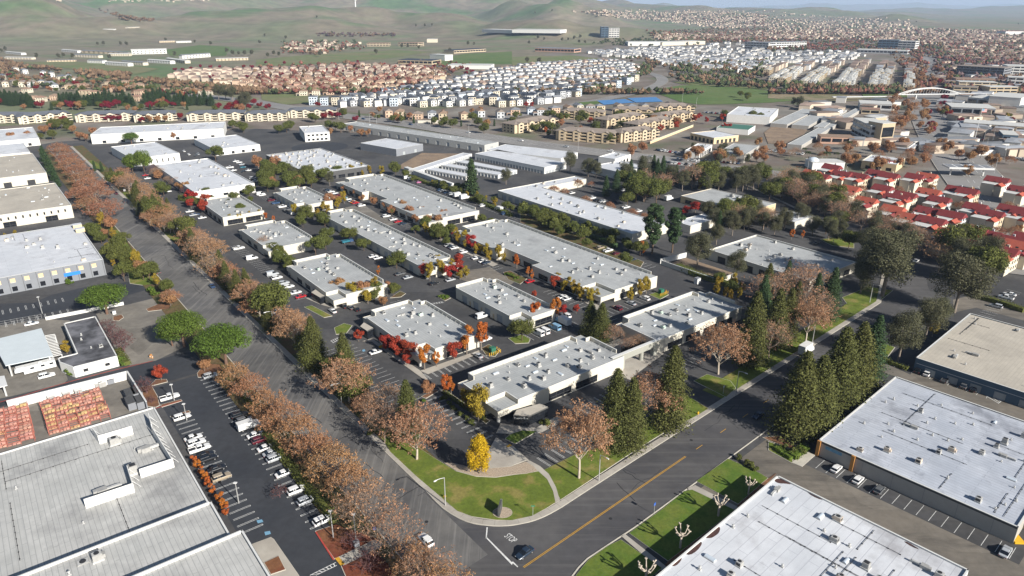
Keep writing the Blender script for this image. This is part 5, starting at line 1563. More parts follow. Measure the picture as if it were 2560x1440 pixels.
belt('k:1900,720 2300,660 2560,740 2560,880 2350,860 2050,900', 18, ['eucalyptus', 'eucalyptus', 'bare', 'oak'], (9, 14), 'above the yard office', 303)
belt('l:560,850 700,820 860,1080 780,1120 600,1000', 7, ['eucalyptus', 'oak'], (8, 13), 'at the street bend', 304)
belt('j:-20,250 350,200 420,380 800,430 600,470 100,490', 22, ['oak', 'oak', 'oak', 'brown_tree', 'eucalyptus'], (7, 12), 'behind the small offices', 305)
belt('i:1380,600 1440,450 1600,480 1800,660 1900,820 1700,760 1500,720', 9, ['redwood', 'oak', 'tall_plane'], (9, 14), 'on the upper avenue verge', 306)
belt('m:0,1090 600,1080 1250,1080 2500,1100 2500,1150 1800,1110 0,1120', 30, ['oak', 'crimson_tree', 'brown_tree', 'dark_conifer'], (7, 12), 'behind the grey roofed flats', 307)
belt('m:0,760 700,830 1600,900 2100,950 2100,1010 1300,980 600,930 0,900', 40, ['oak', 'brown_tree', 'dark_conifer', 'crimson_tree', 'brown_tree'], (6, 11), 'among the clay roofs', 308)
belt('o:0,1200 900,1150 1800,1100 1850,1250 1500,1330 900,1400 500,1380 0,1400', 42, ['oak', 'brown_tree', 'oak', 'orange_tree', 'eucalyptus'], (6, 11), 'around the tan flats', 309)
belt('l:1200,420 2500,600 2560,1150 2000,1050 1500,800 1000,620', 26, ['rust', 'brown_tree', 'oak', 'rust'], (5, 8), 'between the rows of red roofs', 310)
belt('p:1180,1000 1420,960 1500,700 1560,700 1560,1000 1400,1300 1300,1420 1180,1400', 26, ['brown_tree', 'plane', 'bare'], (8, 11), 'on the left side of the boulevard', 311)
belt('p:1640,700 1850,700 1800,950 1700,1150 1620,1400 1540,1420 1600,1000', 24, ['brown_tree', 'crimson_tree', 'bare'], (7, 10), 'on the right side of the boulevard', 312)
belt('k:1700,60 2560,20 2560,200 2100,230 1700,190', 18, ['bare', 'brown_tree', 'eucalyptus'], (7, 10), 'in the shop car parks', 313)
belt('l:0,60 1900,60 2500,120 2400,330 1600,230 800,260 200,220', 24, ['bare', 'brown_tree', 'rust'], (7, 10), 'in the lots by the filling station', 314)
belt('p:1700,1150 2560,1180 2560,1290 1900,1260', 10, ['oak', 'gold_tree', 'crimson_tree'], (6, 9), 'in the dealer lots', 315)
belt('n:820,1120 1260,1170 2560,1260 2560,1300 1700,1260 1100,1210', 18, ['oak', 'brown_tree', 'cypress'], (6, 10), 'along the far kerb of the arterial', 316)
belt('m:450,1260 760,1260 780,1310 480,1330 450,1400 400,1400', 10, ['oak', 'brown_tree', 'gold_tree'], (5, 9), 'left of the longest white warehouse', 317)
belt('j:1050,330 1500,340 1950,450 2250,530 2560,690 2560,720 2100,560 1500,370', 22, ['oak', 'oak', 'gold_tree'], (4, 7), 'in the hedge row behind the long pale office', 318)
belt('i:1550,290 1900,500 1870,520 1700,430 1540,330', 9, ['brown_tree', 'bare', 'plum'], (6, 9), 'along the shaded wall of the white warehouse', 319)
belt('g:2400,560 2480,240 2560,60 2560,400', 5, ['redwood', 'dark_conifer', 'bare'], (14, 22), 'in the dark stand behind the shaded office', 320)
belt('k:330,720 640,800 1000,960 1200,1050 1180,1090 900,1010 500,860', 14, ['oak', 'shrub', 'oak'], (3, 7), 'in the strip behind the longest office', 321)
def strip_trees(u0, u1, v0, v1, n, mix, h, desc, seed, wide=1.0):
 q = random.Random(seed)
 for k in range(n):
  kd = q.choice(mix)
  w = W1(q.uniform(u0, u1), v0 + (v1 - v0) * (k + q.uniform(.2, .8)) / n)
  tree(kd, Vector((w[0], w[1], 0)), q.uniform(*h), '%s %s, %s from the near end' % (TNAME[kd].replace('_', ' '), desc, ORD[k]), desc, wide=wide)
strip_trees(74.5, 80, 236, 560, 26, ['redwood', 'tall_plane', 'bare', 'redwood', 'oak', 'plane'], (10, 16), 'on the upper right avenue verge', 401, 1.1)
strip_trees(75, 80, 160, 236, 7, ['bare', 'tall_plane', 'oak'], (8, 12), 'on the lower right avenue verge', 402)
strip_trees(47, 53.5, 290, 440, 14, ['oak', 'brown_tree', 'oak', 'gold_tree'], (5, 9), 'on the left avenue verge by the slate building', 403)
belt('l:870,1080 1060,1040 1300,1200 1280,1420 900,1400', 7, ['eucalyptus'], (15, 23), 'in the dark clump beside the bend', 405)
belt('h:-40,60 200,20 420,140 640,300 560,420 300,300', 9, ['redwood', 'dark_conifer', 'bare'], (12, 18), 'in the dark stand by the far drive', 406)
belt('l:1700,1020 2000,980 2250,1220 2200,1440 1850,1440', 7, ['eucalyptus', 'oak'], (14, 21), 'in the dark clump below the red roofs', 407)
belt('l:330,420 560,560 820,760 1200,900 1600,1150 1500,1180 1000,960 500,700', 22, ['bare', 'bare', 'eucalyptus'], (10, 14), 'along the shaded street by the red roofs', 408)
for k, (s, mix) in enumerate((('j:380,700 700,640 760,800 600,880 380,800', ['oak', 'gold_tree']), ('j:760,560 900,600 860,660 720,640', ['gold_tree', 'brown_tree']), ('j:1250,600 1900,760 1860,860 1500,800 1230,680', ['brown_tree', 'oak', 'brown_tree']), ('j:1500,900 1900,900 2050,1000 1800,980', ['oak', 'gold_tree']), ('j:2000,940 2500,1200 2460,1230 1980,970', ['gold_tree', 'gold_tree', 'red_tree']), ('j:1560,1180 2180,1220 2100,1400 1700,1420', ['gold_tree', 'gold_tree', 'red_tree']),
                              ('f:760,40 1400,40 1380,200 1050,200', ['gold_tree', 'oak', 'brown_tree']), ('f:1250,560 1500,700 1560,740 1300,620', ['red_tree']), ('g:380,0 900,120 860,180 560,120', ['gold_tree', 'red_tree', 'gold_tree']), ('j:80,1000 420,1300 380,1360 60,1060', ['oak', 'bare', 'oak']), ('i:1980,480 2540,480 2560,680 2260,760', ['oak', 'gold_tree', 'oak']), ('i:1880,560 2100,640 2060,720 1900,640', ['red_tree', 'oak']), ('k:0,640 420,760 660,880 640,940 300,840', ['oak', 'oak', 'shrub']), ('g:2000,-80 2300,60 2280,130 2000,40', ['orange_tree', 'gold_tree', 'oak']))):
 belt(s, 8, mix, (4.5, 8.5), 'in the office planting ' + 'of the upper court|by the small office|before the pale office|between the long offices|before the longest office|at the slim office end|below the patched roof|beside the pod office|at the gold row|by the avenue cars|round the avenue office|beside the white warehouse|of the back strip|at the shaded office end'.split('|')[k], 420 + k)
# ------------------------------------------------------------------ parking bays
def stalls(desc, base, n, L=5.2, double=False, closed=False, z=.16, m='paint', w=.11, bar=False, slant=0.0):
 """n bays whose lines leave the base line (two picture points) to its left by L metres"""
 a, b = pts(base)
 a, b = Vector(a[:2]), Vector(b[:2])
 e = (b - a).normalized()
 nn = Vector((-e.y, e.x)) + e * slant
 mb = MB()
 for k in range(n + 1):
  c = a.lerp(b, k / n)
  offs = (-.22, .22) if double else (0,)
  for o in offs:
   p, q = c + e * o, c + e * o + nn * L
   mb.strip([p - e * w / 2, q - e * w / 2], [p + e * w / 2, q + e * w / 2], z)
  if double and closed:
   q = c + nn * L
   mb.strip([q - e * .27, q + e * .27], [q - e * .27 + nn * w, q + e * .27 + nn * w], z)
 if bar: mb.strip([a, b], [a + nn * .12, b + nn * .12], z + .004)
 return struct('bay_lines', mb, m, desc)
# ------------------------------------------------------------------ vehicles
PAINT = dict(w=((.72, .72, .71), 'white'), s=((.42, .44, .46), 'silver'), g=((.12, .125, .13), 'grey'), k=((.012, .012, .014), 'black'), b=((.035, .075, .16), 'blue'), d=((.02, .035, .06), 'dark blue'),
             r=((.4, .012, .018), 'red'), m=((.11, .012, .022), 'maroon'), o=((.5, .16, .015), 'orange'), t=((.34, .28, .2), 'tan'), c=((.03, .16, .22), 'teal'), p=((.55, .2, .36), 'pink'), l=((.2, .38, .55), 'light blue'), y=((.55, .38, .03), 'yellow'))
PM = {k: mat('car_paint_' + v[1].replace(' ', '_'), v[0], .32, .03, 1, spec=.5, coat=.5, metal=.1 if k != 'w' else 0) for k, v in PAINT.items()}
M['lamp_r'] = mat('tail_lamp_red', (.35, .01, .01), .3, .02)
M['tyre'] = mat('tyre_rubber', (.02, .02, .02), .9, .1)
M['rim'] = mat('wheel_rim', (.4, .4, .4), .35, .05, metal=.6)
M['car_glass'] = mat('car_glass', (.012, .016, .022), .08, .05, spec=.7)
KIND = {  # length, width, height, belt, hood, cabin x0..x1, front rake, rear rake
 's': ('sedan', 4.8, 1.84, 1.45, .92, .78, -1.75, 1.15, .95, .75), 'u': ('sport utility vehicle', 4.85, 1.94, 1.76, 1.08, 1.0, -2.25, 1.0, .75, .3), 'p': ('pickup truck', 5.7, 2.0, 1.85, 1.1, 1.08, -.75, 1.35, .7, .15),
 'v': ('van', 5.6, 2.05, 2.25, 1.25, 1.05, -2.75, 1.7, .9, .1), 'h': ('hatchback', 4.2, 1.78, 1.5, .95, .82, -1.9, .95, .85, .45)}
CARM = {}
def car_meshes(kind):
 if kind in CARM: return CARM[kind]
 nm, L, W, H, belt, hood, c0, c1, rf, rr = KIND[kind]
 hw = W / 2
 mb = MB()
 tail = belt if kind in 'uvh' else (belt * .9 if kind == 's' else belt * .98)
 st = [(-L / 2, .42, tail * .86, hw * .86), (-L / 2 + .12, .3, tail * .97, hw * .95), (-L / 2 + .7, .26, tail, hw), (c0 + .3, .25, belt, hw), (c1 - .2, .25, belt, hw), (c1 + .35, .25, hood * 1.02, hw), (L / 2 - .6, .27, hood * .95, hw * .98), (L / 2 - .12, .32, hood * .82, hw * .9), (L / 2, .42, hood * .66, hw * .78)]
 V, F = [], []
 for (x, z0, z1, w) in st:
  V += [(x, -w * .9, z0), (x, -w, z0 + .2), (x, -w, z1 - .14), (x, -w * .88, z1), (x, w * .88, z1), (x, w, z1 - .14), (x, w, z0 + .2), (x, w * .9, z0)]
 for k in range(len(st) - 1):
  for j in range(8):
   a, b = k * 8 + j, k * 8 + (j + 1) % 8
   F.append((a, b, b + 8, a + 8))
 F.append(tuple(range(8))[::-1]); F.append(tuple(len(V) - 8 + j for j in range(8)))
 mb.add(V, [f[::-1] for f in F])
 rw = hw * .74
 zt = H
 def frus(b, x0, x1, y0, z0, X0, X1, Y1, z1, mi=0, top=True):
  V = [(x0, -y0, z0), (x1, -y0, z0), (x1, y0, z0), (x0, y0, z0), (X0, -Y1, z1), (X1, -Y1, z1), (X1, Y1, z1), (X0, Y1, z1)]
  b.add(V, [(0, 1, 5, 4), (1, 2, 6, 5), (2, 3, 7, 6), (3, 0, 4, 7)] + ([(4, 5, 6, 7)] if top else []), mi)
 frus(mb, c0 + rr - .06, c1 - rf + .06, rw + .03, zt - .1, c0 + rr + .05, c1 - rf - .08, rw - .05, zt)
 for x in ((c0 + c1) / 2 + .1,) + (((c0 * .62 + c1 * .38),) if kind in 'uv' else ()):
  for s in (-1, 1):
   mb.box((x, s * (hw * .81), (belt + zt) / 2 - .04), (.12, .16, zt - belt - .06))
 if kind == 'p':
  mb.box((-1.85, 0, belt + .006), (1.7, 1.45, .02), mi=1)
  for s in (-1, 1): mb.box((-1.8, s * (hw - .12), belt + .06), (2.0, .12, .14))
 if kind == 'v':
  frus(mb, c0 + .02, c1 - 1.9, hw * .97, belt - .05, c0 + .1, c1 - 1.95, hw * .84, zt - .02)
 body = mb.mesh('body', ['white', 'dark'])
 g = MB()
 frus(g, c0, c1, hw * .9, belt - .04, c0 + rr, c1 - rf, rw, zt - .07)
 glass = g.mesh('window', ['car_glass'])
 wl = MB()
 wl.tube((0, -.11, 0), (0, .11, 0), .34, .34, 12)
 wl.tube((0, .1, 0), (0, .125, 0), .2, .18, 8, mi=1)
 wl.tube((0, -.1, 0), (0, -.125, 0), .2, .18, 8, mi=1)
 wheel = wl.mesh('wheel', ['tyre', 'rim'])
 hl = MB().box((0, 0, 0), (.14, .38, .16)).mesh('headlight', ['white'])
 tl = MB().box((0, 0, 0), (.1, .3, .2)).mesh('tail_light', ['lamp_r'])
 CARM[kind] = (body, glass, wheel, hl, tl, (L, W, hood, tail))
 return CARM[kind]
def car(code, p, heading, label, group=None, detail=2, z=.17, scale=1.0):
 col, kind = code[0], code[1]
 body, glass, wheel, hl, tl, (L, W, hood, tail) = car_meshes(kind)
 if not hasattr(p, 'x'): p = at(*p)
 r = empty('parked_car' if kind != 'v' else 'van', (p.x, p.y, z), heading + RNG.uniform(-.02, .02))
 r.scale = (scale,) * 3
 b = link('body', body, r)
 b.material_slots[0].link = 'OBJECT'
 b.material_slots[0].material = PM[col]
 link('window', glass, r)
 if detail > 0:
  for x in (-L * .29, L * .31):
   for y in (-W / 2 + .1, W / 2 - .1):
    link('wheel', wheel, r, (x, y, .34))
 if detail > 1:
  for s in (-1, 1):
   link('headlight', hl, r, (L / 2 - .1, s * W * .32, hood * .68))
   link('tail_light', tl, r, (-L / 2 + .04, s * W * .36, tail * .72))
 return tag(r, label, KIND[kind][0] if kind != 'u' else 'car', group)
def bay_row(L, heading, bays, desc):
 """move a row of cars into even bays and paint the lines between them"""
 th = heading
 Q = [loc2(at(float(x), float(y)), th) for c, x, y in L]
 us = sorted(q[0] for q in Q)
 u0 = us[len(us) // 2]
 v0 = Q[0][1]
 pitch = 2.75
 out, used = [], set()
 for (c, x, y), q in zip(L, Q):
  k = round((q[1] - v0) / pitch)
  while k in used: k += -1 if Q[-1][1] < v0 else 1
  used.add(k)
  w = wor2((u0, v0 + k * pitch), th)
  X, Y, Z = w[0], w[1], -CAM_H
  zc, yc = Y * cP - Z * sP, Y * sP + Z * cP
  out.append((c, 1280 + FPX * X / zc, 720 - FPX * yc / zc))
 k0, k1 = min(used) - bays[0], max(used) + bays[1]
 mb = MB()
 for k in range(k0, k1 + 2):
  v = v0 + (k - .5) * pitch
  P = [wor2((u0 - 2.7, v - .06), th), wor2((u0 + 2.7, v - .06), th), wor2((u0 + 2.7, v + .06), th), wor2((u0 - 2.7, v + .06), th)]
  mb.sheet(P, .187)
 struct('bay_lines', mb, 'paint', 'white bay lines ' + desc)
 return out
def cars(desc, heading, spots, frm, group=None, detail=2, bays=None):
 """spots 'ws,x,y ...': colour and kind, then the picture point of the car's middle on the ground; labels count them off"""
 L = [t.split(',') for t in spots.split()]
 if bays:
  L = bay_row(L, heading, bays, desc)
 for k, (c, x, y) in enumerate(L):
  h = heading + (math.pi if c.endswith('-') else 0)
  cn, kn = PAINT[c[0]][1], KIND[c[1]][0].replace('sport utility vehicle', 'SUV')
  lb = '%s %s %s' % (cn, kn, desc) if len(L) == 1 else '%s %s, %s %s %s' % (cn, kn, ORD[k], frm, desc)
  car(c, (float(x), float(y)), h, lb, group or desc, detail)
A_, B_ = TH + math.pi / 2, TH            # headings along the two grid directions
A2, B2 = TH2 + math.pi / 2, TH2
cars('in the tree side row of the dark lot', B_, 'su,528,944 ku,600,1043 gu,612,1056 ws,640,1092 mu,652,1105 ws,666,1124 ss,680,1137 su,690,1151 ws,712,1188 wu,743,1231 su,768,1257 wu,808,1307', 'from the top', detail=2)
cars('in the building side row of the dark lot', B_, 'wp,425,998 wu,456,1048 ws,484,1099 wu,492,1112 wp,500,1127 ks,514,1143 ku,521,1153 ks,543,1177 tu,555,1199', 'from the top', detail=2)
cars('parked at the avenue kerb under the bare trees', A_, 'wu,775,1106 wu,1065,1357', 'from the top')
cars('waiting at the stop line of the cross street', B2 + math.pi, 'ds,1312,1388', '')
cars('driving on the shaded part of the cross street', B2 + math.pi, 'ds,1895,1043', '')
cars('on the avenue', A_, 'gs,395,683 bs-,531,719 gs,312,506 ms-,291,486', 'from the near end')
cars('in the lot beside the shaded office with the black pod', B_, 'ws,940,884', '')
cars('before the cream end wall', A_, 'ss,1194,893', '')
cars('left of the patched roof office', B_, 'wp,597,624 wv,634,647 sv,660,692 wu,693,699 su,708,710 wu,726,721 ws,738,733 rs,756,742', 'from the far end', bays=(0,2))
cars('in the avenue side row near the young conifer', B_, 'gs,680,766 ws,694,781 bs,698,791', 'from the far end', bays=(3,6))
cars('in the shaded bay near the column', A_, 'ks,860,769 gs,876,772 ks,890,776', 'from the left')
cars('leaving the lot beside the small lawn', A_, 'ws,832,781', '')
cars('beside the narrow office', B_, 'wv,1205,795', '')
cars('near the orange tree at the end of the cream wall', B_, 'wp,1212,853', '')
cars('beside the round evergreen island', A_, 'wv,1346,838 wv,1361,832 lv,1387,822', 'from the left', bays=(3,2))
cars('behind the light blue van', A_, 'wu,1415,793', '')
cars('along the left front of the longest office', B_, 'ss,1121,616 ds,1127,620 ws,1141,624 wu,1162,635 ws,1194,650 ws,1204,654 ds,1215,658', 'from the far end', bays=(3,3))
cars('alone in the row before the longest office', B_, 'rs,1325,707', '')
cars('in the near row before the longest office', B_, 'ws,1411,744 ws,1422,752 ds,1461,777', 'from the far end', bays=(5,3))
cars('on the lit end of the longest office', A_, 'mu,1542,774 ss,1579,761 wu,1609,751', 'from the left', bays=(0,3))
cars('in the coloured row by the pale office', B_, 'ds,822,477 ws,829,481 ws,837,485 ms,845,489 os,853,493 cs,861,497 ws,868,501 ss,876,505 os,883,508 rs,890,511 ms,896,514 wu,905,517', 'from the far end', bays=(2,2))
cars('in the short row by the pale office', B_, 'wu,967,543 ws,981,550 rs,993,556 ds,1006,562', 'from the far end', bays=(2,1))
cars('driving between the two long offices', A_, 'gs,845,500', '')
cars('in the aisle left of the slim office', B_, 'wv,821,583 ws,933,644 ws,945,648', 'from the far end')
cars('at the end of the slim office', B_, 'ss,1020,697 ss,1126,703 ks,1085,712 gs,1000,688', 'from the left')
cars('in the lot behind the longest office', B_, 'wu,1207,517 bu,1262,535 tu,1497,623 wp,1520,629 mh,1541,637 gs,1552,646 ds,1570,652', 'from the far end', detail=1, bays=(4,4))
cars('in the lot behind the long pale office', B_, 'wv,1020,447 wv,1034,451 ph,1050,457 bs,1100,477 ss,1108,480 bs,1116,484 su,1125,487', 'from the far end', detail=1, bays=(2,6))
cars('left of the small office with pickups', B_, 'wv,652,488 ws,645,492 mu,678,502 bp,691,511 wp,707,518 gp,720,526 wv,735,536', 'from the far end', detail=1, bays=(1,2))
cars('in the lot beside the avenue office', B_, 'ws,475,531 bs,489,539 ws,506,547 ws,444,567 wu,452,572 ss,484,540', 'from the far end', detail=1)
cars('in the side lot with the red car', B_, 'rs,365,440 ws,370,448 ws,330,464 wu,345,482 ws,420,481', 'from the far end', detail=1)
cars('right of the bright white warehouse', B_, 'wp,575,421 ws,584,428 ws,598,408 ss,605,413 cs,608,420 ws,622,428 wu,632,448 ws,640,455 ks,612,431 ws,590,405', 'from the far end', detail=1)
cars('in the lot of the white slit windowed warehouse', A_, 'ws,460,380 ws,472,388 ss,495,387 gs,490,391 ws,440,402', 'from the far end', detail=1)
cars('against the taupe warehouse wall', B2, 'wh,2090,1177 wh,2144,1205 gh,2197,1230', 'from the left')
cars('at the right end of the taupe warehouse wall', B2, 'ss,2512,1385', '')
cars('against the blue grey warehouse wall', B2, 'ku,2296,931 wu,2322,938 gp,2366,952 gu,2398,966 ks,2420,972', 'from the left', bays=(1,8))
cars('in the upper right corner lot', A2, 'su,2482,768 wp,2513,748 ws,2545,745', 'from the left', bays=(2,4))
cars('in the yard before the white carport', B_, 'ws,80,813', '')
cars('beside the caravan', B_, 'wu,118,944', '')
cars('on the side street near the walled yard', B2, 'gs,2040,610 ws,2290,655 gs,2120,585', 'from the left', detail=1)
cars('along the courtyard office', B_, 'wp,1480,498 ks,1492,503 ss,1505,506 ws,1512,506 wp,1565,521 wp,1595,531 ws,1560,478 ws,1430,485', 'from the far end', detail=1)
# far lots: rows of small cars
def car_row(desc, a, b, n, seed, heading=None, cols='wwwsgkbdrw', detail=0, kinds='ssuhp'):
 r = random.Random(seed)
 p, q = at(*a), at(*b)
 hd = heading if heading is not None else math.atan2(q.y - p.y, q.x - p.x) + math.pi / 2
 for k in range(n):
  c = r.choice(cols) + r.choice(kinds)
  car(c, p.lerp(q, (k + .5) / n), hd, '%s %s, %s from the left %s' % (PAINT[c[0]][1], KIND[c[1]][0].replace('sport utility vehicle', 'SUV'), ORD[k], desc), desc, detail, .3)
car_row('in the white stock row of the car dealer', (2350, 299), (2470, 303), 20, 1, cols='w')
car_row('in the second stock row of the car dealer', (2360, 307), (2480, 312), 18, 2, cols='wwws')
car_row('in the third stock row of the car dealer', (2475, 301), (2560, 305), 14, 3, cols='wwwk')
car_row('in the customer row before the dealer building', (2400, 345), (2560, 360), 20, 4)
car_row('in the row nearest the boulevard corner', (2380, 360), (2500, 375), 14, 5)
car_row('in the far dealer row by the flag', (2440, 335), (2560, 345), 14, 6, cols='wwsk')
car_row('in the lot beside the repair shop', (1640, 376), (1700, 385), 9, 7)
car_row('in the row along the grey gums', (1690, 400), (1850, 410), 18, 8)
car_row('in the second row along the grey gums', (1660, 408), (1780, 420), 14, 9)
car_row('in the lot behind the tan apartment blocks', (1760, 282), (1815, 287), 12, 10)
car_row('in the fenced lot by the dome', (1920, 378), (2010, 388), 12, 11, cols='wwwwsk')
car_row('in the upper row of the right hand lot', (2520, 395), (2600, 408), 9, 12, cols='wwwsk')
def traffic(desc, line, n, seed, off):
 r = random.Random(seed)
 L = smooth([p[:2] for p in pts(line)], 2)
 for k in range(n):
  i = int((k + .5) / n * (len(L) - 1))
  a, b = L[i], L[min(i + 1, len(L) - 1)]
  d = (b - a).normalized()
  s = r.choice((-1, 1))
  p = a + Vector((-d.y, d.x)) * s * r.choice(off)
  c = r.choice('wskgbrw') + r.choice('ssuh')
  car(c, Vector((p.x, p.y, 0)), math.atan2(d.y, d.x) + (math.pi if s > 0 else 0), '%s %s, %s from the far end %s' % (PAINT[c[0]][1], KIND[c[1]][0].replace('sport utility vehicle', 'SUV'), ORD[k], desc), desc, 0, .6)
traffic('on the boulevard', '/2318,155 /2305,205 /2312,260 /2345,330 /2410,420', 22, 3, (5, 9, 13))
traffic('on the arterial road', '/800,284 /1000,307 /1280,354 /1495,382 /1700,405 /1920,437', 12, 4, (3, 7))
# ---- larger vehicles
def boxtruck(name, p, heading, label, L=6.5, W=2.35, H=3.3, col='w', box='white', cab='v', base=.16):
 if not hasattr(p, 'x'): p = at(*p)
 r = tag(empty(name, (p.x, p.y, base), heading), label, 'truck')
 mb = MB().box((-.9, 0, .75 + (H - .75) / 2), (L - 1.9, W, H - .75))
 mb.box((-.9, 0, H + .03), (L - 1.8, W + .06, .06))
 mb.build('cargo_box', box, r)
 mb = MB().box((L / 2 - .95, 0, 1.2), (1.8, W * .9, 1.4), taper=.08)
 mb.box((L / 2 - .15, 0, .95), (.9, W * .86, .9), taper=.1)
 c = mb.build('cab', PM[col], r)
 MB().box((L / 2 - .72, 0, 1.62), (1.0, W * .84, .55), taper=.12).build('windscreen', 'car_glass', c)
 for x in (-L / 2 + 1.2, L / 2 - .8):
  for y in (-W / 2 + .2, W / 2 - .2):
   link('wheel', car_meshes('v')[2], r, (x, y, .4), 0, 1.15)
 MB().box((0, 0, .62), (L - .6, W * .6, .22)).build('chassis', 'dark', r)
 return r
boxtruck('box_truck', (2014, 884), B2, 'white box truck parked on the cross street between conifers', 7.5, 2.5, 3.9)
boxtruck('box_truck', (1145, 494), B_, 'white box truck behind the long pale office, left one', 6.5)
boxtruck('box_truck', (1161, 499), B_, 'white box truck behind the long pale office, right one', 6.5)
boxtruck('box_truck', (1408, 811), A_, 'blue fronted truck beside the light blue van', 7.0, 2.4, 3.0, 'l', 'white')
boxtruck('box_truck', (1247, 528), A_, 'white camper truck behind the longest office', 6.0, 2.3, 2.9)
boxtruck('box_truck', (1671, 502), B_, 'white box truck beside the flat office with one big unit', 6.5)
boxtruck('box_truck', (622, 1073), B_, 'white work truck with a box body in the dark lot', 6.2, 2.2, 2.7)
boxtruck('box_truck', (868, 608), B_, 'blue flatbed truck beside the slim office', 6.0, 2.2, 1.6, 'b', PM['c'])
# caravan under the carport
q = at(97, 929)
rv = tag(empty('caravan', (q.x, q.y, .16), B_ + math.pi), 'white fifth wheel caravan under the carport roof', 'caravan')
mb = MB().box((-.6, 0, 1.85), (9.2, 2.5, 2.5))
mb.box((4.8, 0, 2.45), (2.4, 2.45, 1.5), taper=.12)
mb.box((5.7, 0, 2.2), (1.4, 2.3, .9), taper=.2)
mb.build('body', 'white', rv)
for x in (-4, -1.5, 1.5):
 MB().box((x, 1.26, 2.2), (1.1, .06, .6)).build('window', 'car_glass', rv)
 MB().box((x, -1.26, 2.2), (1.1, .06, .6)).build('window', 'car_glass', rv)
for x in (-1.8, -.7):
 for y in (-1.1, 1.1): link('wheel', car_meshes('v')[2], rv, (x, y, .4))
MB().box((-1, 0, 3.2), (1.0, .8, .25)).build('air_conditioner', 'white', rv)
# ---- bay lines of the near lots, set out on the street grids
def bays(desc, th, axis, base, L, s0, s1, pitch=2.75, double=False, closed=False, z=.187, bar=False, m='paint', both=False):
 mb = MB()
 W = (lambda a, b: wor2((a, b), th)) if axis == 'v' else (lambda a, b: wor2((b, a), th))
 n = int(round((s1 - s0) / pitch))
 for k in range(n + 1):
  s = s0 + k * pitch
  for o in ((-.2, .2) if double else (0,)):
   mb.sheet([W(base, s + o - .055), W(base + L, s + o - .055), W(base + L, s + o + .055), W(base, s + o + .055)], z)
  if double and closed:
   for e in ((base + L,) + ((base,) if both else ())):
    mb.sheet([W(e - .06, s - .255), W(e + .06, s - .255), W(e + .06, s + .255), W(e - .06, s + .255)], z + .001)
 if bar: mb.sheet([W(base - .06, s0), W(base + .06, s0), W(base + .06, s1), W(base - .06, s1)], z + .002)
 return struct('bay_lines', mb, m, desc)
bays('looped bay lines on the tree side of the dark lot', TH, 'v', 48.3, -5.1, 132.6, 221, 2.87, True, True, z=.185)
bays('looped bay lines on the building side of the dark lot', TH, 'v', 29.9, 5.0, 141, 201, 2.87, True, True, z=.185)
bays('double bay lines beside the corner office', TH, 'v', 100.0, -5.1, 137.5, 165, 2.75, True, True)
bays('bay lines before the cream end wall', TH, 'u', 180.6, -4.6, 103.2, 129, 2.6, True)
bays('bay lines against the taupe warehouse wall', TH2, 'v', 168.7, -5.2, 16, 66.5, 2.77)
bays('closed bay boxes on the sealed lot of the slate building', TH, 'u', 325.2, 4.9, -40, 18, 2.6, True, True, both=True)
bays('bay marks on the near edge of the sealed slate lot', TH, 'u', 310, 5.5, -40, 18, 2.6, True)
bays('bay lines below the corner office, street side', TH2, 'u', 108.2, 5.1, 109.2, 139, 2.75, True)
bays('bay lines before the end of the front office', TH2, 'u', 124, -5.0, 136, 152, 2.75, True)
bays('bay lines in the lot left of the cream walled office', TH, 'v', 94.5, -5.2, 168, 215, 2.75)
bays('bay lines in the avenue side lot of the cream walled office', TH, 'v', 82.5, 5.0, 150, 215, 2.75)
bays('bay lines left of the narrow office', TH, 'v', 128.5, -5.0, 205, 240, 2.75)
bays('bay lines before the shaded office', TH2, 'u', 120, -5.0, 176, 205, 2.75)
# ------------------------------------------------------------------ houses, flats and the far town
def hip(mb, w, d, z, rise, over=.5, ridge=None, gable=False, cx=0.0, cy=0.0, mi=0):
 """roof over a w x d plan, ridge along x"""
 x, y = w / 2 + over, d / 2 + over
 r = x if gable else max(0.0, x - y) if ridge is None else ridge
 V = [(-x, -y, z), (x, -y, z), (x, y, z), (-x, y, z), (-r, 0, z + rise), (r, 0, z + rise)]
 V = [(a + cx, b + cy, c) for a, b, c in V]
 mb.add(V, [(0, 1, 5, 4), (2, 3, 4, 5), (1, 2, 5), (3, 0, 4), (3, 2, 1, 0)], mi)
 return mb
HW = {k: mat('house_wall_' + k, c, .85, .05, .3) for k, c in dict(peach=(.5, .36, .26), cream=(.58, .52, .41), sand=(.5, .41, .29), white=(.64, .63, .6), blue=(.5, .56, .62), grey=(.45, .46, .47), rose=(.43, .27, .2), yellow=(.46, .37, .25), terracotta=(.45, .22, .14)).items()}
HR = {k: mat('house_roof_' + k, c, .85, .12, .5) for k, c in dict(tile=(.29, .195, .14), brown=(.26, .18, .13), clay=(.27, .165, .12), slate=(.12, .13, .15), grey=(.19, .2, .22), dark=(.045, .055, .075), red=(.19, .034, .035), bright=(.36, .085, .055), taupe=(.24, .2, .17), pale=(.5, .5, .48)).items()}
M['solar'] = mat('solar_panel', (.012, .02, .05), .25, .1, .5, spec=.6)
HMESH = {}
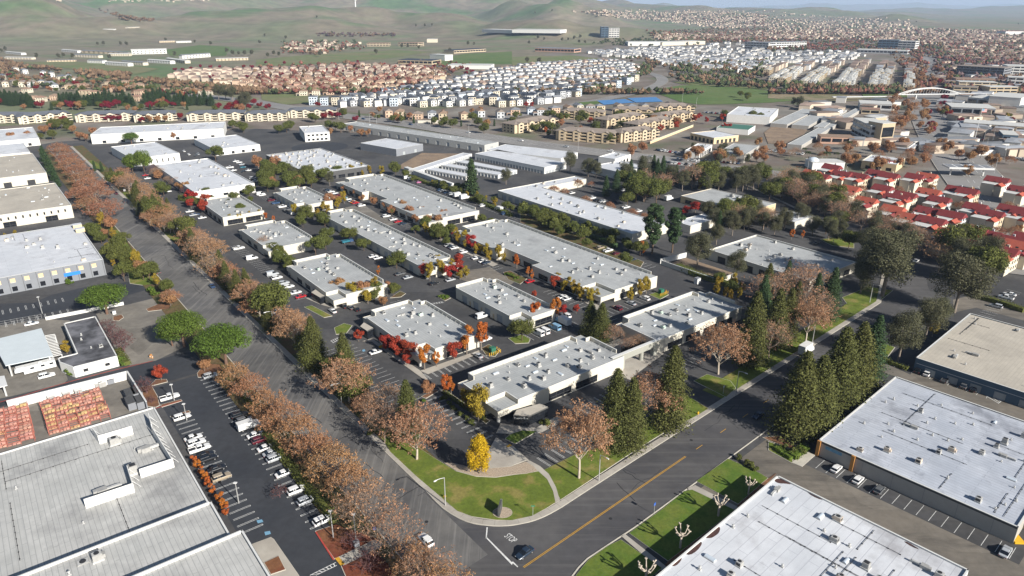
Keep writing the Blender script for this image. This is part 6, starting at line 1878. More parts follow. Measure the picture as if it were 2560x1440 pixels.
def house_mesh(kind):
 if kind in HMESH: return HMESH[kind]
 w, r, g = MB(), MB(), MB()
 if kind == 'tan':
  w.box((0, 0, 3), (10.5, 10, 6)); hip(r, 10.5, 10, 6, 2.2, .6)
  w.box((-7.2, -2, 1.6), (5, 7, 3.2)); hip(r, 5, 7, 3.2, 1.2, .5, cx=-7.2, cy=-2)
  for x in (-3, 0, 3):
   g.box((x, -5.02, 4.4), (1.3, .06, 1.3)); g.box((x, -5.02, 1.5), (1.5, .06, 1.5))
  for y in (-2.5, 2): g.box((5.27, y, 4.4), (.06, 1.3, 1.3))
  g.box((-7.2, -5.52, 1.2), (3.8, .06, 2.2))
 elif kind == 'tan2':
  w.box((0, 0, 3), (9, 12, 6)); hip(r, 12, 9, 6, 2.4, .6)
  r.v = [(-y, x, z) for x, y, z in r.v]
  w.box((5.4, -3, 1.6), (3, 6, 3.2)); hip(r, 3, 6, 3.2, 1.0, .5, cx=5.4, cy=-3)
  for x in (-2.5, 2.2): g.box((x, -6.02, 4.4), (1.4, .06, 1.3)); g.box((x, -6.02, 1.4), (1.6, .06, 1.6))
  for y in (-3, 1, 4): g.box((4.52, y, 4.4), (.06, 1.3, 1.3))
 elif kind == 'white':
  w.box((0, 0, 3.4), (8, 11, 6.8)); hip(r, 11, 8, 6.8, 2.3, .4, gable=True)
  r.v = [(-y, x, z) for x, y, z in r.v]
  w.add([(-4, -5.5, 6.8), (4, -5.5, 6.8), (0, -5.5, 8.95)], [(0, 1, 2)])
  w.add([(-4, 5.5, 6.8), (4, 5.5, 6.8), (0, 5.5, 8.95)], [(2, 1, 0)])
  for x in (-2.2, 2.2): g.box((x, -5.52, 5.1), (1.5, .06, 1.5)); g.box((x, -5.52, 1.6), (1.7, .06, 1.8))
  for y in (-3.2, 0, 3.2): g.box((4.02, y, 5.1), (.06, 1.2, 1.4)); g.box((4.02, y, 1.8), (.06, 1.2, 1.4))
  r.add([(2.2, -3.5, 7.85), (2.2, 3.5, 7.85), (.5, 3.5, 8.83), (.5, -3.5, 8.83)], [(0, 1, 2, 3)], 1)
 elif kind == 'white2':
  w.box((0, 0, 3.6), (10, 9, 7.2)); hip(r, 10, 9, 7.2, 1.8, .4)
  w.box((0, -5.2, 1.6), (6, 1.6, 3.2)); hip(r, 6, 1.6, 3.2, .6, .3, cy=-5.2)
  for x in (-3, 0, 3): g.box((x, -4.52, 5.4), (1.4, .06, 1.4))
  for x in (-1.5, 1.5): g.box((x, -6.02, 1.4), (1.6, .06, 1.8))
  for y in (-2.5, 2): g.box((5.02, y, 5.3), (.06, 1.3, 1.4)); g.box((5.02, y, 2.0), (.06, 1.3, 1.4))
 elif kind == 'tall':      # three storey town house, flat-pitched roof, balcony
  w.box((0, 0, 4.9), (9.5, 12, 9.8)); hip(r, 9.5, 12, 9.8, 1.3, .45, ridge=0)
  for z in (1.5, 4.7, 7.8):
   for x in (-3, 0, 3): g.box((x, -6.02, z), (1.5, .06, 1.6))
   for y in (-4, -1, 2, 4.5): g.box((4.77, y, z), (.06, 1.1, 1.4)); g.box((-4.77, y, z), (.06, 1.1, 1.4))
  w.box((0, -6.6, 3.2), (4.2, 1.2, .2)); w.box((0, -7.15, 3.7), (4.2, .08, .9))
 elif kind == 'row':       # terrace with roof tower boxes
  w.box((0, 0, 4.6), (30, 11, 9.2)); r.box((0, 0, 9.26), (30.4, 11.4, .14))
  for k in range(6):
   x = -12.5 + 5 * k
   w.box((x - .9, .5, 10.0), (2.4, 4.5, 1.4)); r.box((x - .9, .5, 10.74), (2.7, 4.8, .12))
   w.box((x, -5.75, 5.6), (2.3, .5, 6.2))
   for z in (1.5, 4.7, 7.7):
    g.box((x, -6.03, z), (1.4, .06, 1.5)); g.box((x + 2.4, -5.52, z), (1.1, .06, 1.5))
  for z in (1.5, 4.7, 7.7):
   for y in (-3, 0, 3): g.box((15.02, y, z), (.06, 1.3, 1.4)); g.box((-15.02, y, z), (.06, 1.3, 1.4))
 elif kind == 'apt':       # three storey flats, tan, hip roof with gabled bays
  w.box((0, 0, 4.5), (34, 13, 9)); hip(r, 34, 13, 9, 3.0, .8)
  for k in range(4):
   x = -12.8 + 8.5 * k
   w.box((x, -7.1, 4.6), (4.2, 1.4, 9.2))
   w.add([(x - 2.1, -7.8, 9.2), (x + 2.1, -7.8, 9.2), (x, -7.8, 10.8)], [(0, 1, 2)])
   V = [(x - 2.5, -8.2, 9.0), (x + 2.5, -8.2, 9.0), (x, -8.2, 10.9), (x - 2.5, -3, 9.0), (x + 2.5, -3, 9.0), (x, -3, 10.9)]
   r.add(V, [(0, 2, 5, 3), (2, 1, 4, 5)])
   for z in (1.6, 4.6, 7.5):
    g.box((x, -7.83, z), (1.7, .06, 1.4)); g.box((x + 4.1, -6.54, z), (2.6, .06, 1.9))
    w.box((x + 4.1, -7.1, z - .75), (3.6, 1.2, .9))
  for z in (1.6, 4.6, 7.5):
   for y in (-3.5, 0, 3.5): g.box((17.02, y, z), (.06, 1.4, 1.4)); g.box((-17.02, y, z), (.06, 1.4, 1.4))
 elif kind == 'barrack':
  w.box((0, 0, 3), (32, 9, 6)); hip(r, 32, 9, 6, 1.4, .4, gable=True)
  w.add([(16, -4.5, 6), (16, 4.5, 6), (16, 0, 7.25)], [(0, 1, 2)]); w.add([(-16, -4.5, 6), (-16, 4.5, 6), (-16, 0, 7.25)], [(2, 1, 0)])
  for k in range(9):
   for z in (1.6, 4.4): g.box((-14 + 3.5 * k, -4.52, z), (1.4, .06, 1.2))
 a, b, c = w.mesh('wall', HW['cream']), r.mesh('roof', [HR['tile'], M['solar']]), g.mesh('window', 'glass')
 HMESH[kind] = (a, b, c)
 return HMESH[kind]
def paint_slot(o, m):
 o.material_slots[0].link = 'OBJECT'
 o.material_slots[0].material = m
def house(kind, p, rz, wall, roof, label, group, sc=1.0, name='house', cat='house', z=.35, win=True):
 a, b, c = house_mesh(kind)
 r = tag(empty(name, (p[0], p[1], z), rz), label, cat, group)
 r.scale = sc if hasattr(sc, '__len__') else (sc, sc, sc)
 paint_slot(link('wall', a, r), HW[wall])
 paint_slot(link('roof', b, r), HR[roof])
 if win:
  w = link('window', c, r)
  w['kind'] = 'stuff'
 return r
def fill(poly, th, du, dv, seed, jit=.12):
 """grid of plots inside a picture outline, nearest first"""
 P = [p[:2] for p in pts(poly, 3.0)]
 L = [loc2(p, th) for p in P]
 r = random.Random(seed)
 u0, u1, v0, v1 = min(p[0] for p in L), max(p[0] for p in L), min(p[1] for p in L), max(p[1] for p in L)
 out = []
 v, row = v0, 0
 while v < v1:
  u = u0 + r.uniform(0, du)
  while u < u1:
   if inside((u, v), L):
    out.append((*wor2((u + r.uniform(-jit, jit) * du, v + r.uniform(-jit, jit) * dv), th), row))
   u += du * r.uniform(.95, 1.1)
  row += 1
  v += dv * (.62 if row % 2 else 1.38)
 out.sort(key=lambda q: q[0] ** 2 + q[1] ** 2)
 return out
r = random.Random(5)
REST = []
thn = rad(12)
tan = fill('/425,188 /470,174 /640,172 /900,161 /1060,166 /1115,184 /1100,200 /960,226 /880,234 /760,234 /650,222 /560,208 /430,198', thn, 17, 31, 3)
for k, (x, y, row) in enumerate(tan):
 wl, rf = r.choice(['peach', 'cream', 'sand', 'peach', 'rose', 'cream']), r.choice(['tile', 'clay', 'tile', 'brown'])
 if k < 120:
  house(r.choice(['tan', 'tan2']), (x, y), thn + r.choice([0, math.pi]) + r.uniform(-.06, .06), wl, rf, '%s stucco house with %s roof, %s nearest in the tan subdivision' % (wl, rf, ORD[k]), 'tan subdivision houses')
 else: REST.append((x, y, thn, 10, 10, 6, 2, wl, rf))
thw = rad(33)
wh_ = fill('/790,262 /905,240 /1010,222 /1140,197 /1250,172 /1330,162 /1400,157 /1540,152 /1592,165 /1600,182 /1570,205 /1500,224 /1420,242 /1360,258 /1280,262', thw, 13, 27, 4)
for k, (x, y, row) in enumerate(wh_):
 wl, rf = r.choice(['white', 'white', 'cream', 'blue', 'grey', 'white']), r.choice(['slate', 'grey', 'dark', 'grey', 'slate'])
 if k < 150:
  house(r.choice(['white', 'white2', 'white']), (x, y), thw + r.choice([0, math.pi / 2, math.pi, 0]), wl, rf, '%s house with %s roof, %s nearest in the dense pale subdivision' % (wl, rf, ORD[k]), 'pale subdivision houses')
 else: REST.append((x, y, thw, 9, 10, 7, 2, wl, rf))
# the front rank of three storey town houses facing the arterial
fx = [(785, 262), (812, 263), (840, 262), (870, 263), (925, 265), (985, 265), (1035, 264), (1085, 263), (1132, 263), (1180, 262), (1232, 262), (1285, 262), (1325, 258), (1365, 252), (1400, 246), (1440, 240), (1475, 233), (1510, 226), (1540, 219), (1565, 211), (1585, 203)]
for k, q in enumerate(fx):
 p = at(*q)
 house('tall', (p.x, p.y), rad(8) if k < 13 else rad(38), r.choice(['white', 'cream', 'grey', 'white', 'blue']), r.choice(['slate', 'grey', 'dark']), 'three storey pale town house facing the road, %s from the left' % ORD[k], 'front rank of pale town houses', .95 + .1 * r.random())
# terraces on the right
for k, (x, y, row) in enumerate(fill('/1900,166 /2050,158 /2180,152 /2290,168 /2298,195 /2275,226 /2190,222 /2070,216 /1930,208', rad(62), 36, 24, 6)):
 wl = r.choice(['cream', 'white', 'cream', 'yellow'])
 if k < 70: house('row', (x, y), rad(62), wl, 'pale', '%s terrace with white roof boxes, %s nearest left of the boulevard' % (wl, ORD[k]), 'terraces left of the boulevard', name='terrace')
 else: REST.append((x, y, rad(62), 28, 11, 9, .3, wl, 'pale'))
# the brown lived-in rank between arterial and town houses
fx = 'n:1320,1170 1440,1165 1620,1190 1760,1180 1870,1195 2080,1190 2240,1170 2440,1180 o:30,1150 190,1140 290,1150 420,1130 560,1130 660,1110 780,1110 870,1110 1060,1110 1190,1110 1310,1110 1440,1110 1560,1100 1680,1110'
for k, q in enumerate(px(fx)):
 p = at(*q)
 house(r.choice(['tan', 'white', 'tan2']), (p.x, p.y), rad(r.uniform(-5, 25)), r.choice(['cream', 'sand', 'grey', 'blue', 'peach']), r.choice(['brown', 'taupe', 'grey']), 'brown roofed house behind the flats, %s from the left' % ORD[k], 'brown roofed houses behind the flats')
# tan flats near the storage yard
for k, (a, b) in enumerate([('o:20,1340', 'o:440,1270'), ('o:440,1400', 'o:1010,1440'), ('o:940,1290', 'o:1330,1230'), ('o:1080,1430', 'o:1440,1390'), ('o:1250,1340', 'o:1620,1270'), ('o:1470,1250', 'o:1810,1210'), ('o:500,1190', 'o:900,1210'), ('o:1000,1175', 'o:1420,1185'), ('o:1430,1150', 'o:1800,1140')]):
 p, q = pts(a)[0], pts(b)[0]
 d = q - p
 c = (p + q) / 2
 L = d.length
 rz = math.atan2(d.y, d.x)
 c = c + Vector((-math.sin(rz), math.cos(rz), 0)) * 8
 house('apt', (c.x, c.y), rz, r.choice(['yellow', 'sand', 'yellow']), 'taupe', 'three storey tan block of flats with gabled bays, %s of its cluster' % ORD[k], 'tan flats beyond the arterial', (L / 34, 1.35, .95), 'apartment_block', 'flats')
# grey roofed flats on the left
for k, (a, b) in enumerate([('m:-250,1235', 'm:230,1225'), ('m:190,1245', 'm:700,1200'), ('m:770,1225', 'm:1340,1205'), ('m:1350,1225', 'm:1760,1205'), ('m:1880,1215', 'm:2440,1200'), ('n:330,1180', 'n:800,1170'), ('n:-100,1215', 'n:300,1205')]):
 p, q = pts(a)[0], pts(b)[0]
 d = q - p
 c = (p + q) / 2
 rz = math.atan2(d.y, d.x)
 c = c + Vector((-math.sin(rz), math.cos(rz), 0)) * 8
 house('apt', (c.x, c.y), rz, 'cream', 'slate', 'cream block of flats with a grey roof, %s from the left behind the white warehouses' % ORD[k], 'grey roofed flats behind the warehouses', (d.length / 34, 1.6, .85), 'apartment_block', 'flats')
# tan and white houses left
for k, (x, y) in enumerate(px('m:330,1010 420,1020 560,1000 860,950 960,960 1060,960 1180,920 1400,950 1560,920 1650,930 1100,860 1250,850 1330,900 1880,930 1960,940 2060,950 280,930 700,890 820,880 1400,880 1700,880 1450,1000 1380,1010')):
 p = at(x, y)
 house('apt' if k % 3 == 0 else 'tan', (p.x, p.y), rad(r.uniform(-12, 20)), r.choice(['sand', 'peach', 'cream']), r.choice(['clay', 'tile', 'brown']), 'tan house with a clay roof behind the dark trees, %s counted from the left cluster' % ORD[k], 'clay roofed houses behind the dark trees', .55 if k % 3 == 0 else .95)
for k, (x, y) in enumerate(px('m:60,870 150,860 240,870 330,870 420,860 500,880 560,900 620,810 690,800 760,830 20,800 160,720 250,740 440,760 520,770')):
 p = at(x, y)
 house('white', (p.x, p.y), rad(r.uniform(-20, 60)), r.choice(['white', 'white', 'cream']), r.choice(['grey', 'slate', 'taupe']), 'white gabled house at the left edge, %s of its group' % ORD[k], 'white gabled houses at the left edge', 1.05)
# barracks and camp buildings
for k, (a, b, h) in enumerate([('m:840,530', 'm:1290,550', 1), ('m:900,630', 'm:1050,635', 1), ('m:1080,650', 'm:1310,665', 1), ('m:1240,640', 'm:1460,655', 1), ('m:1500,625', 'm:1730,640', 1), ('m:1690,610', 'm:1880,635', 1), ('m:1810,590', 'm:2090,570', 1.3), ('m:1320,545', 'm:1670,540', 1.7), ('m:760,570', 'm:1010,580', 1), ('m:1100,560', 'm:1310,560', .9), ('m:2160,610', 'm:2480,600', .8), ('m:80,540', 'm:240,550', .8), ('m:1040,310', 'm:1160,312', .6), ('m:1270,300', 'm:1390,292', .6), ('m:1590,430', 'm:1750,425', .9), ('m:1760,432', 'm:1910,430', .8), ('m:70,590', 'm:340,595', .7), ('m:480,620', 'm:760,615', .6), ('m:640,520', 'm:800,530', .9)]):
 p, q = gat(a), gat(b)
 d = q - p
 d.z = 0
 c = (p + q) / 2
 house('barrack', (c.x, c.y), math.atan2(d.y, d.x), r.choice(['cream', 'sand', 'white']), r.choice(['pale', 'grey', 'pale']), 'long pale camp building on the plain, %s listed from the nearest meadow' % ORD[k], 'camp buildings on the plain', (max(.3, d.length / 32), 1.3, h), 'camp_building', 'building', z=.2 + ground_z(c.x, c.y))
# large far buildings
def block(name, label, a, b, depth, h, wall, roof='pale', bands=0, cat='building', z=.3, glass_front=False):
 p, q = gat(a), gat(b)
 d = q - p
 d.z = 0
 rz = math.atan2(d.y, d.x)
 c = (p + q) / 2 + Vector((-math.sin(rz), math.cos(rz), 0)) * depth / 2
 L = d.length
 ro = tag(empty(name, (c.x, c.y, z + ground_z(c.x, c.y)), rz), label, cat)
 MB().box((0, 0, h / 2), (L, depth, h)).build('wall', HW[wall] if wall in HW else M[wall], ro)
 MB().box((0, 0, h + .2), (L + .6, depth + .6, .4)).build('roof', HR[roof], ro)
 for k in range(bands):
  zz = h * (k + .55) / bands
  for s in range(max(1, int(L / 9))):
   n = max(1, int(L / 9))
   MB().box((-L / 2 + L * (s + .5) / n, -depth / 2 - .06, zz), (L / n * .86, .1, h / bands * .5)).build('window', 'glass', ro)
  MB().box((L / 2 + .06, 0, zz), (.1, depth * .85, h / bands * .5)).build('window', 'glass', ro)
 return ro
block('glass_tower', 'blue glass office tower on the far plain', 'o:890,390', 'o:960,393', 40, 34, 'wall_blue', 'grey', 5)
block('white_tower', 'white office wing beside the far glass tower', 'o:965,392', 'o:1070,388', 30, 30, 'white', 'pale', 5)
block('glass_office', 'broad dark glass office building by the boulevard', 'p:1090,500', 'p:1290,505', 40, 26, 'wall_blue', 'grey', 4)
block('office_wing', 'white banded wing of the glass office by the boulevard', 'p:1290,505', 'p:1460,515', 40, 24, 'white', 'pale', 4)
block('office_podium', 'low white podium in front of the glass office', 'p:880,535', 'p:1390,545', 50, 8, 'grey', 'pale', 1)
block('banded_office', 'banded office block left of the terraces, left one', 'o:2320,490', 'o:2560,500', 40, 18, 'white', 'grey', 3)
block('banded_office', 'banded office block left of the terraces, right one', 'p:0,495', 'p:380,485', 45, 17, 'white', 'grey', 3)
block('flats', 'long dark block of flats right of the boulevard', 'p:1870,760', 'p:2340,790', 40, 17, 'wall_slate', 'taupe', 4)
block('flats', 'white block of flats at the right edge, upper', 'p:2370,770', 'p:2700,780', 40, 18, 'white', 'pale', 4)
block('flats', 'white block of flats at the right edge, lower', 'p:2380,870', 'p:2700,885', 25, 14, 'white', 'pale', 3)
block('flats', 'brown gabled flats in the shade right of the boulevard', 'p:1870,850', 'p:2260,860', 25, 9, 'rose', 'brown', 2)
block('flats', 'yellow flats right of the boulevard, left block', 'p:1840,960', 'p:2080,970', 20, 12, 'yellow', 'taupe', 3)
block('flats', 'yellow flats right of the boulevard, right block', 'p:2200,965', 'p:2480,965', 20, 12, 'yellow', 'pale', 3)
block('flats', 'tan flats beyond the yellow ones', 'p:1900,890', 'p:2280,900', 20, 10, 'sand', 'pale', 3)
block('white_hall', 'white hall with solar panels beside the footbridge', 'p:2185,1085', 'p:2500,1110', 55, 14, 'white', 'pale', 0)
block('curved_hall', 'grey low hall with a rounded front by the footbridge', 'p:1985,1050', 'p:2180,1070', 40, 9, 'grey', 'pale', 1)
block('showroom', 'flat roofed car showroom beside the boulevard', 'p:1820,1145', 'p:2260,1165', 40, 8, 'wall_slate', 'pale', 1)
block('dealership', 'long white roofed dealership behind the flag', 'p:1940,1300', 'p:2700,1360', 25, 7, 'sand', 'pale', 1)
block('blue_showroom', 'blue fronted showroom at the right edge', 'p:2330,1440', 'p:2480,1450', 25, 8, 'wall_blue', 'pale', 1)
block('depot', 'long white depot below the hills, left part', 'o:0,370', 'o:480,385', 80, 11, 'white', 'pale', 0)
block('depot', 'long white depot below the hills, middle part', 'n:2260,365', 'n:2560,360', 60, 11, 'white', 'pale', 0)
block('depot', 'white store buildings before the far suburb, left part', 'o:1160,460', 'o:1480,465', 60, 11, 'white', 'pale', 0)
block('depot', 'white store buildings before the far suburb, right part', 'o:1500,465', 'o:1930,450', 60, 10, 'cream', 'pale', 0)
block('school', 'brown school buildings on the plain, left part', 'n:1110,470', 'n:1330,470', 35, 9, 'sand', 'clay', 2)
block('school', 'brown school buildings on the plain, right part', 'n:1420,460', 'n:1620,470', 35, 10, 'sand', 'clay', 2)
block('gymnasium', 'white gymnasium beside the brown school', 'n:1710,430', 'n:1810,430', 30, 11, 'cream', 'pale', 0)
block('theatre', 'pale green stage tower on the meadow', 'n:1740,600', 'n:1890,610', 25, 12, 'white', 'pale', 0)
block('theatre_hall', 'dark roofed hall beside the stage tower', 'n:1420,640', 'n:1760,650', 45, 8, 'yellow', 'dark', 1)
block('hall', 'green roofed hall with a small tower on the plain', 'o:230,520', 'o:620,535', 45, 9, 'rose', 'grey', 1)
block('hall', 'low grey hall in the meadow before the pale subdivision', 'n:1980,540', 'n:2300,520', 40, 7, 'sand', 'dark', 1)
block('shopping_hall', 'white roofed hall left of the meadow edge', 'n:1920,690', 'n:2350,695', 40, 7, 'white', 'pale', 0)
block('arena', 'big hall with a red band at the right edge of the plain', 'p:2370,350', 'p:2600,350', 60, 14, 'white', 'red', 0)
# the white arched footbridge
a, b = pts('p:1290,1000')[0], pts('p:2180,990')[0]
d = b - a
L = d.length
rz = math.atan2(d.y, d.x)
br = tag(empty('footbridge', (a.x, a.y, 0), rz), 'white arched footbridge spanning the boulevard', 'bridge')
MB().box((L / 2, 0, 7), (L * 1.02, 5, .9)).build('deck', 'white', br)
MB().box((-L * .35, 2, 4.5), (L * .72, 5, .8)).build('ramp', 'white', br)
for s in (-2.6, 2.6):
 mb = MB()
 n = 22
 x0, x1 = L * .02, L * .68
 prev = None
 for k in range(n + 1):
  t = k / n
  p = Vector((x0 + (x1 - x0) * t, s, 7.2 + 7.5 * 4 * t * (1 - t)))
  if prev: mb.tube(prev, p, .55, .55, 6)
  prev = p
 mb.build('arch', 'white', br)
 for k in range(2, n - 1):
  t = k / n
  x = x0 + (x1 - x0) * t
  MB().tube((x, s, 7.2), (x + 1.5, s, 7.2 + 7.5 * 4 * t * (1 - t)), .16, .16, 4).build('hanger', 'white', br)
for x in (0, L * .2, L * .5, L * .7, L * .85, L):
 MB().box((x, 0, 3.3), (1.2, 3, 6.6)).build('pier', 'white', br)
# ------------------------------------------------------------------ red roofed town houses
M['stone'] = mat('brick_facing', (.34, .19, .15), .9, .15, .8)
def redhouse(q, rz, roof, wall, label, w=11.0, d=15.0, h=9.6, wing=True):
 p = at(*q)
 r_ = tag(empty('town_house', (p.x, p.y, .2), rz), label, 'house', 'red roofed town houses')
 MB().box((0, 0, h / 2), (w, d, h)).add([(-w / 2, -d / 2, h), (w / 2, -d / 2, h), (0, -d / 2, h + 2.6)], [(0, 1, 2)]).add([(-w / 2, d / 2, h), (w / 2, d / 2, h), (0, d / 2, h + 2.6)], [(2, 1, 0)]).build('wall', HW[wall], r_)
 rb = MB()
 hip(rb, d, w, h, 2.75, .45, gable=True)
 rb.v = [(-y, x, z) for x, y, z in rb.v]
 ro = rb.build('roof', HR[roof], r_)
 ch = MB().box((w * .22, -d * .1, h + 2.3), (.8, 1.0, 2.0)).build('chimney', HW[wall], ro)
 if wing:
  MB().box((-w / 2 - 3.5, d * .12, h * .47), (7, d * .6, h * .94)).build('wing', HW['cream'], r_)
  MB().box((-w / 2 - 3.5, d * .12, h * .94 + .12), (7.4, d * .6 + .4, .24)).build('flat_roof', HR['pale'], r_)
  wb = MB()
  hip(wb, 7, d * .36, h * .86, 1.6, .4, gable=True, cx=-w / 2 - 3, cy=-d * .33)
  wb.build('porch_roof', HR['bright' if roof == 'red' else 'red'], r_)
  MB().box((-w / 2 - 3, -d * .33, h * .43), (6.8, d * .34, h * .86)).build('porch', HW['cream'], r_)
 wm = pane_mesh(1.3, 1.6, 'slit')
 for z in (1.2, 4.2, 7.1):
  for x in (-3, 0, 3):
   o = link('window', wm, r_, (x, -d / 2 - .02, z))
  for y in (-4, 0, 4):
   o = link('window', wm, r_, (-w / 2 - .02, y, z), -math.pi / 2)
 return r_
RH = 'l:420,400 500,420 620,340 720,400 880,420 800,560 1060,390 1180,430 1120,560 1440,440 1560,420 1580,590 1860,570 1960,600 2260,470 2480,560 960,680 1260,650 1340,640 1680,680 1220,790 1560,790 1380,850 1800,850 2040,760 2180,820 2400,780 1600,900 1780,1040 2000,1010 2160,1040 2360,1100 2500,820 2080,1180 2300,1220 2480,1160 2560,1080'
for k, (x, y) in enumerate(sorted(px(RH), key=lambda q: (q[1], q[0]))):
 redhouse((x, y + 6), TH + RNG.uniform(-.03, .03), 'bright' if k % 4 == 2 else 'red', RNG.choice(['cream', 'sand', 'white', 'grey', 'cream']), 'red roofed town house, %s counted from the top down' % ORD[k], 7.6 + RNG.random() * 1.8, 10 + RNG.random() * 3, 7.4 + RNG.random() * 1.2)
for k, (x, y) in enumerate(px('l:760,700 1000,540 1290,480 1240,620 1520,660 1450,560 1930,720 2100,660 2000,880 1870,930 2280,900 2200,1000 2450,980 920,460 640,440 2380,640')):
 tree('rust', (x, y + 10), 7, 'orange tree between the red roofed houses, %s in reading order' % ORD[k], 'orange trees between the red roofed houses')
# ------------------------------------------------------------------ far trees that can be told apart
def scatter(kind, s, hs, desc, group, wide=1.0):
 L = sorted(px(s))
 for k, (x, y) in enumerate(L):
  p = gat((x, y))
  p.z += .2
  tree(kind, p, hs * RNG.uniform(.85, 1.15), '%s, %s from the left' % (desc, ORD[k]) if len(L) > 1 else desc, group, wide=wide)
scatter('dark_conifer', 'm:0,1030 100,1040 160,1050 220,1050 280,1060 330,1075 610,1050 660,1050 720,1045 770,1055 860,1060 930,1055 980,1060 1040,1045 1150,1060 1220,1055 1280,1055 1340,1065 1450,1040 1510,1035 1590,1020 1660,1030 1790,1060 1850,1055 1920,1055 2010,1055 2120,1060', 14, 'dark tree thickening the screen behind the flats', 'dark screen behind the grey roofed flats', 1.5)
scatter('dark_conifer', 'm:30,1040 80,1050 130,1060 190,1055 250,1060 300,1075 640,1060 690,1040 740,1050 800,1060 900,1060 950,1050 1010,1060 1070,1030 1120,1060 1190,1060 1250,1050 1310,1060 1480,1030 1550,1030 1620,1010 1700,1040 1760,1060 1820,1050 1880,1060 1960,1050 2060,1050', 17, 'dark tree in the screen behind the grey roofed flats', 'dark screen behind the grey roofed flats', 1.5)
scatter('eucalyptus', 'm:2190,1000 2260,1000 2330,1010 2420,1090 2470,1100', 20, 'tall dark gum at the end of the tree screen', 'gums at the end of the tree screen')
scatter('crimson_tree', 'm:700,1070 760,1075 800,1060 1500,1075 1560,1080 1680,1070 1740,1080 640,1240 1020,1215 1080,1220 1140,1220 1200,1215 1420,1240 1800,1195 2380,1190 350,1210 20,1050 2540,1060 n:40,1080 120,1110 690,1200 760,1195 820,1200 1000,1225 620,1080', 8, 'crimson tree among the flats', 'crimson trees among the flats')
scatter('brown_tree', 'm:400,1215 500,1210 560,1215 900,1210 1240,1200 1500,1230 1580,1230 1660,1230 1360,1130 860,1415 740,1340 800,1400 940,1360 980,1400 280,1400 120,1420 1740,1400 240,1100 1580,1050 1630,1040 n:950,1330 1050,1370 1120,1370 740,1370 1240,1140 1650,1180 1880,1180 2250,1130 2160,1150', 8, 'russet tree among the flats and warehouses', 'russet trees among the flats')
scatter('oak', 'm:530,1290 620,1290 690,1290 530,1400 2330,1290 2400,1310 2440,1330 n:230,1340 310,1330 350,1310 800,1310 850,1330 740,1300 560,1220 600,1230 1380,1230 1450,1240 870,1180 2170,1230 2280,1340 1970,1290 1870,1280', 10, 'green tree among the warehouses by the arterial', 'green trees by the arterial')
scatter('crimson_tree', 'n:60,700 100,650 290,650 40,780 200,790 270,780 700,720 800,720 880,740 1000,720 1020,640 1280,670 1320,680 1140,820 1200,820 1330,810 1380,800 1470,820 1500,810 1540,690 1620,700 1700,690 1780,690 1880,690 1940,720 2050,700 2110,720 2160,740 700,920 790,910 930,900 1880,760 1820,800 2100,760 150,840 20,830 550,690 640,700 m:1750,715 1830,720 1910,710 2010,690 2110,690 2200,690 2350,720 2440,690 2520,690 1930,780 2100,800 2150,800 2480,800 2530,830 430,780 640,840', 8, 'crimson street tree in the tan subdivision', 'crimson trees in the tan subdivision')
scatter('eucalyptus', 'm:20,530 60,520 370,590 590,590 640,580 730,590 1100,600 1750,570 980,460 1040,460 1210,460 1270,465 1000,110 1080,120 2270,540 2330,560 2390,560 2450,560 2520,560 1660,420 1950,440 2110,460 n:90,370 40,450 120,580 180,560 230,570 400,540 540,530 640,570 760,520 900,510 1200,550 1460,490 1520,490 1630,500 1940,530 2120,460 2180,460 300,400 700,370 760,350 1340,370 1280,360 610,185 1600,275 1690,275 1760,275 o:170,450 260,400 320,410 500,420 560,420 620,410 680,390 150,640 270,650 670,440 730,440 1090,450 1180,450 1360,450 1750,470 1650,440 2000,300 1900,300 1980,280 2060,300 2120,310 230,150 400,130 p:1480,235 2500,250 250,1070 310,1080', 14, 'round dark tree on the plain', 'round dark trees on the plain')
scatter('brown_tree', 'p:1500,900 1470,870 1510,830 1530,780 1540,730 1440,640 1400,620 1360,1080 1400,1150 1450,1100 1380,1200 1340,1270 1320,1310 1260,1290 1560,1100 1570,1170 1540,1220 1640,830 1650,880 1660,850 1800,780 1800,830 1790,900 1760,1140 1510,1310 1560,1080 1620,520 1580,500 1500,500 1700,470 1720,730 1660,720', 11, 'brown boulevard tree', 'boulevard trees')
scatter('brown_tree', 'l:780,230 860,220 1050,280 1100,270 1280,260 1420,240 1400,160 1040,100 1200,90 1340,60 1550,220 1720,60 1780,100 1900,160 2010,180 2230,240 1980,330 2120,150 k:1200,130 1300,90 2050,190 2250,180 1830,160 2500,130 2080,180', 10, 'pinkish bare tree near the shops', 'bare trees near the shops')
scatter('palm', 'l:385,190 570,210 670,190 800,80 350,140', 9, 'palm tree near the white dome', 'palms near the white dome')
scatter('oak', 'o:340,1190 400,1190 480,1220 540,1210 700,1200 740,1210 1050,1200 1090,1190 1380,1230 1450,1200 1500,1190 1330,1220 220,1340 300,1320 380,1330 990,1440 1080,1300 1120,1310 680,1250 860,1180 1470,1130 2290,980 2350,1010 2120,1180 2400,1210 2470,1220', 10, 'green tree between the tan flats', 'green trees between the tan flats')
scatter('red_tree', 'o:1830,1230 1870,1200 1940,1240 2100,1220 1480,1330 1640,1300 2120,1310 2170,1310 780,1250 140,1080 200,1080', 8, 'red tree between the tan flats', 'red trees between the tan flats')
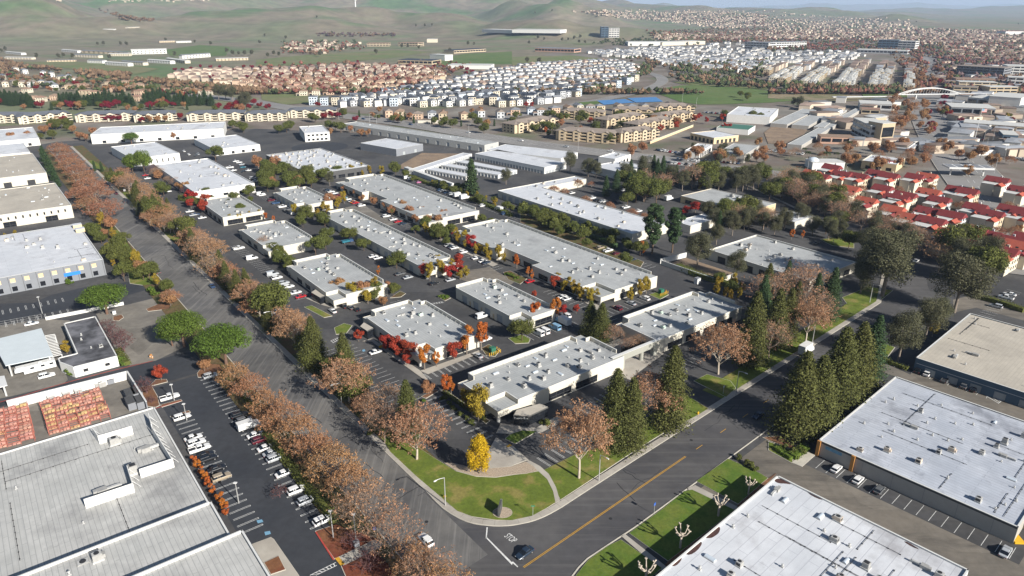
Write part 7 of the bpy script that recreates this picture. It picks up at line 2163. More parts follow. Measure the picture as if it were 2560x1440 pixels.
# ------------------------------------------------------------------ the rest of the town: uncountable
def bulk_houses(name, items, label):
 groups = {}
 for it in items: groups.setdefault(it[7], []).append(it)
 w, ro = MB(), MB()
 wm, rm = [], []
 for (x, y, th, a, b, h, rise, wl, rf) in items:
  z = ground_z(x, y) + .3
  T = Matrix.Translation((x, y, z)) @ Matrix.Rotation(th, 4, 'Z')
  k0 = len(w.v)
  w.box((0, 0, h / 2), (a, b, h))
  w.v[k0:] = [tuple(T @ Vector(v)) for v in w.v[k0:]]
  k0 = len(w.v)
  hip(w, a, b, h, rise, .4, mi=1)
  w.v[k0:] = [tuple(T @ Vector(v)) for v in w.v[k0:]]
 return w
M['far_wall'] = mat('distant_walls', (.46, .38, .3), .9, .2, .01, island=.35)
M['far_roof'] = mat('distant_roofs', (.26, .19, .155), .9, .2, .01, island=.4)
M['far_roofg'] = mat('distant_grey_roofs', (.24, .25, .27), .9, .2, .01, island=.5)
M['far_white'] = mat('distant_white_walls', (.6, .58, .54), .9, .15, .01, island=.2)
tag(bulk_houses('x', [t for t in REST if t[7] in ('peach', 'cream', 'sand', 'rose', 'yellow')], '').build('distant_houses', ['far_wall', 'far_roof']), 'farther brown roofed houses of the near suburbs', 'houses', kind='stuff')
tag(bulk_houses('x', [t for t in REST if t[7] not in ('peach', 'cream', 'sand', 'rose', 'yellow')], '').build('distant_houses', ['far_white', 'far_roofg']), 'farther pale houses of the dense subdivision', 'houses', kind='stuff')
rr = random.Random(9)
far = []
def sprinkle(poly, n, seed, size=(9, 13), h=(4, 7)):
 P = px(poly)
 r = random.Random(seed)
 x0, x1, y0, y1 = min(p[0] for p in P), max(p[0] for p in P), min(p[1] for p in P), max(p[1] for p in P)
 out = []
 tries = 0
 while len(out) < n and tries < n * 30:
  tries += 1
  q = (r.uniform(x0, x1), y0 + (y1 - y0) * r.random() ** .75)
  if inside(q, P): out.append(q)
 return out
for poly, n, sd, pal in (('o:1320,560 2200,420 2560,420 2560,600 2560,660 2300,740 1500,660', 420, 1, 0), ('o:740,530 1180,500 1740,470 1700,520 1200,590 900,570', 160, 2, 0), ('o:570,125 1100,100 1560,110 2560,120 2560,260 2100,290 1500,220 1000,180', 900, 3, 1), ('p:0,120 350,150 900,190 1400,215 1500,290 2000,300 2560,320 2560,420 1700,460 1000,400 0,400', 1500, 4, 1),
                         ('o:1400,360 2560,300 2560,420 1900,400 1500,430', 300, 5, 1), ('p:1700,470 2560,440 2560,620 2300,640 1800,600', 220, 6, 1), ('n:400,420 1000,410 1060,480 700,540 260,500', 60, 7, 1), ('p:0,540 600,520 1000,560 700,640 0,640', 140, 8, 0), ('m:390,15 2000,5 2300,20 1700,30', 60, 9, 1)):
 for q in sprinkle(poly, n, sd):
  g_ = on_ground(q)
  if not g_: continue
  far.append((g_.x, g_.y, rr.uniform(0, 3), rr.uniform(9, 15), rr.uniform(9, 13), rr.uniform(4, 7), 2.0, 'w' if pal == 0 else 'b', 0))
for q in sprinkle('p:1700,640 2560,620 2560,1000 1900,1000 1700,800', 120, 61) + sprinkle('l:700,0 2560,0 2560,120 1500,90', 30, 62) + sprinkle('p:0,1010 1200,1010 1250,1440 900,1440 500,1180 0,1060', 26, 63) + sprinkle('p:1680,1000 2560,1020 2560,1440 1900,1400', 40, 64):
 g_ = at(*q)
 far.append((g_.x, g_.y, rr.choice((.2, .9, 1.1)), rr.uniform(14, 30), rr.uniform(10, 18), rr.uniform(4, 7), .5, rr.choice('wb'), 0))
tag(bulk_houses('x', [t for t in far if t[7] == 'w'], '').build('distant_houses', ['far_white', 'far_roofg']), 'distant white houses massed beyond the sports field', 'houses', kind='stuff')
tag(bulk_houses('x', [t for t in far if t[7] == 'b'], '').build('distant_houses', ['far_wall', 'far_roof']), 'distant brown roofed suburb spreading to the hills', 'houses', kind='stuff')
def far_trees(name, items, m, label):
 base = [(0, 0, 1.0), (.8, 0, .25), (.25, .76, .3), (-.65, .47, .25), (-.65, -.47, .3), (.25, -.76, .25), (0, 0, -.3)]
 fc = [(0, 1, 2), (0, 2, 3), (0, 3, 4), (0, 4, 5), (0, 5, 1), (6, 2, 1), (6, 3, 2), (6, 4, 3), (6, 5, 4), (6, 1, 5)]
 mb = MB()
 r = random.Random(len(items))
 for p, s in items:
  for k in range(3):
   o = Vector((r.uniform(-.6, .6), r.uniform(-.6, .6), r.uniform(0, .35))) * s
   sc = s * r.uniform(.45, .8)
   a = r.uniform(0, 6)
   ca, sa = math.cos(a), math.sin(a)
   mb.add([(p.x + o.x + (x * ca - y * sa) * sc * r.uniform(.8, 1.2), p.y + o.y + (x * sa + y * ca) * sc, p.z + .35 * s + o.z + z * sc * 1.1) for x, y, z in base], fc)
 return tag(mb.build(name, m), label, 'trees', kind='stuff')
sets = {}
for poly, n, sd, mix in (('p:0,130 900,200 1500,290 2560,320 2560,640 1900,620 1500,560 1000,520 0,520', 2700, 21, 'bbrrgg'), ('o:1320,330 2560,260 2560,440 1500,430', 1260, 22, 'bbrg'), ('o:1500,660 2560,620 2560,800 2300,760 1600,740', 252, 23, 'gb'), ('o:600,130 1600,120 2560,150 2560,260 1500,220', 900, 24, 'bgr'),
                         ('n:640,640 2200,640 2000,760 1500,900 700,930 0,900 0,700', 396, 25, 'rbr'), ('m:1000,800 1500,830 2560,930 2560,1000 1900,880', 216, 26, 'bb'), ('m:0,600 280,680 800,740 1300,760 1280,820 700,730 0,690', 234, 27, 'bb'), ('o:700,930 1200,800 1300,700 1450,600 1480,640 1350,760 1100,860 800,970 560,1000', 270, 28, 'gb'),
                         ('p:0,860 900,900 950,960 0,900', 144, 29, 'gb'), ('o:780,440 1100,400 1950,380 1900,450 1100,470', 198, 30, 'gg'), ('n:260,420 1000,400 1100,500 600,560 250,540', 162, 31, 'gbr'), ('n:560,345 1400,350 1380,375 600,375', 108, 32, 'bp'), ('m:990,110 1250,175 1560,205 1540,225 1250,215', 108, 33, 'b'), ('p:1640,600 1900,560 2300,600 2560,700 2000,660', 216, 34, 'rp'), ('p:700,900 1400,900 1380,950 900,950', 90, 35, 'bg'), ('m:0,640 60,640 300,700 0,760', 72, 36, 'b'), ('p:1620,560 2560,600 2560,1010 1850,1010 1640,800', 520, 37, 'rbgp'), ('p:1180,560 1560,500 1600,900 1400,1000 1350,700', 160, 38, 'bbr'), ('p:0,1000 900,1010 1250,1100 1250,1440 600,1440 500,1200 0,1080', 170, 39, 'gbr'), ('p:1650,1020 2560,1020 2560,1440 1800,1440', 200, 40, 'gbr'), ('o:1500,740 2300,780 2560,860 2560,910 1700,850', 150, 41, 'gb'), ('n:700,900 1500,940 2560,1040 2560,1110 1300,1110 640,1080', 150, 42, 'gbr'), ('m:0,660 1000,790 2100,900 2560,960 2560,1040 1200,950 0,860', 260, 43, 'bbg'), ('o:0,1040 900,1060 1700,1060 1900,1180 900,1240 0,1220', 160, 44, 'gbb'), ('l:600,0 2560,0 2560,260 1700,200 700,140', 110, 45, 'bbr'), ('n:0,1060 800,1100 820,1250 0,1260', 70, 46, 'gbr'), ('o:640,650 1400,560 1560,620 1300,800 900,880 500,900', 120, 47, 'gb')):
 for q in sprinkle(poly, n, sd):
  g_ = on_ground(q)
  if g_: sets.setdefault(rr.choice(mix), []).append((g_, rr.uniform(4.0, 8.0)))
for kx, m, lb in (('b', leafmat('distant_brown_foliage', (.13, .085, .05), .5, 0), 'distant brown tree tops among the houses'), ('r', leafmat('distant_red_foliage', (.15, .055, .045), .5, 0), 'distant reddish tree tops among the houses'), ('g', leafmat('distant_green_foliage', (.05, .065, .026), .5, 0), 'distant green tree tops among the houses'), ('p', leafmat('distant_purple_foliage', (.09, .06, .06), .5, 0), 'distant purple grey tree tops among the houses')):
 far_trees('distant_trees', sets.get(kx, []), m, lb)
# ------------------------------------------------------------------ lots, islands and yards
def fsheet(name, th, u0, u1, v0, v1, z, m, label):
 return struct(name, MB().sheet([wor2((u0, v0), th), wor2((u1, v0), th), wor2((u1, v1), th), wor2((u0, v1), th)], z), m, label)
fsheet('parking_lot', TH, 29.2, 47.4, 84, 226, .166, 'lot_dark', 'freshly sealed dark parking lot left of the avenue')
patch('parking_lot', pts('e:1290,862 1540,740 1840,650 2110,640 2330,760 2250,900 2190,905 1980,930 1960,860 1500,990 1380,990'), .164, 'lot_dark', 'dark lot entrance from the avenue under the stone pine')
patch('alley', pts('e:-200,1180 210,1095 740,935 1290,800 1840,650 1850,690 1290,862 1270,872 90,1165 -200,1240'), .162, 'lot_dark', 'narrow dark alley along the white yard wall')
patch('parking_lot', pts('e:-300,440 -300,200 0,160 340,150 520,70 870,-10 1300,-60 1460,-40 1440,30 940,170 700,215 420,260 0,360'), .165, 'lot_dark', 'sealed dark lot in front of the slate grey building')
patch('old_lot', pts('e:960,260 1240,180 1560,100 1740,180 1790,330 1830,600 1560,730 1300,780 1180,660'), .166, 'lot_tan', 'cracked pale parking lot beside the stone pines')
patch('yard', pts('e:90,1185 1270,890 1470,1200 1380,1230 a:0,210 -600,350 -600,-100'), .166, 'lot_tan', 'tan paved storage yard behind the white wall')
patch('yard', pts('e:-200,420 440,310 700,330 690,360 600,690 680,920 640,960 100,1090 -200,1150'), .163, 'lot_tan', 'grey paved yard around the carport')
fsheet('alley', TH2, 128, 171, -70, 76, .166, 'lot_old', 'worn brown alley between the two warehouses on the right')
patch('bay_strip', [wor2(p, TH2) for p in ((163, 14), (171, 14), (171, 68), (163, 68))], .168, 'lot', 'darker strip of bays against the taupe warehouse')
patch('alley', pts('h:1050,740 1180,760 1420,870 1500,800 2560,1100 2700,1250 2560,1340 1290,890 1040,830'), .166, 'lot_old', 'alley between the blue grey and the taupe warehouses')
patch('parking_lot', pts('h:1850,120 2100,60 2560,200 2560,330 2080,200 1850,250'), .167, 'lot_old', 'worn lot above the tan roofed warehouse')
patch('drive', pts('/1172,676 /1225,668 /1248,683 /1290,703 /1270,718 /1222,735 /1185,712 /1150,698'), .165, 'lot_old', 'beige entrance drive in the middle of the office park')
patch('drive', pts('/862,520 /905,510 /960,545 /990,560 /935,575 /880,540'), .165, 'lot_tan', 'beige drive between the slim and the long pale office')
patch('yard', pts('k:1600,1190 1740,1140 2230,1300 2060,1400'), .167, 'dirt', 'sandy walled yard with a gum tree')
patch('scrap_yard', pts('j:1420,240 1460,200 1660,90 2100,100 1700,220 1520,260'), .167, 'dirt', 'brown scrap yard beside the white roofed grey warehouse')
patch('yard', pts('p:30,1270 420,1260 300,1440 0,1440 -40,1330'), .4, 'dirt', 'brown contractor yard below the storage sheds')
patch('turning_circle', [(at(800, 368).x + 24 * math.cos(a), at(800, 368).y + 24 * math.sin(a)) for a in [k * math.pi / 12 for k in range(24)]], .17, 'lot_dark', 'round turning circle behind the machine crowded roof')
# pavement beside the office fronts
for s, lb in (('f:1060,540 1160,510 1640,830 1720,920 1690,930 1580,850 1160,545', 'left of the cream walled office'), ('f:1640,835 1700,815 2230,630 2240,660 1720,870', 'below the cream end wall'), ('/1098,600 /1104,597 /1245,662 /1232,668', 'left of the longest office'), ('/1440,740 /1448,736 /1505,768 /1490,778', 'near the end of the longest office'), ('f:500,110 560,90 690,160 780,190 840,200 800,215 640,170', 'below the patched roof office'),
              ('/1240,1085 /1252,1060 /1300,1068 /1340,1072 /1395,1040 /1420,1050 /1350,1085 /1290,1088', 'round the black entrance'), ('/1530,922 /1570,905 /1640,880 /1660,886 /1600,930 /1575,952 /1545,940', 'under the gateway')):
 patch('walkway', pts(s), .3, 'concrete', 'pale concrete walkway ' + lb)
for s, m, lb in (('f:780,405 880,358 965,380 905,460 800,470', 'lawn', 'small lawn island beside the black pod'), ('f:480,195 560,180 765,285 680,302', 'lawn', 'lawn island below the patched roof office'), ('f:1650,1092 1800,1018 1835,1032 1700,1112', 'mulch', 'narrow mulch island with one brown tree'),
                 ('/1270,847 /1288,861 /1322,859 /1326,849 /1305,837', 'lawn', 'lawn island around the round evergreen'), ('/1203,872 /1222,862 /1250,878 /1238,893 /1215,890', 'verge', 'island with the green transformer'), ('/1622,738 /1650,728 /1672,738 /1650,750', 'lawn', 'island with the farther transformer'),
                 ('f:1340,105 1440,35 1500,60 1450,95', 'verge', 'planted island near the patched roof office'), ('f:1815,95 1880,75 1950,105 1890,135', 'verge', 'planted island left of the narrow office'), ('/1300,533 /1335,543 /1480,602 /1610,656 /1600,672 /1450,617 /1300,557', 'verge', 'hedge strip behind the longest office'),
                 ('f:1850,1032 1885,1018 2340,1335 2300,1365', 'verge', 'planting strip beside the corner office'), ('/1258,682 /1275,678 /1318,698 /1300,712 /1270,700', 'verge', 'planted court before the longest office'), ('j:480,1260 560,1240 640,1300 560,1330', 'mulch', 'mulch court between two offices'),
                 ('e:1370,1000 1500,980 1560,920 1670,918 1680,945 1520,985 1580,1090 1600,1180 1560,1200 1470,1190', 'mulch', 'mulch island with twiggy trees in the dark lot'), ('e:1970,860 2050,760 2200,770 2240,840 2190,900 1980,900', 'mulch', 'mulch island at the lot entrance corner'),
                 ('e:1600,1175 1810,1120 1825,1135 1620,1200', 'mulch', 'slim island below the white pickup'), ('e:1700,1290 1890,1230 1910,1250 1720,1310', 'mulch', 'slim island above the white SUV'),
                 ('b:590,1000 800,930 1240,1080 1180,1160 780,1280', 'mulch_red', 'red litter bed at the lower end of the dark lot'), ('b:850,1350 1180,1200 1330,1330 1400,1500 940,1560', 'mulch_red', 'red litter bed at the bottom edge'), ('e:1460,215 1600,160 1720,170 1690,215 1480,240', 'mulch', 'slim mulch island in the old lot'), ('e:1130,290 1220,270 1240,300 1190,335 1130,330', 'mulch', 'round mulch island in the old lot'),
                 ('i:1640,900 1790,890 1800,950 1720,980', 'lawn', 'lawn patch under the single brown plane tree'), ('i:1120,870 1190,860 1330,1080 1400,1120 1560,1400 1440,1420 1300,1400 1250,1150', 'lawn', 'lawn strip beside the slate grey building'), ('i:860,170 930,165 1060,240 1060,262 940,250', 'lawn', 'lawn on the far right side of the avenue'), ('i:1220,490 1330,470 1350,540 1290,570', 'lawn', 'small lawn by the clump of olive conifers'),
                 ('l:520,960 700,930 860,1000 860,1045 640,1020', 'lawn', 'bright lawn at the bend left of the red roofs'), ('h:740,100 1000,-10 1250,30 1050,190 800,180', 'lawn', 'lawn beside the far bend of the cross street'), ('h:1060,600 1170,560 1270,600 1200,690 1080,680', 'lawn', 'bright lawn under the rounded dark tree'), ('h:1080,700 1140,680 1420,800 1370,820', 'verge', 'hedge bed along the alley mouth'),
                 ('h:930,880 1000,860 1150,930 980,930', 'lawn', 'lawn scrap beside the redwood stand'), ('d:0,100 280,200 240,320 0,190', 'lawn', 'lawn strip along the alley mouth'), ('d:-60,60 160,40 300,170 280,200 0,90', 'mulch', 'bark bed under the redwood stand'), ('d:230,310 400,205 470,240 340,355', 'kerb', 'concrete apron at the corner of the taupe warehouse'),
                 ('h:0,690 150,730 60,800 0,830', 'lawn', 'lawn scrap beside the grey bare tree')):
 slab('island' if 'island' in lb else 'planting_bed', pts(s), m, .29, .16, label=lb)
slab('forecourt', pts('b:-40,1130 150,1060 180,1080 430,1440 520,1600 300,1700'), 'concrete', .3, .1, label='pale paved forecourt of the store at the bottom edge', inner='paving')
slab('planter', pts('b:80,1320 230,1250 300,1390 150,1440'), 'mulch_red', .45, .1, label='square planter in the store forecourt')
# red kerbs and hatchings
def line(L, w, z, m):
 mb = MB()
 for k in range(len(L) - 1):
  a, b = Vector(L[k][:2]), Vector(L[k + 1][:2])
  e = (b - a).normalized(); n = Vector((-e.y, e.x)) * w / 2
  mb.strip([a - n, b - n], [a + n, b + n], z)
 return mb
for s, lb in (('e:0,1150 210,1095 470,1010 740,935 1100,840 1530,738', 'along the alley'), ('e:1560,1212 1820,1135', 'below the white pickup'), ('b:600,1010 780,1290', 'beside the red litter bed')):
 struct('red_kerb', line(pts(s), .35, .34, 'paint_r'), 'paint_r', 'red painted kerb ' + lb)
for s, n_, lb in (('b:540,1440 800,1310 810,1340 600,1440', 7, 'before the red litter bed'), ('f:745,535 820,500 840,515 770,555', 4, 'beside the far redwood'), ('h:2180,1090 2330,1040 2380,1100 2300,1160', 7, 'before the yellow dock'), ('d:2290,1040 2380,950 2480,975 2400,1060', 6, 'at the tan building'), ('f:1740,160 1870,140 1880,150 1760,168', 5, 'beside the planted island')):
 a, b, c, d = pts(s)
 mb = MB()
 for k in range(n_):
  t0, t1 = (k + .2) / n_, (k + .45) / n_
  mb.sheet([a.lerp(b, t0), a.lerp(b, t1), d.lerp(c, t1), d.lerp(c, t0)], .19)
 for p, q in ((a, b), (d, c)):
  e = (q - p).normalized(); n = Vector((-e.y, e.x, 0)) * .08
  mb.strip([p - n, q - n], [p + n, q + n], .192)
 struct('hatching', mb, 'paint', 'white hatched paint ' + lb)
mb = MB()
for s in ('b:5,890 60,880 75,905 20,920', 'b:85,1005 140,995 150,1025 95,1040', 'f:1060,625 1085,615 1095,635 1070,642', 'e:1,1 2,1 2,2 1,2', 'a:2400,1030 2440,1020 2450,1050 2410,1060'):
 mb.sheet(pts(s), .19)
struct('bay_symbol', mb, 'paint_b', 'pale blue accessible bay symbols')
struct('yellow_pad', MB().sheet(pts('b:790,1275 830,1260 890,1330 850,1350'), .33), 'paint_y', 'yellow tactile pad at the end of the walk')
struct('walk', MB().sheet(pts('b:790,1275 1200,1080 1260,1130 1250,1160 890,1340'), .315), 'concrete', 'concrete walk crossing the red litter beds')
struct('yellow_pad', MB().sheet(pts('b:2500,150 2540,130 2560,145 2520,165'), .33), 'paint_y', 'small yellow tactile pad beside the forecourt')
# ------------------------------------------------------------------ walls, fences, racks and sheds
def wallrun(s, h, t, m, label, z=.1, name='wall', cat='wall', cap='cap'):
 L = pts(s)
 r_ = tag(empty(name, (L[0].x, L[0].y, z), 0), label, cat)
 for k in range(len(L) - 1):
  d = L[k + 1] - L[k]
  c = (L[k] + L[k + 1]) / 2 - L[0]
  mb = MB().box((c.x, c.y, h / 2), (d.length, t, h), math.atan2(d.y, d.x))
  mb.box((c.x, c.y, h + .05), (d.length + .1, t + .12, .1), math.atan2(d.y, d.x), mi=1)
  mb.build('panel', [m, cap], r_)
 return r_
wallrun('e:92,1218 1290,915', 3.0, .35, 'wall_white', 'long white wall of the storage yard', cap='white')
wallrun('e:1290,915 1480,1225', 3.0, .35, 'wall_slate', 'dark side wall of the storage yard')
wallrun('e:460,325 900,240 1240,172', 1.3, .35, 'wall_white', 'low white wall below the sealed lot')
wallrun('k:1480,1200 1740,1135', 2.4, .3, 'wall_white', 'pale slatted wall of the sandy yard, lit side')
wallrun('k:1490,1210 2060,1405 2240,1330', 2.2, .3, 'wall_cream', 'shaded wall of the sandy yard')
wallrun('j:1500,270 1960,440', 3.0, 3.0, 'wall_white', 'low white shed wall at the edge of the storage yard')
wallrun('o:1380,1440 1810,1270', 2.2, .4, 'wall_tan', 'tan wall beside the flats')
wallrun('n:1620,1235 1960,1235', 3, .4, 'wall_cream', 'cream wall beside the arterial road')
# chain link fence with posts
fz = tag(empty('fence', tuple(pts('e:0,400')[0]), 0), 'wire fence along the sealed lot', 'fence')
L0 = pts('e:0,400')[0]
for k, p in enumerate(pts('e:0,385 60,375 120,362 180,352 240,340 300,330 360,318 420,308')):
 MB().tube((p.x - L0.x, p.y - L0.y, 0), (p.x - L0.x, p.y - L0.y, 2.0), .05, .05, 5).build('post', 'pole', fz)
a, b = pts('e:0,385')[0] - L0, pts('e:420,308')[0] - L0
for z in (.3, 1.1, 1.95): MB().tube((a.x, a.y, z), (b.x, b.y, z), .03, .03, 4).build('rail', 'pole', fz)
# racks of boxed goods
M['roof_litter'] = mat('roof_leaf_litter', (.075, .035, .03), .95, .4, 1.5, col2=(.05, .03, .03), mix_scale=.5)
M['salmon'] = mat('salmon_boxes', (.37, .19, .15), .8, .2, 1.5, island=.25)
M['amber'] = mat('amber_boxes', (.39, .26, .13), .8, .2, 1.5, island=.25)
M['redbox'] = mat('red_frames', (.36, .12, .09), .7, .1, 1.5)
GOODS = {}
def goods(m):
 if m not in GOODS:
  mb = MB()
  for k in range(3):
   mb.box((-.85 + .85 * k, .1 * (k - 1), .25 + .08 * k), (.7, .8, .5 + .16 * k))
  mb.box((.3, 0, .72), (1.0, .6, .25))
  GOODS[m] = mb.mesh('carton', m)
 return GOODS[m]
def rack(a, b, label, seed, first='salmon'):
 p, q = pts(a)[0], pts(b)[0]
 d = q - p
 L = d.length
 r_ = tag(empty('storage_rack', (p.x, p.y, .17), math.atan2(d.y, d.x)), label, 'rack', 'racks in the storage yard')
 n = max(2, int(L / 2.6))
 rr_ = random.Random(seed)
 for k in range(n + 1):
  mb = MB()
  for y in (-.6, .6): mb.box((L * k / n, y, 1.6), (.12, .12, 3.2))
  mb.build('upright', 'redbox', r_)
 for z in (1.05, 2.2):
  for y in (-.6, .6): MB().box((L / 2, y, z), (L, .09, .14)).build('beam', 'redbox', r_)
 for k in range(n):
  for z in (.05, 1.14, 2.28):
   if rr_.random() < .64:
    o = link('carton', goods('amber' if rr_.random() < (.15 if first == 'salmon' else .5) else 'salmon'), r_, (L * (k + .5) / n, rr_.uniform(-.1, .1), z), 0, (L / n / 2.7, 1, rr_.uniform(.7, 1)))
 return r_
for k, (a, b, f_) in enumerate([('e:415,1225 ', 'e:1010,1080', 'salmon'), ('e:435,1275', 'e:1030,1125', 'salmon'), ('e:455,1330', 'e:1050,1180', 'amber'), ('e:470,1380', 'e:1075,1225', 'amber'), ('e:485,1425', 'e:1095,1265', 'amber'), ('e:495,1470', 'e:1110,1305', 'salmon'), ('e:-60,1320', 'e:295,1240', 'salmon'), ('e:-60,1380', 'e:305,1295', 'salmon'), ('e:-60,1440', 'e:320,1350', 'salmon'), ('a:-60,40', 'e:330,1405', 'amber'), ('a:-60,110', 'a:345,25', 'amber'), ('a:-60,180', 'a:355,85', 'salmon')]):
 rack(a, b, 'storage rack of salmon and amber boxes, %s from the white wall %s' % (ORD[k % 6], 'in the right block' if k < 6 else 'in the left block'), k, f_)
for k, s in enumerate(('e:1310,1110', 'e:1380,1090', 'e:1320,1190', 'e:1410,1180')):
 p = pts(s)[0]
 r_ = tag(empty('container', (p.x, p.y, .17), TH), 'dark covered container in the corner of the yard, %s listed from the top' % ORD[k], 'container', 'dark containers in the yard')
 MB().box((0, 0, 1.2), (2.4, 5.0, 2.4)).build('body', 'wall_slate', r_)
 MB().box((0, 0, 2.46), (2.6, 5.2, .12)).build('lid', 'wall_dark', r_)
for k, s in enumerate(('e:790,1060', 'e:990,990', 'e:1030,985', 'e:1110,955', 'e:670,1085', 'e:520,1125', 'e:250,1195')):
 p = pts(s)[0]
 r_ = tag(empty('crate', (p.x, p.y, .17), TH), 'grey crate standing along the white yard wall, %s from the gate end' % ORD[k], 'crate', 'crates along the yard wall')
 MB().box((0, 0, .8), (2.0, 1.6, 1.6)).build('body', 'ac' if k != 3 else 'wall_slate', r_)
 MB().box((0, 0, 1.66), (2.1, 1.7, .1)).build('lid', 'white' if k != 3 else 'wall_dark', r_)
# carport, second carport, pergola
def carport(s, h, label, m='white'):
 P = ccw([(p.x, p.y) for p in pts(s, h)])
 c = Vector((sum(p[0] for p in P) / len(P), sum(p[1] for p in P) / len(P)))
 r_ = tag(empty('carport', (c.x, c.y, .16)), label, 'carport')
 L = [(p[0] - c.x, p[1] - c.y) for p in P]
 MB().prism(L, h - .25, h, bottom=True).build('roof', m, r_)
 for x, y in inset(L, 1.0):
  MB().box((x, y, (h - .25) / 2), (.35, .35, h - .25)).build('post', 'white', r_)
 return r_
M['sheet_roof'] = streaks(mat('pale_sheet_roof', (.55, .6, .62), .6, .05, .3), (.2, 4, 1), .3, TH, (.45, .5, .52))
carport('e:0,505 415,405 530,680 55,780 -20,640', 4.6, 'large open carport with a pale sheet roof sheltering a caravan', 'sheet_roof')
carport('e:-120,900 45,880 75,975 -120,1030', 4.0, 'small white carport cut by the left edge')
pg = pts('e:450,480 550,465 620,665 515,690', 3.0)
c = sum(pg, Vector()) / 4
r_ = tag(empty('pergola', (c.x, c.y, .16)), 'white slatted pergola beside the carport', 'pergola')
for k in range(15):
 t = k / 14
 a, b = pg[0].lerp(pg[3], t) - c, pg[1].lerp(pg[2], t) - c
 d = b - a
 MB().box(((a.x + b.x) / 2, (a.y + b.y) / 2, 2.95), (d.length, .22, .2), math.atan2(d.y, d.x)).build('slat', 'white', r_)
for q in pg:
 q = q - c
 MB().box((q.x * .95, q.y * .95, 1.42), (.25, .25, 2.85)).build('post', 'white', r_)
# storage rows
stor = {'S': [(2.6, .5, .1, 2.3, 'roll', .4)], 'W': [(2.6, .5, .1, 2.3, 'roll', .4)]}
for k, (s, h) in enumerate([('/1070,423 /1082,418 /1182,436 /1164,442', 3), ('/1107,413 /1119,408 /1262,432 /1246,438', 3), ('/1142,404 /1155,399 /1290,424 /1276,430', 3), ('/1185,385 /1240,373 /1415,406 /1366,418', 5), ('/1205,373 /1285,359 /1432,384 /1406,397', 5), ('/1022,424 /1160,381 /1178,385 /1042,428', 3.2)]):
 building('storage_row', 'white self storage row with roll up doors, %s from the camera side' % ORD[k], s, h, None, 'wall_white', 'roof_white', stor, '', ph=.1, seed=70 + k, cat='storage', group='self storage rows', minlen=4)
for k, (s, h) in enumerate([('/1928,307 /2008,271 /2042,275 /1967,312', 4), ('/1975,311 /2050,276 /2086,277 /2022,315', 4), ('/2028,316 /2095,278 /2118,274 /2060,319', 4), ('/1968,360 /2128,270 /2146,274 /2012,364', 3.5)]):
 building('storage_shed', 'grey roofed storage shed near the footbridge, %s from the left' % ORD[k], s, h, None, 'wall_wh', 'roof_grey', None, '', ph=.1, seed=80 + k, cat='storage', group='storage sheds near the footbridge')
block('yellow_house', 'tall yellow gabled block with a framed front by the boulevard', 'p:1110,1435', 'p:1240,1425', 16, 17, 'yellow', 'pale', 1)
block('grey_house', 'blue roofed grey block left of the yellow one', 'p:830,1330', 'p:1000,1420', 18, 14, 'grey', 'pale', 3)
block('yellow_house', 'smaller yellow block behind the framed one', 'p:1050,1320', 'p:1160,1310', 14, 13, 'yellow', 'pale', 1)
block('dark_house', 'brown low building before the yellow blocks', 'p:520,1440', 'p:850,1450', 14, 6, 'rose', 'brown', 1)
block('cafe', 'orange roofed cafe left of the boulevard', 'p:930,1140', 'p:1110,1150', 18, 5, 'sand', 'clay', 1)
block('transit_hall', 'grey transit hall below the footbridge ramp', 'p:910,1095', 'p:1230,1110', 30, 7, 'grey', 'pale', 1)
# dome and filling station
p = at(2040, 420)
r_ = tag(empty('dome_building', (p.x, p.y, .2)), 'white building with a round dome near the palms', 'building')
MB().box((6, 0, 2.6), (24, 14, 5.2)).build('wall', 'wall_white', r_)
MB().box((6, 0, 5.35), (24.4, 14.4, .3)).build('roof', HR['pale'], r_)
mb = MB()
prev = None
for k in range(7):
 a = math.pi / 2 * k / 6
 if prev: mb.tube((-3, 0, prev[1]), (-3, 0, 5.5 + 2.6 * math.sin(a)), prev[0], 4 * math.cos(a) + .02, 20, cap=False)
 prev = (4 * math.cos(a) + .02, 5.5 + 2.6 * math.sin(a))
mb.build('dome', HW['blue'], r_)
p = at(2415, 440)
r_ = tag(empty('filling_station', (p.x, p.y, .6), rad(-8)), 'filling station canopy on columns near the red roofs', 'canopy')
MB().box((0, 0, 6), (30, 12, 1.2)).build('canopy', 'white', r_)
for x in (-11, 0, 11): MB().box((x, 0, 2.7), (.8, .8, 5.4)).build('column', 'white', r_)
mb = MB()
for x in range(-12, 13, 6): mb.box((x, 0, 6.65), (4.6, 10, .1))
mb.build('roof_panel', 'wall_slate', r_)
p = at(2436, 352)
r_ = tag(empty('flagpole', (p.x, p.y, .3)), 'tall flagpole with a striped flag at the car dealer', 'flagpole')
MB().tube((0, 0, 0), (0, 0, 30), .25, .12, 8).build('pole', 'white', r_)
mb = MB()
for k in range(7): mb.box((2.4, 0, 25.2 + .45 * k), (4.6, .06, .45), mi=k % 2)
mb.box((1.2, -.01, 27.3), (2.0, .1, 1.6), mi=2)
mb.build('flag', ['lamp_r', 'white', 'paint_b'], r_)
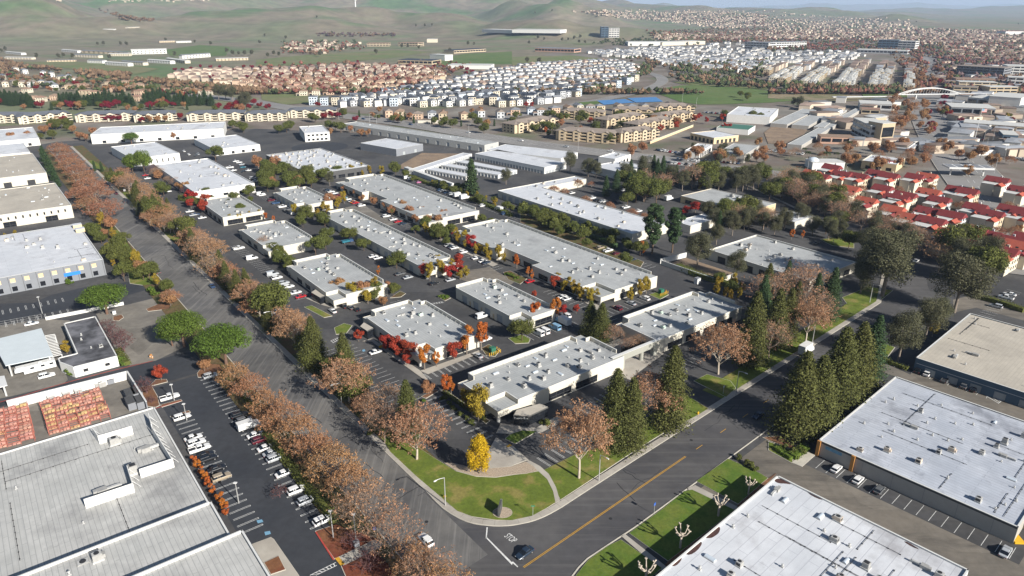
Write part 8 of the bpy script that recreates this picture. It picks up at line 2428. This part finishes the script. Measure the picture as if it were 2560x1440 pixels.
# ------------------------------------------------------------------ street furniture
def lamp(q, h, ang, label, arm=2.2, m='pole', group=None):
 p = pts(q)[0] if isinstance(q, str) else at(*q)
 r_ = tag(empty('street_lamp', (p.x, p.y, .25), ang), label, 'street lamp', group)
 MB().tube((0, 0, 0), (0, 0, h), .16, .1, 8).build('pole', m, r_)
 if arm:
  mb = MB()
  prev = Vector((0, 0, h - .1))
  for k in range(1, 6):
   t = k / 5
   v = Vector((arm * t, 0, h - .1 + .35 * math.sin(t * math.pi / 2)))
   mb.tube(prev, v, .08, .07, 6); prev = v
  mb.build('arm', m, r_)
  MB().box((arm + .35, 0, h + .2), (.9, .35, .16), taper=.2).build('lamp_head', 'white', r_)
 else:
  MB().box((0, 0, h + .1), (.8, .5, .22)).build('lamp_head', 'white', r_)
 return r_
lamp('b:1895,742', 8.3, TH + math.pi, 'galvanised street lamp with an arm over the avenue, at the corner lawn')
lamp('f:862,1195', 8.3, TH + math.pi, 'street lamp over the avenue beside the large brown plane tree')
lamp('f:185,440', 8.3, TH + math.pi, 'street lamp over the avenue near the pink plane tree')
lamp('g:2236,1075', 8.5, TH2 - math.pi / 2, 'street lamp by the triangular lawn island')
lamp('c:868,497', 8.0, TH2 - math.pi / 2, 'street lamp whose pole stands below the forked white tree', 2.0)
lamp('h:440,560', 8.0, TH2 - math.pi / 2, 'street lamp beside the white box truck')
lamp('h:1015,150', 8.0, TH2 - math.pi / 2, 'street lamp at the far bend of the cross street')
lamp('b:775,1065', 7.5, 0, 'plain lot lamp pole on the red litter bed', 0)
lamp('b:1000,1080', 7.0, 0, 'plain lot lamp pole beside the walk', 0)
lamp('e:1745,1130', 5.5, 0, 'white headed lamp in the dark lot, upper one', 0)
lamp('e:1870,1330', 5.5, 0, 'white headed lamp in the dark lot, middle one', 0)
lamp('a:2390,720', 6.0, 0, 'white headed lamp in the dark lot, lower one', 0)
lamp('e:425,260', 7.0, 0, 'white headed lamp in the sealed lot', 0)
for k, q in enumerate(['n:1140,1250', 'n:1210,1260', 'n:1620,1260', 'n:2130,1370', 'n:830,1200', 'k:660,70', 'k:1430,290', 'o:1700,1030', 'o:1840,1080', 'p:1190,1010', 'p:1840,1060', 'l:2170,90', 'l:2360,160', 'l:390,290', 'l:760,400', 'l:2260,300', 'p:2050,1400', 'p:2150,1430', 'p:2240,1430', 'p:1880,1420']):
 lamp(q, 11, rad(60), 'tall lamp post along the arterial roads, %s counted from the left' % ORD[k], 2.5, group='lamp posts of the arterial roads')
# corner monument sign, street signs, hydrants
p = pts('b:2440,815')[0]
r_ = tag(empty('monument_sign', (p.x, p.y, .3), rad(80)), 'dark monument slab on a gravel circle in the corner lawn', 'sign')
MB().box((0, 0, 1.3), (3.4, .45, 2.6)).build('slab', 'wall_dark', r_)
MB().box((1.73, 0, 1.3), (.06, .46, 2.6)).build('edge', 'white', r_)
slab('gravel_circle', [(p.x + .6 + 2.4 * math.cos(a), p.y + 2.0 * math.sin(a)) for a in [k * math.pi / 10 for k in range(20)]], 'pebble', .325, .05, label='round gravel bed around the monument slab', inner='pebbles')
def post(name, q, h, label, head, m, cat='sign', rz=0.0):
 p = pts(q)[0]
 r_ = tag(empty(name, (p.x, p.y, .25), rz), label, cat)
 MB().tube((0, 0, 0), (0, 0, h), .06, .05, 6).build('pole', 'pole', r_)
 MB().box((0, 0, h), head).build('plate', m, r_)
 return r_
M['sign_green'] = mat('green_sign', (.03, .2, .1), .6, .05)
M['sign_blue'] = mat('blue_sign_plate', (.03, .1, .4), .6, .05)
M['hyd'] = mat('yellow_hydrant_paint', (.62, .36, .02), .6, .1)
post('street_sign', 'c:208,850', 3.0, 'green street name sign on the corner pavement', (1.0, .06, .3), 'sign_green')
post('road_sign', 'c:1418,832', 3.0, 'blue road sign on a post at the warehouse kerb', (.7, .06, .8), 'sign_blue', rz=TH2)
post('road_sign', 'g:2110,1065', 2.6, 'white sign on a post in the triangular lawn', (.7, .06, .7), 'white', rz=TH2)
post('road_sign', 'b:1195,1070', 2.8, 'blue sign on a post beside the red litter bed', (.7, .06, .9), 'sign_blue')
def hydrant(q, label):
 p = pts(q)[0]
 r_ = tag(empty('hydrant', (p.x, p.y, .25)), label, 'hydrant')
 MB().tube((0, 0, 0), (0, 0, .75), .2, .17, 8).build('barrel', 'hyd', r_)
 MB().tube((0, 0, .75), (0, 0, .98), .22, .05, 8).build('bonnet', 'hyd', r_)
 MB().tube((-.35, 0, .5), (.35, 0, .5), .1, .1, 6).build('nozzle', 'hyd', r_)
hydrant('g:1860,1270', 'yellow fire hydrant beside the driveway on the lawn')
hydrant('b:1890,665', 'yellow fire hydrant beside the corner lamp')
# transformers with bollards
M['tr_green'] = mat('transformer_green', (.03, .14, .09), .6, .08)
def transformer(q, label):
 p = pts(q)[0]
 r_ = tag(empty('transformer', (p.x, p.y, .3), TH), label, 'transformer')
 MB().box((0, 0, .95), (1.9, 1.6, 1.9)).build('cabinet', 'tr_green', r_)
 MB().box((0, 0, 1.94), (2.0, 1.7, .08)).build('lid', 'tr_green', r_)
 for k in range(7):
  MB().tube((-2.6 + .8 * k, -1.8, 0), (-2.6 + .8 * k, -1.8, 1.2), .12, .12, 8).build('bollard', 'hyd', r_)
 for y in (-.6, .6): MB().tube((2.4, y, 0), (2.4, y, 1.2), .12, .12, 8).build('bollard', 'hyd', r_)
transformer('f:2365,650', 'green transformer cabinet behind yellow bollards by the cream wall')
transformer('g:1490,60', 'green transformer cabinet with bollards at the longest office')
# small things
p = pts('f:1255,608')[0]
r_ = tag(empty('bench', (p.x, p.y, .3), TH), 'yellow bench beside the accessible bay', 'bench')
MB().box((0, 0, .45), (1.8, .6, .1)).build('seat', 'hyd', r_)
MB().box((0, .28, .75), (1.8, .08, .5)).build('backrest', 'hyd', r_)
for x in (-.75, .75): MB().box((x, 0, .2), (.1, .5, .4)).build('leg', 'dark', r_)
for k, q in enumerate(('e:1505,700', 'e:1525,705', 'e:1515,690')):
 p = pts(q)[0]
 r_ = tag(empty('traffic_barrel', (p.x, p.y, .17)), 'orange traffic barrel at the alley mouth, %s of three from the left' % ORD[k], 'barrel', 'orange barrels at the alley mouth')
 MB().tube((0, 0, 0), (0, 0, 1.0), .32, .26, 10).build('drum', 'orange_panel', r_)
 MB().tube((0, 0, .45), (0, 0, .62), .31, .3, 10).build('stripe', 'white', r_)
for q, lb, m in (('e:1145,265', 'white utility cabinet on the round mulch island', 'white'), ('k:1850,1400', 'white shed box beside the hedge', 'white'), ('b:1005,1150', 'grey bin beside the walk on the red litter', 'wall_slate'), ('d:860,390', 'grey meter cabinet against the taupe wall', 'wall_slate'), ('i:1245,475', 'white panel sign on the small avenue lawn', 'white'), ('i:1340,1140', 'pink and white sign beside the avenue lawn', 'white')):
 p = pts(q)[0]
 r_ = tag(empty('cabinet', (p.x, p.y, .2), TH), lb, 'cabinet')
 s_ = 2.2 if 'shed' in lb else 1.2
 MB().box((0, 0, s_ * .6), (s_, s_ * .8, s_ * 1.2)).build('body', m, r_)
 MB().box((0, 0, s_ * 1.23), (s_ * 1.08, s_ * .88, s_ * .06)).build('lid', 'wall_slate', r_)
p = pts('h:2310,1090')[0]
r_ = tag(empty('dock_ramp', (p.x, p.y, .17), TH2 + math.pi / 2), 'yellow dock plate beside the blue grey wall', 'ramp')
MB().box((0, 0, .35), (6, 1.6, .5)).build('plate', 'hyd', r_)
p = pts('d:2435,1040')[0]
r_ = tag(empty('dock_ramp', (p.x, p.y, .17), TH2 + rad(45)), 'yellow ramp at the tan walled building', 'ramp')
MB().box((0, 0, .35), (6, 2.2, .5)).build('plate', 'hyd', r_)
# hedges
def hedge(s, w, h, label, leaf='green', n=260):
 L = pts(s)
 rs = np.random.RandomState(len(label))
 r_ = tag(empty('hedge', (L[0].x, L[0].y, .2)), label, 'hedge')
 P, Nn = [], []
 core = MB()
 for k in range(len(L) - 1):
  d = L[k + 1] - L[k]
  c = (L[k] + L[k + 1]) / 2 - L[0]
  a = math.atan2(d.y, d.x)
  core.box((c.x, c.y, h * .38), (d.length - .5, w * .66, h * .76), a)
  m = int(n * d.length / 10)
  loc = np.stack([rs.uniform(-.5, .5, m) * d.length, rs.uniform(-.5, .5, m) * w, rs.uniform(.05, 1, m) * h], 1)
  f = rs.randint(0, 3, m)
  loc[f == 0, 2] = h * rs.uniform(.92, 1.06, (f == 0).sum())
  loc[f == 1, 1] = -w / 2 * rs.uniform(.9, 1.08, (f == 1).sum())
  loc[f == 2, 1] = w / 2 * rs.uniform(.9, 1.08, (f == 2).sum())
  ca, sa = math.cos(a), math.sin(a)
  P.append(np.stack([loc[:, 0] * ca - loc[:, 1] * sa + c.x, loc[:, 0] * sa + loc[:, 1] * ca + c.y, loc[:, 2]], 1))
  Nn.append(rs.normal(size=(m, 3)) + np.array([0, 0, .4]))
 V, F = leaf_quads(np.vstack(P), np.vstack(Nn), .3, rs)
 link('foliage', np_mesh('foliage', V, F, LM[leaf]), r_)
 core.build('branches', LM[leaf], r_)
hedge('h:2040,90 2300,160 2560,250', 3.0, 2.2, 'long dense hedge above the worn right hand lot', 'oak')
hedge('d:240,280 380,180', 2.4, 1.8, 'clipped bright hedge at the corner of the taupe warehouse')
hedge('d:60,170 240,290', 1.6, 1.2, 'low hedge along the alley mouth lawn', 'green')
hedge('h:1120,720 1400,830', 2.2, 1.4, 'low dark hedge before the blue grey warehouse', 'oak')
hedge('j:1520,330 1700,400 1920,460', 3, 2.0, 'hedge behind the long pale office, left part', 'oak')
hedge('j:2140,560 2350,640 2560,730', 3, 2.2, 'hedge behind the long pale office, right part', 'oak')
hedge('k:1650,1240 1850,1330 2200,1440', 4, 2.6, 'thick hedge below the sandy yard wall', 'oak')
hedge('k:330,800 640,880', 3, 2.0, 'hedge in the strip behind the longest office', 'oak')
hedge('k:780,930 1040,1040', 4, 2.6, 'dark hedge further along the strip behind the longest office', 'conifer2')
hedge('i:1800,560 2000,600', 4, 4, 'tall green hedge between the white warehouse and the avenue office', 'oak')
hedge('i:2000,490 2300,480', 3, 2.4, 'hedge along the lit wall of the bright white warehouse', 'oak')
hedge('e:1180,640 1280,780', 2.5, 1.8, 'ragged hedge beside the old white building', 'oak')
hedge('f:1880,1050 2100,1210 2290,1330', 1.6, .9, 'low hedge beside the corner office', 'oak')
hedge('e:2210,860 2400,1010 2560,1200', 3.0, 1.4, 'green hedge between dark lot and plane trees, upper part', 'oak')
hedge('b:90,20 330,330 500,560 760,860 800,920', 2.6, 1.3, 'green hedge between dark lot and plane trees, lower part', 'oak')
# leaf litter lying in the gutters of the white roof
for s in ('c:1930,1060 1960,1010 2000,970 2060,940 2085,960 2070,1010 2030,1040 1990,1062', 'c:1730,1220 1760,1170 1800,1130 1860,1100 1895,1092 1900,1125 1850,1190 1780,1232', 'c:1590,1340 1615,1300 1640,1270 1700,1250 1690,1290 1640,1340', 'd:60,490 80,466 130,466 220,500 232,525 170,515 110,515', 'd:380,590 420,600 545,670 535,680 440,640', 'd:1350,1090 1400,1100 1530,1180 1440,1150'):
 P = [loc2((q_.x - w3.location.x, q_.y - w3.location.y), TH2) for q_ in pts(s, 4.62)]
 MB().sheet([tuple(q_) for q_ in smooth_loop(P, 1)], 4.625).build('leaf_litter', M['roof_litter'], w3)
# water tower on the far hill
g_ = on_ground((889, 20)) or Vector((-800, 3600, 150))
r_ = tag(empty('water_tower', tuple(g_)), 'white water tower on the far hill', 'tower')
MB().tube((0, 0, 0), (0, 0, 26), 3, 3, 10).build('shaft', 'white', r_)
MB().tube((0, 0, 26), (0, 0, 31), 4, 8, 12).tube((0, 0, 31), (0, 0, 36), 8, 7, 12).build('tank', 'white', r_)
# ------------------------------------------------------------------ haze in the air
top = max(max(q_[2] for q_ in V0_), CAM_H) + 25
hz = MB().box((0, 15000, top / 2 - .75), (66000, 36000, top + 1.5)).build('haze', [])
vm = bpy.data.materials.new('haze')
vm.use_nodes = True
vm.node_tree.nodes.remove(vm.node_tree.nodes['Principled BSDF'])
pv = vm.node_tree.nodes.new('ShaderNodeVolumePrincipled')
pv.inputs['Color'].default_value = (.55, .71, 1.0, 1)
pv.inputs['Density'].default_value = 4.6e-5
pv.inputs['Anisotropy'].default_value = 0.0
vm.node_tree.links.new(pv.outputs[0], vm.node_tree.nodes['Material Output'].inputs['Volume'])
hz.data.materials.append(vm)
hz.visible_shadow = True
tag(hz, 'blue haze in the air over the plain', 'haze', kind='stuff')
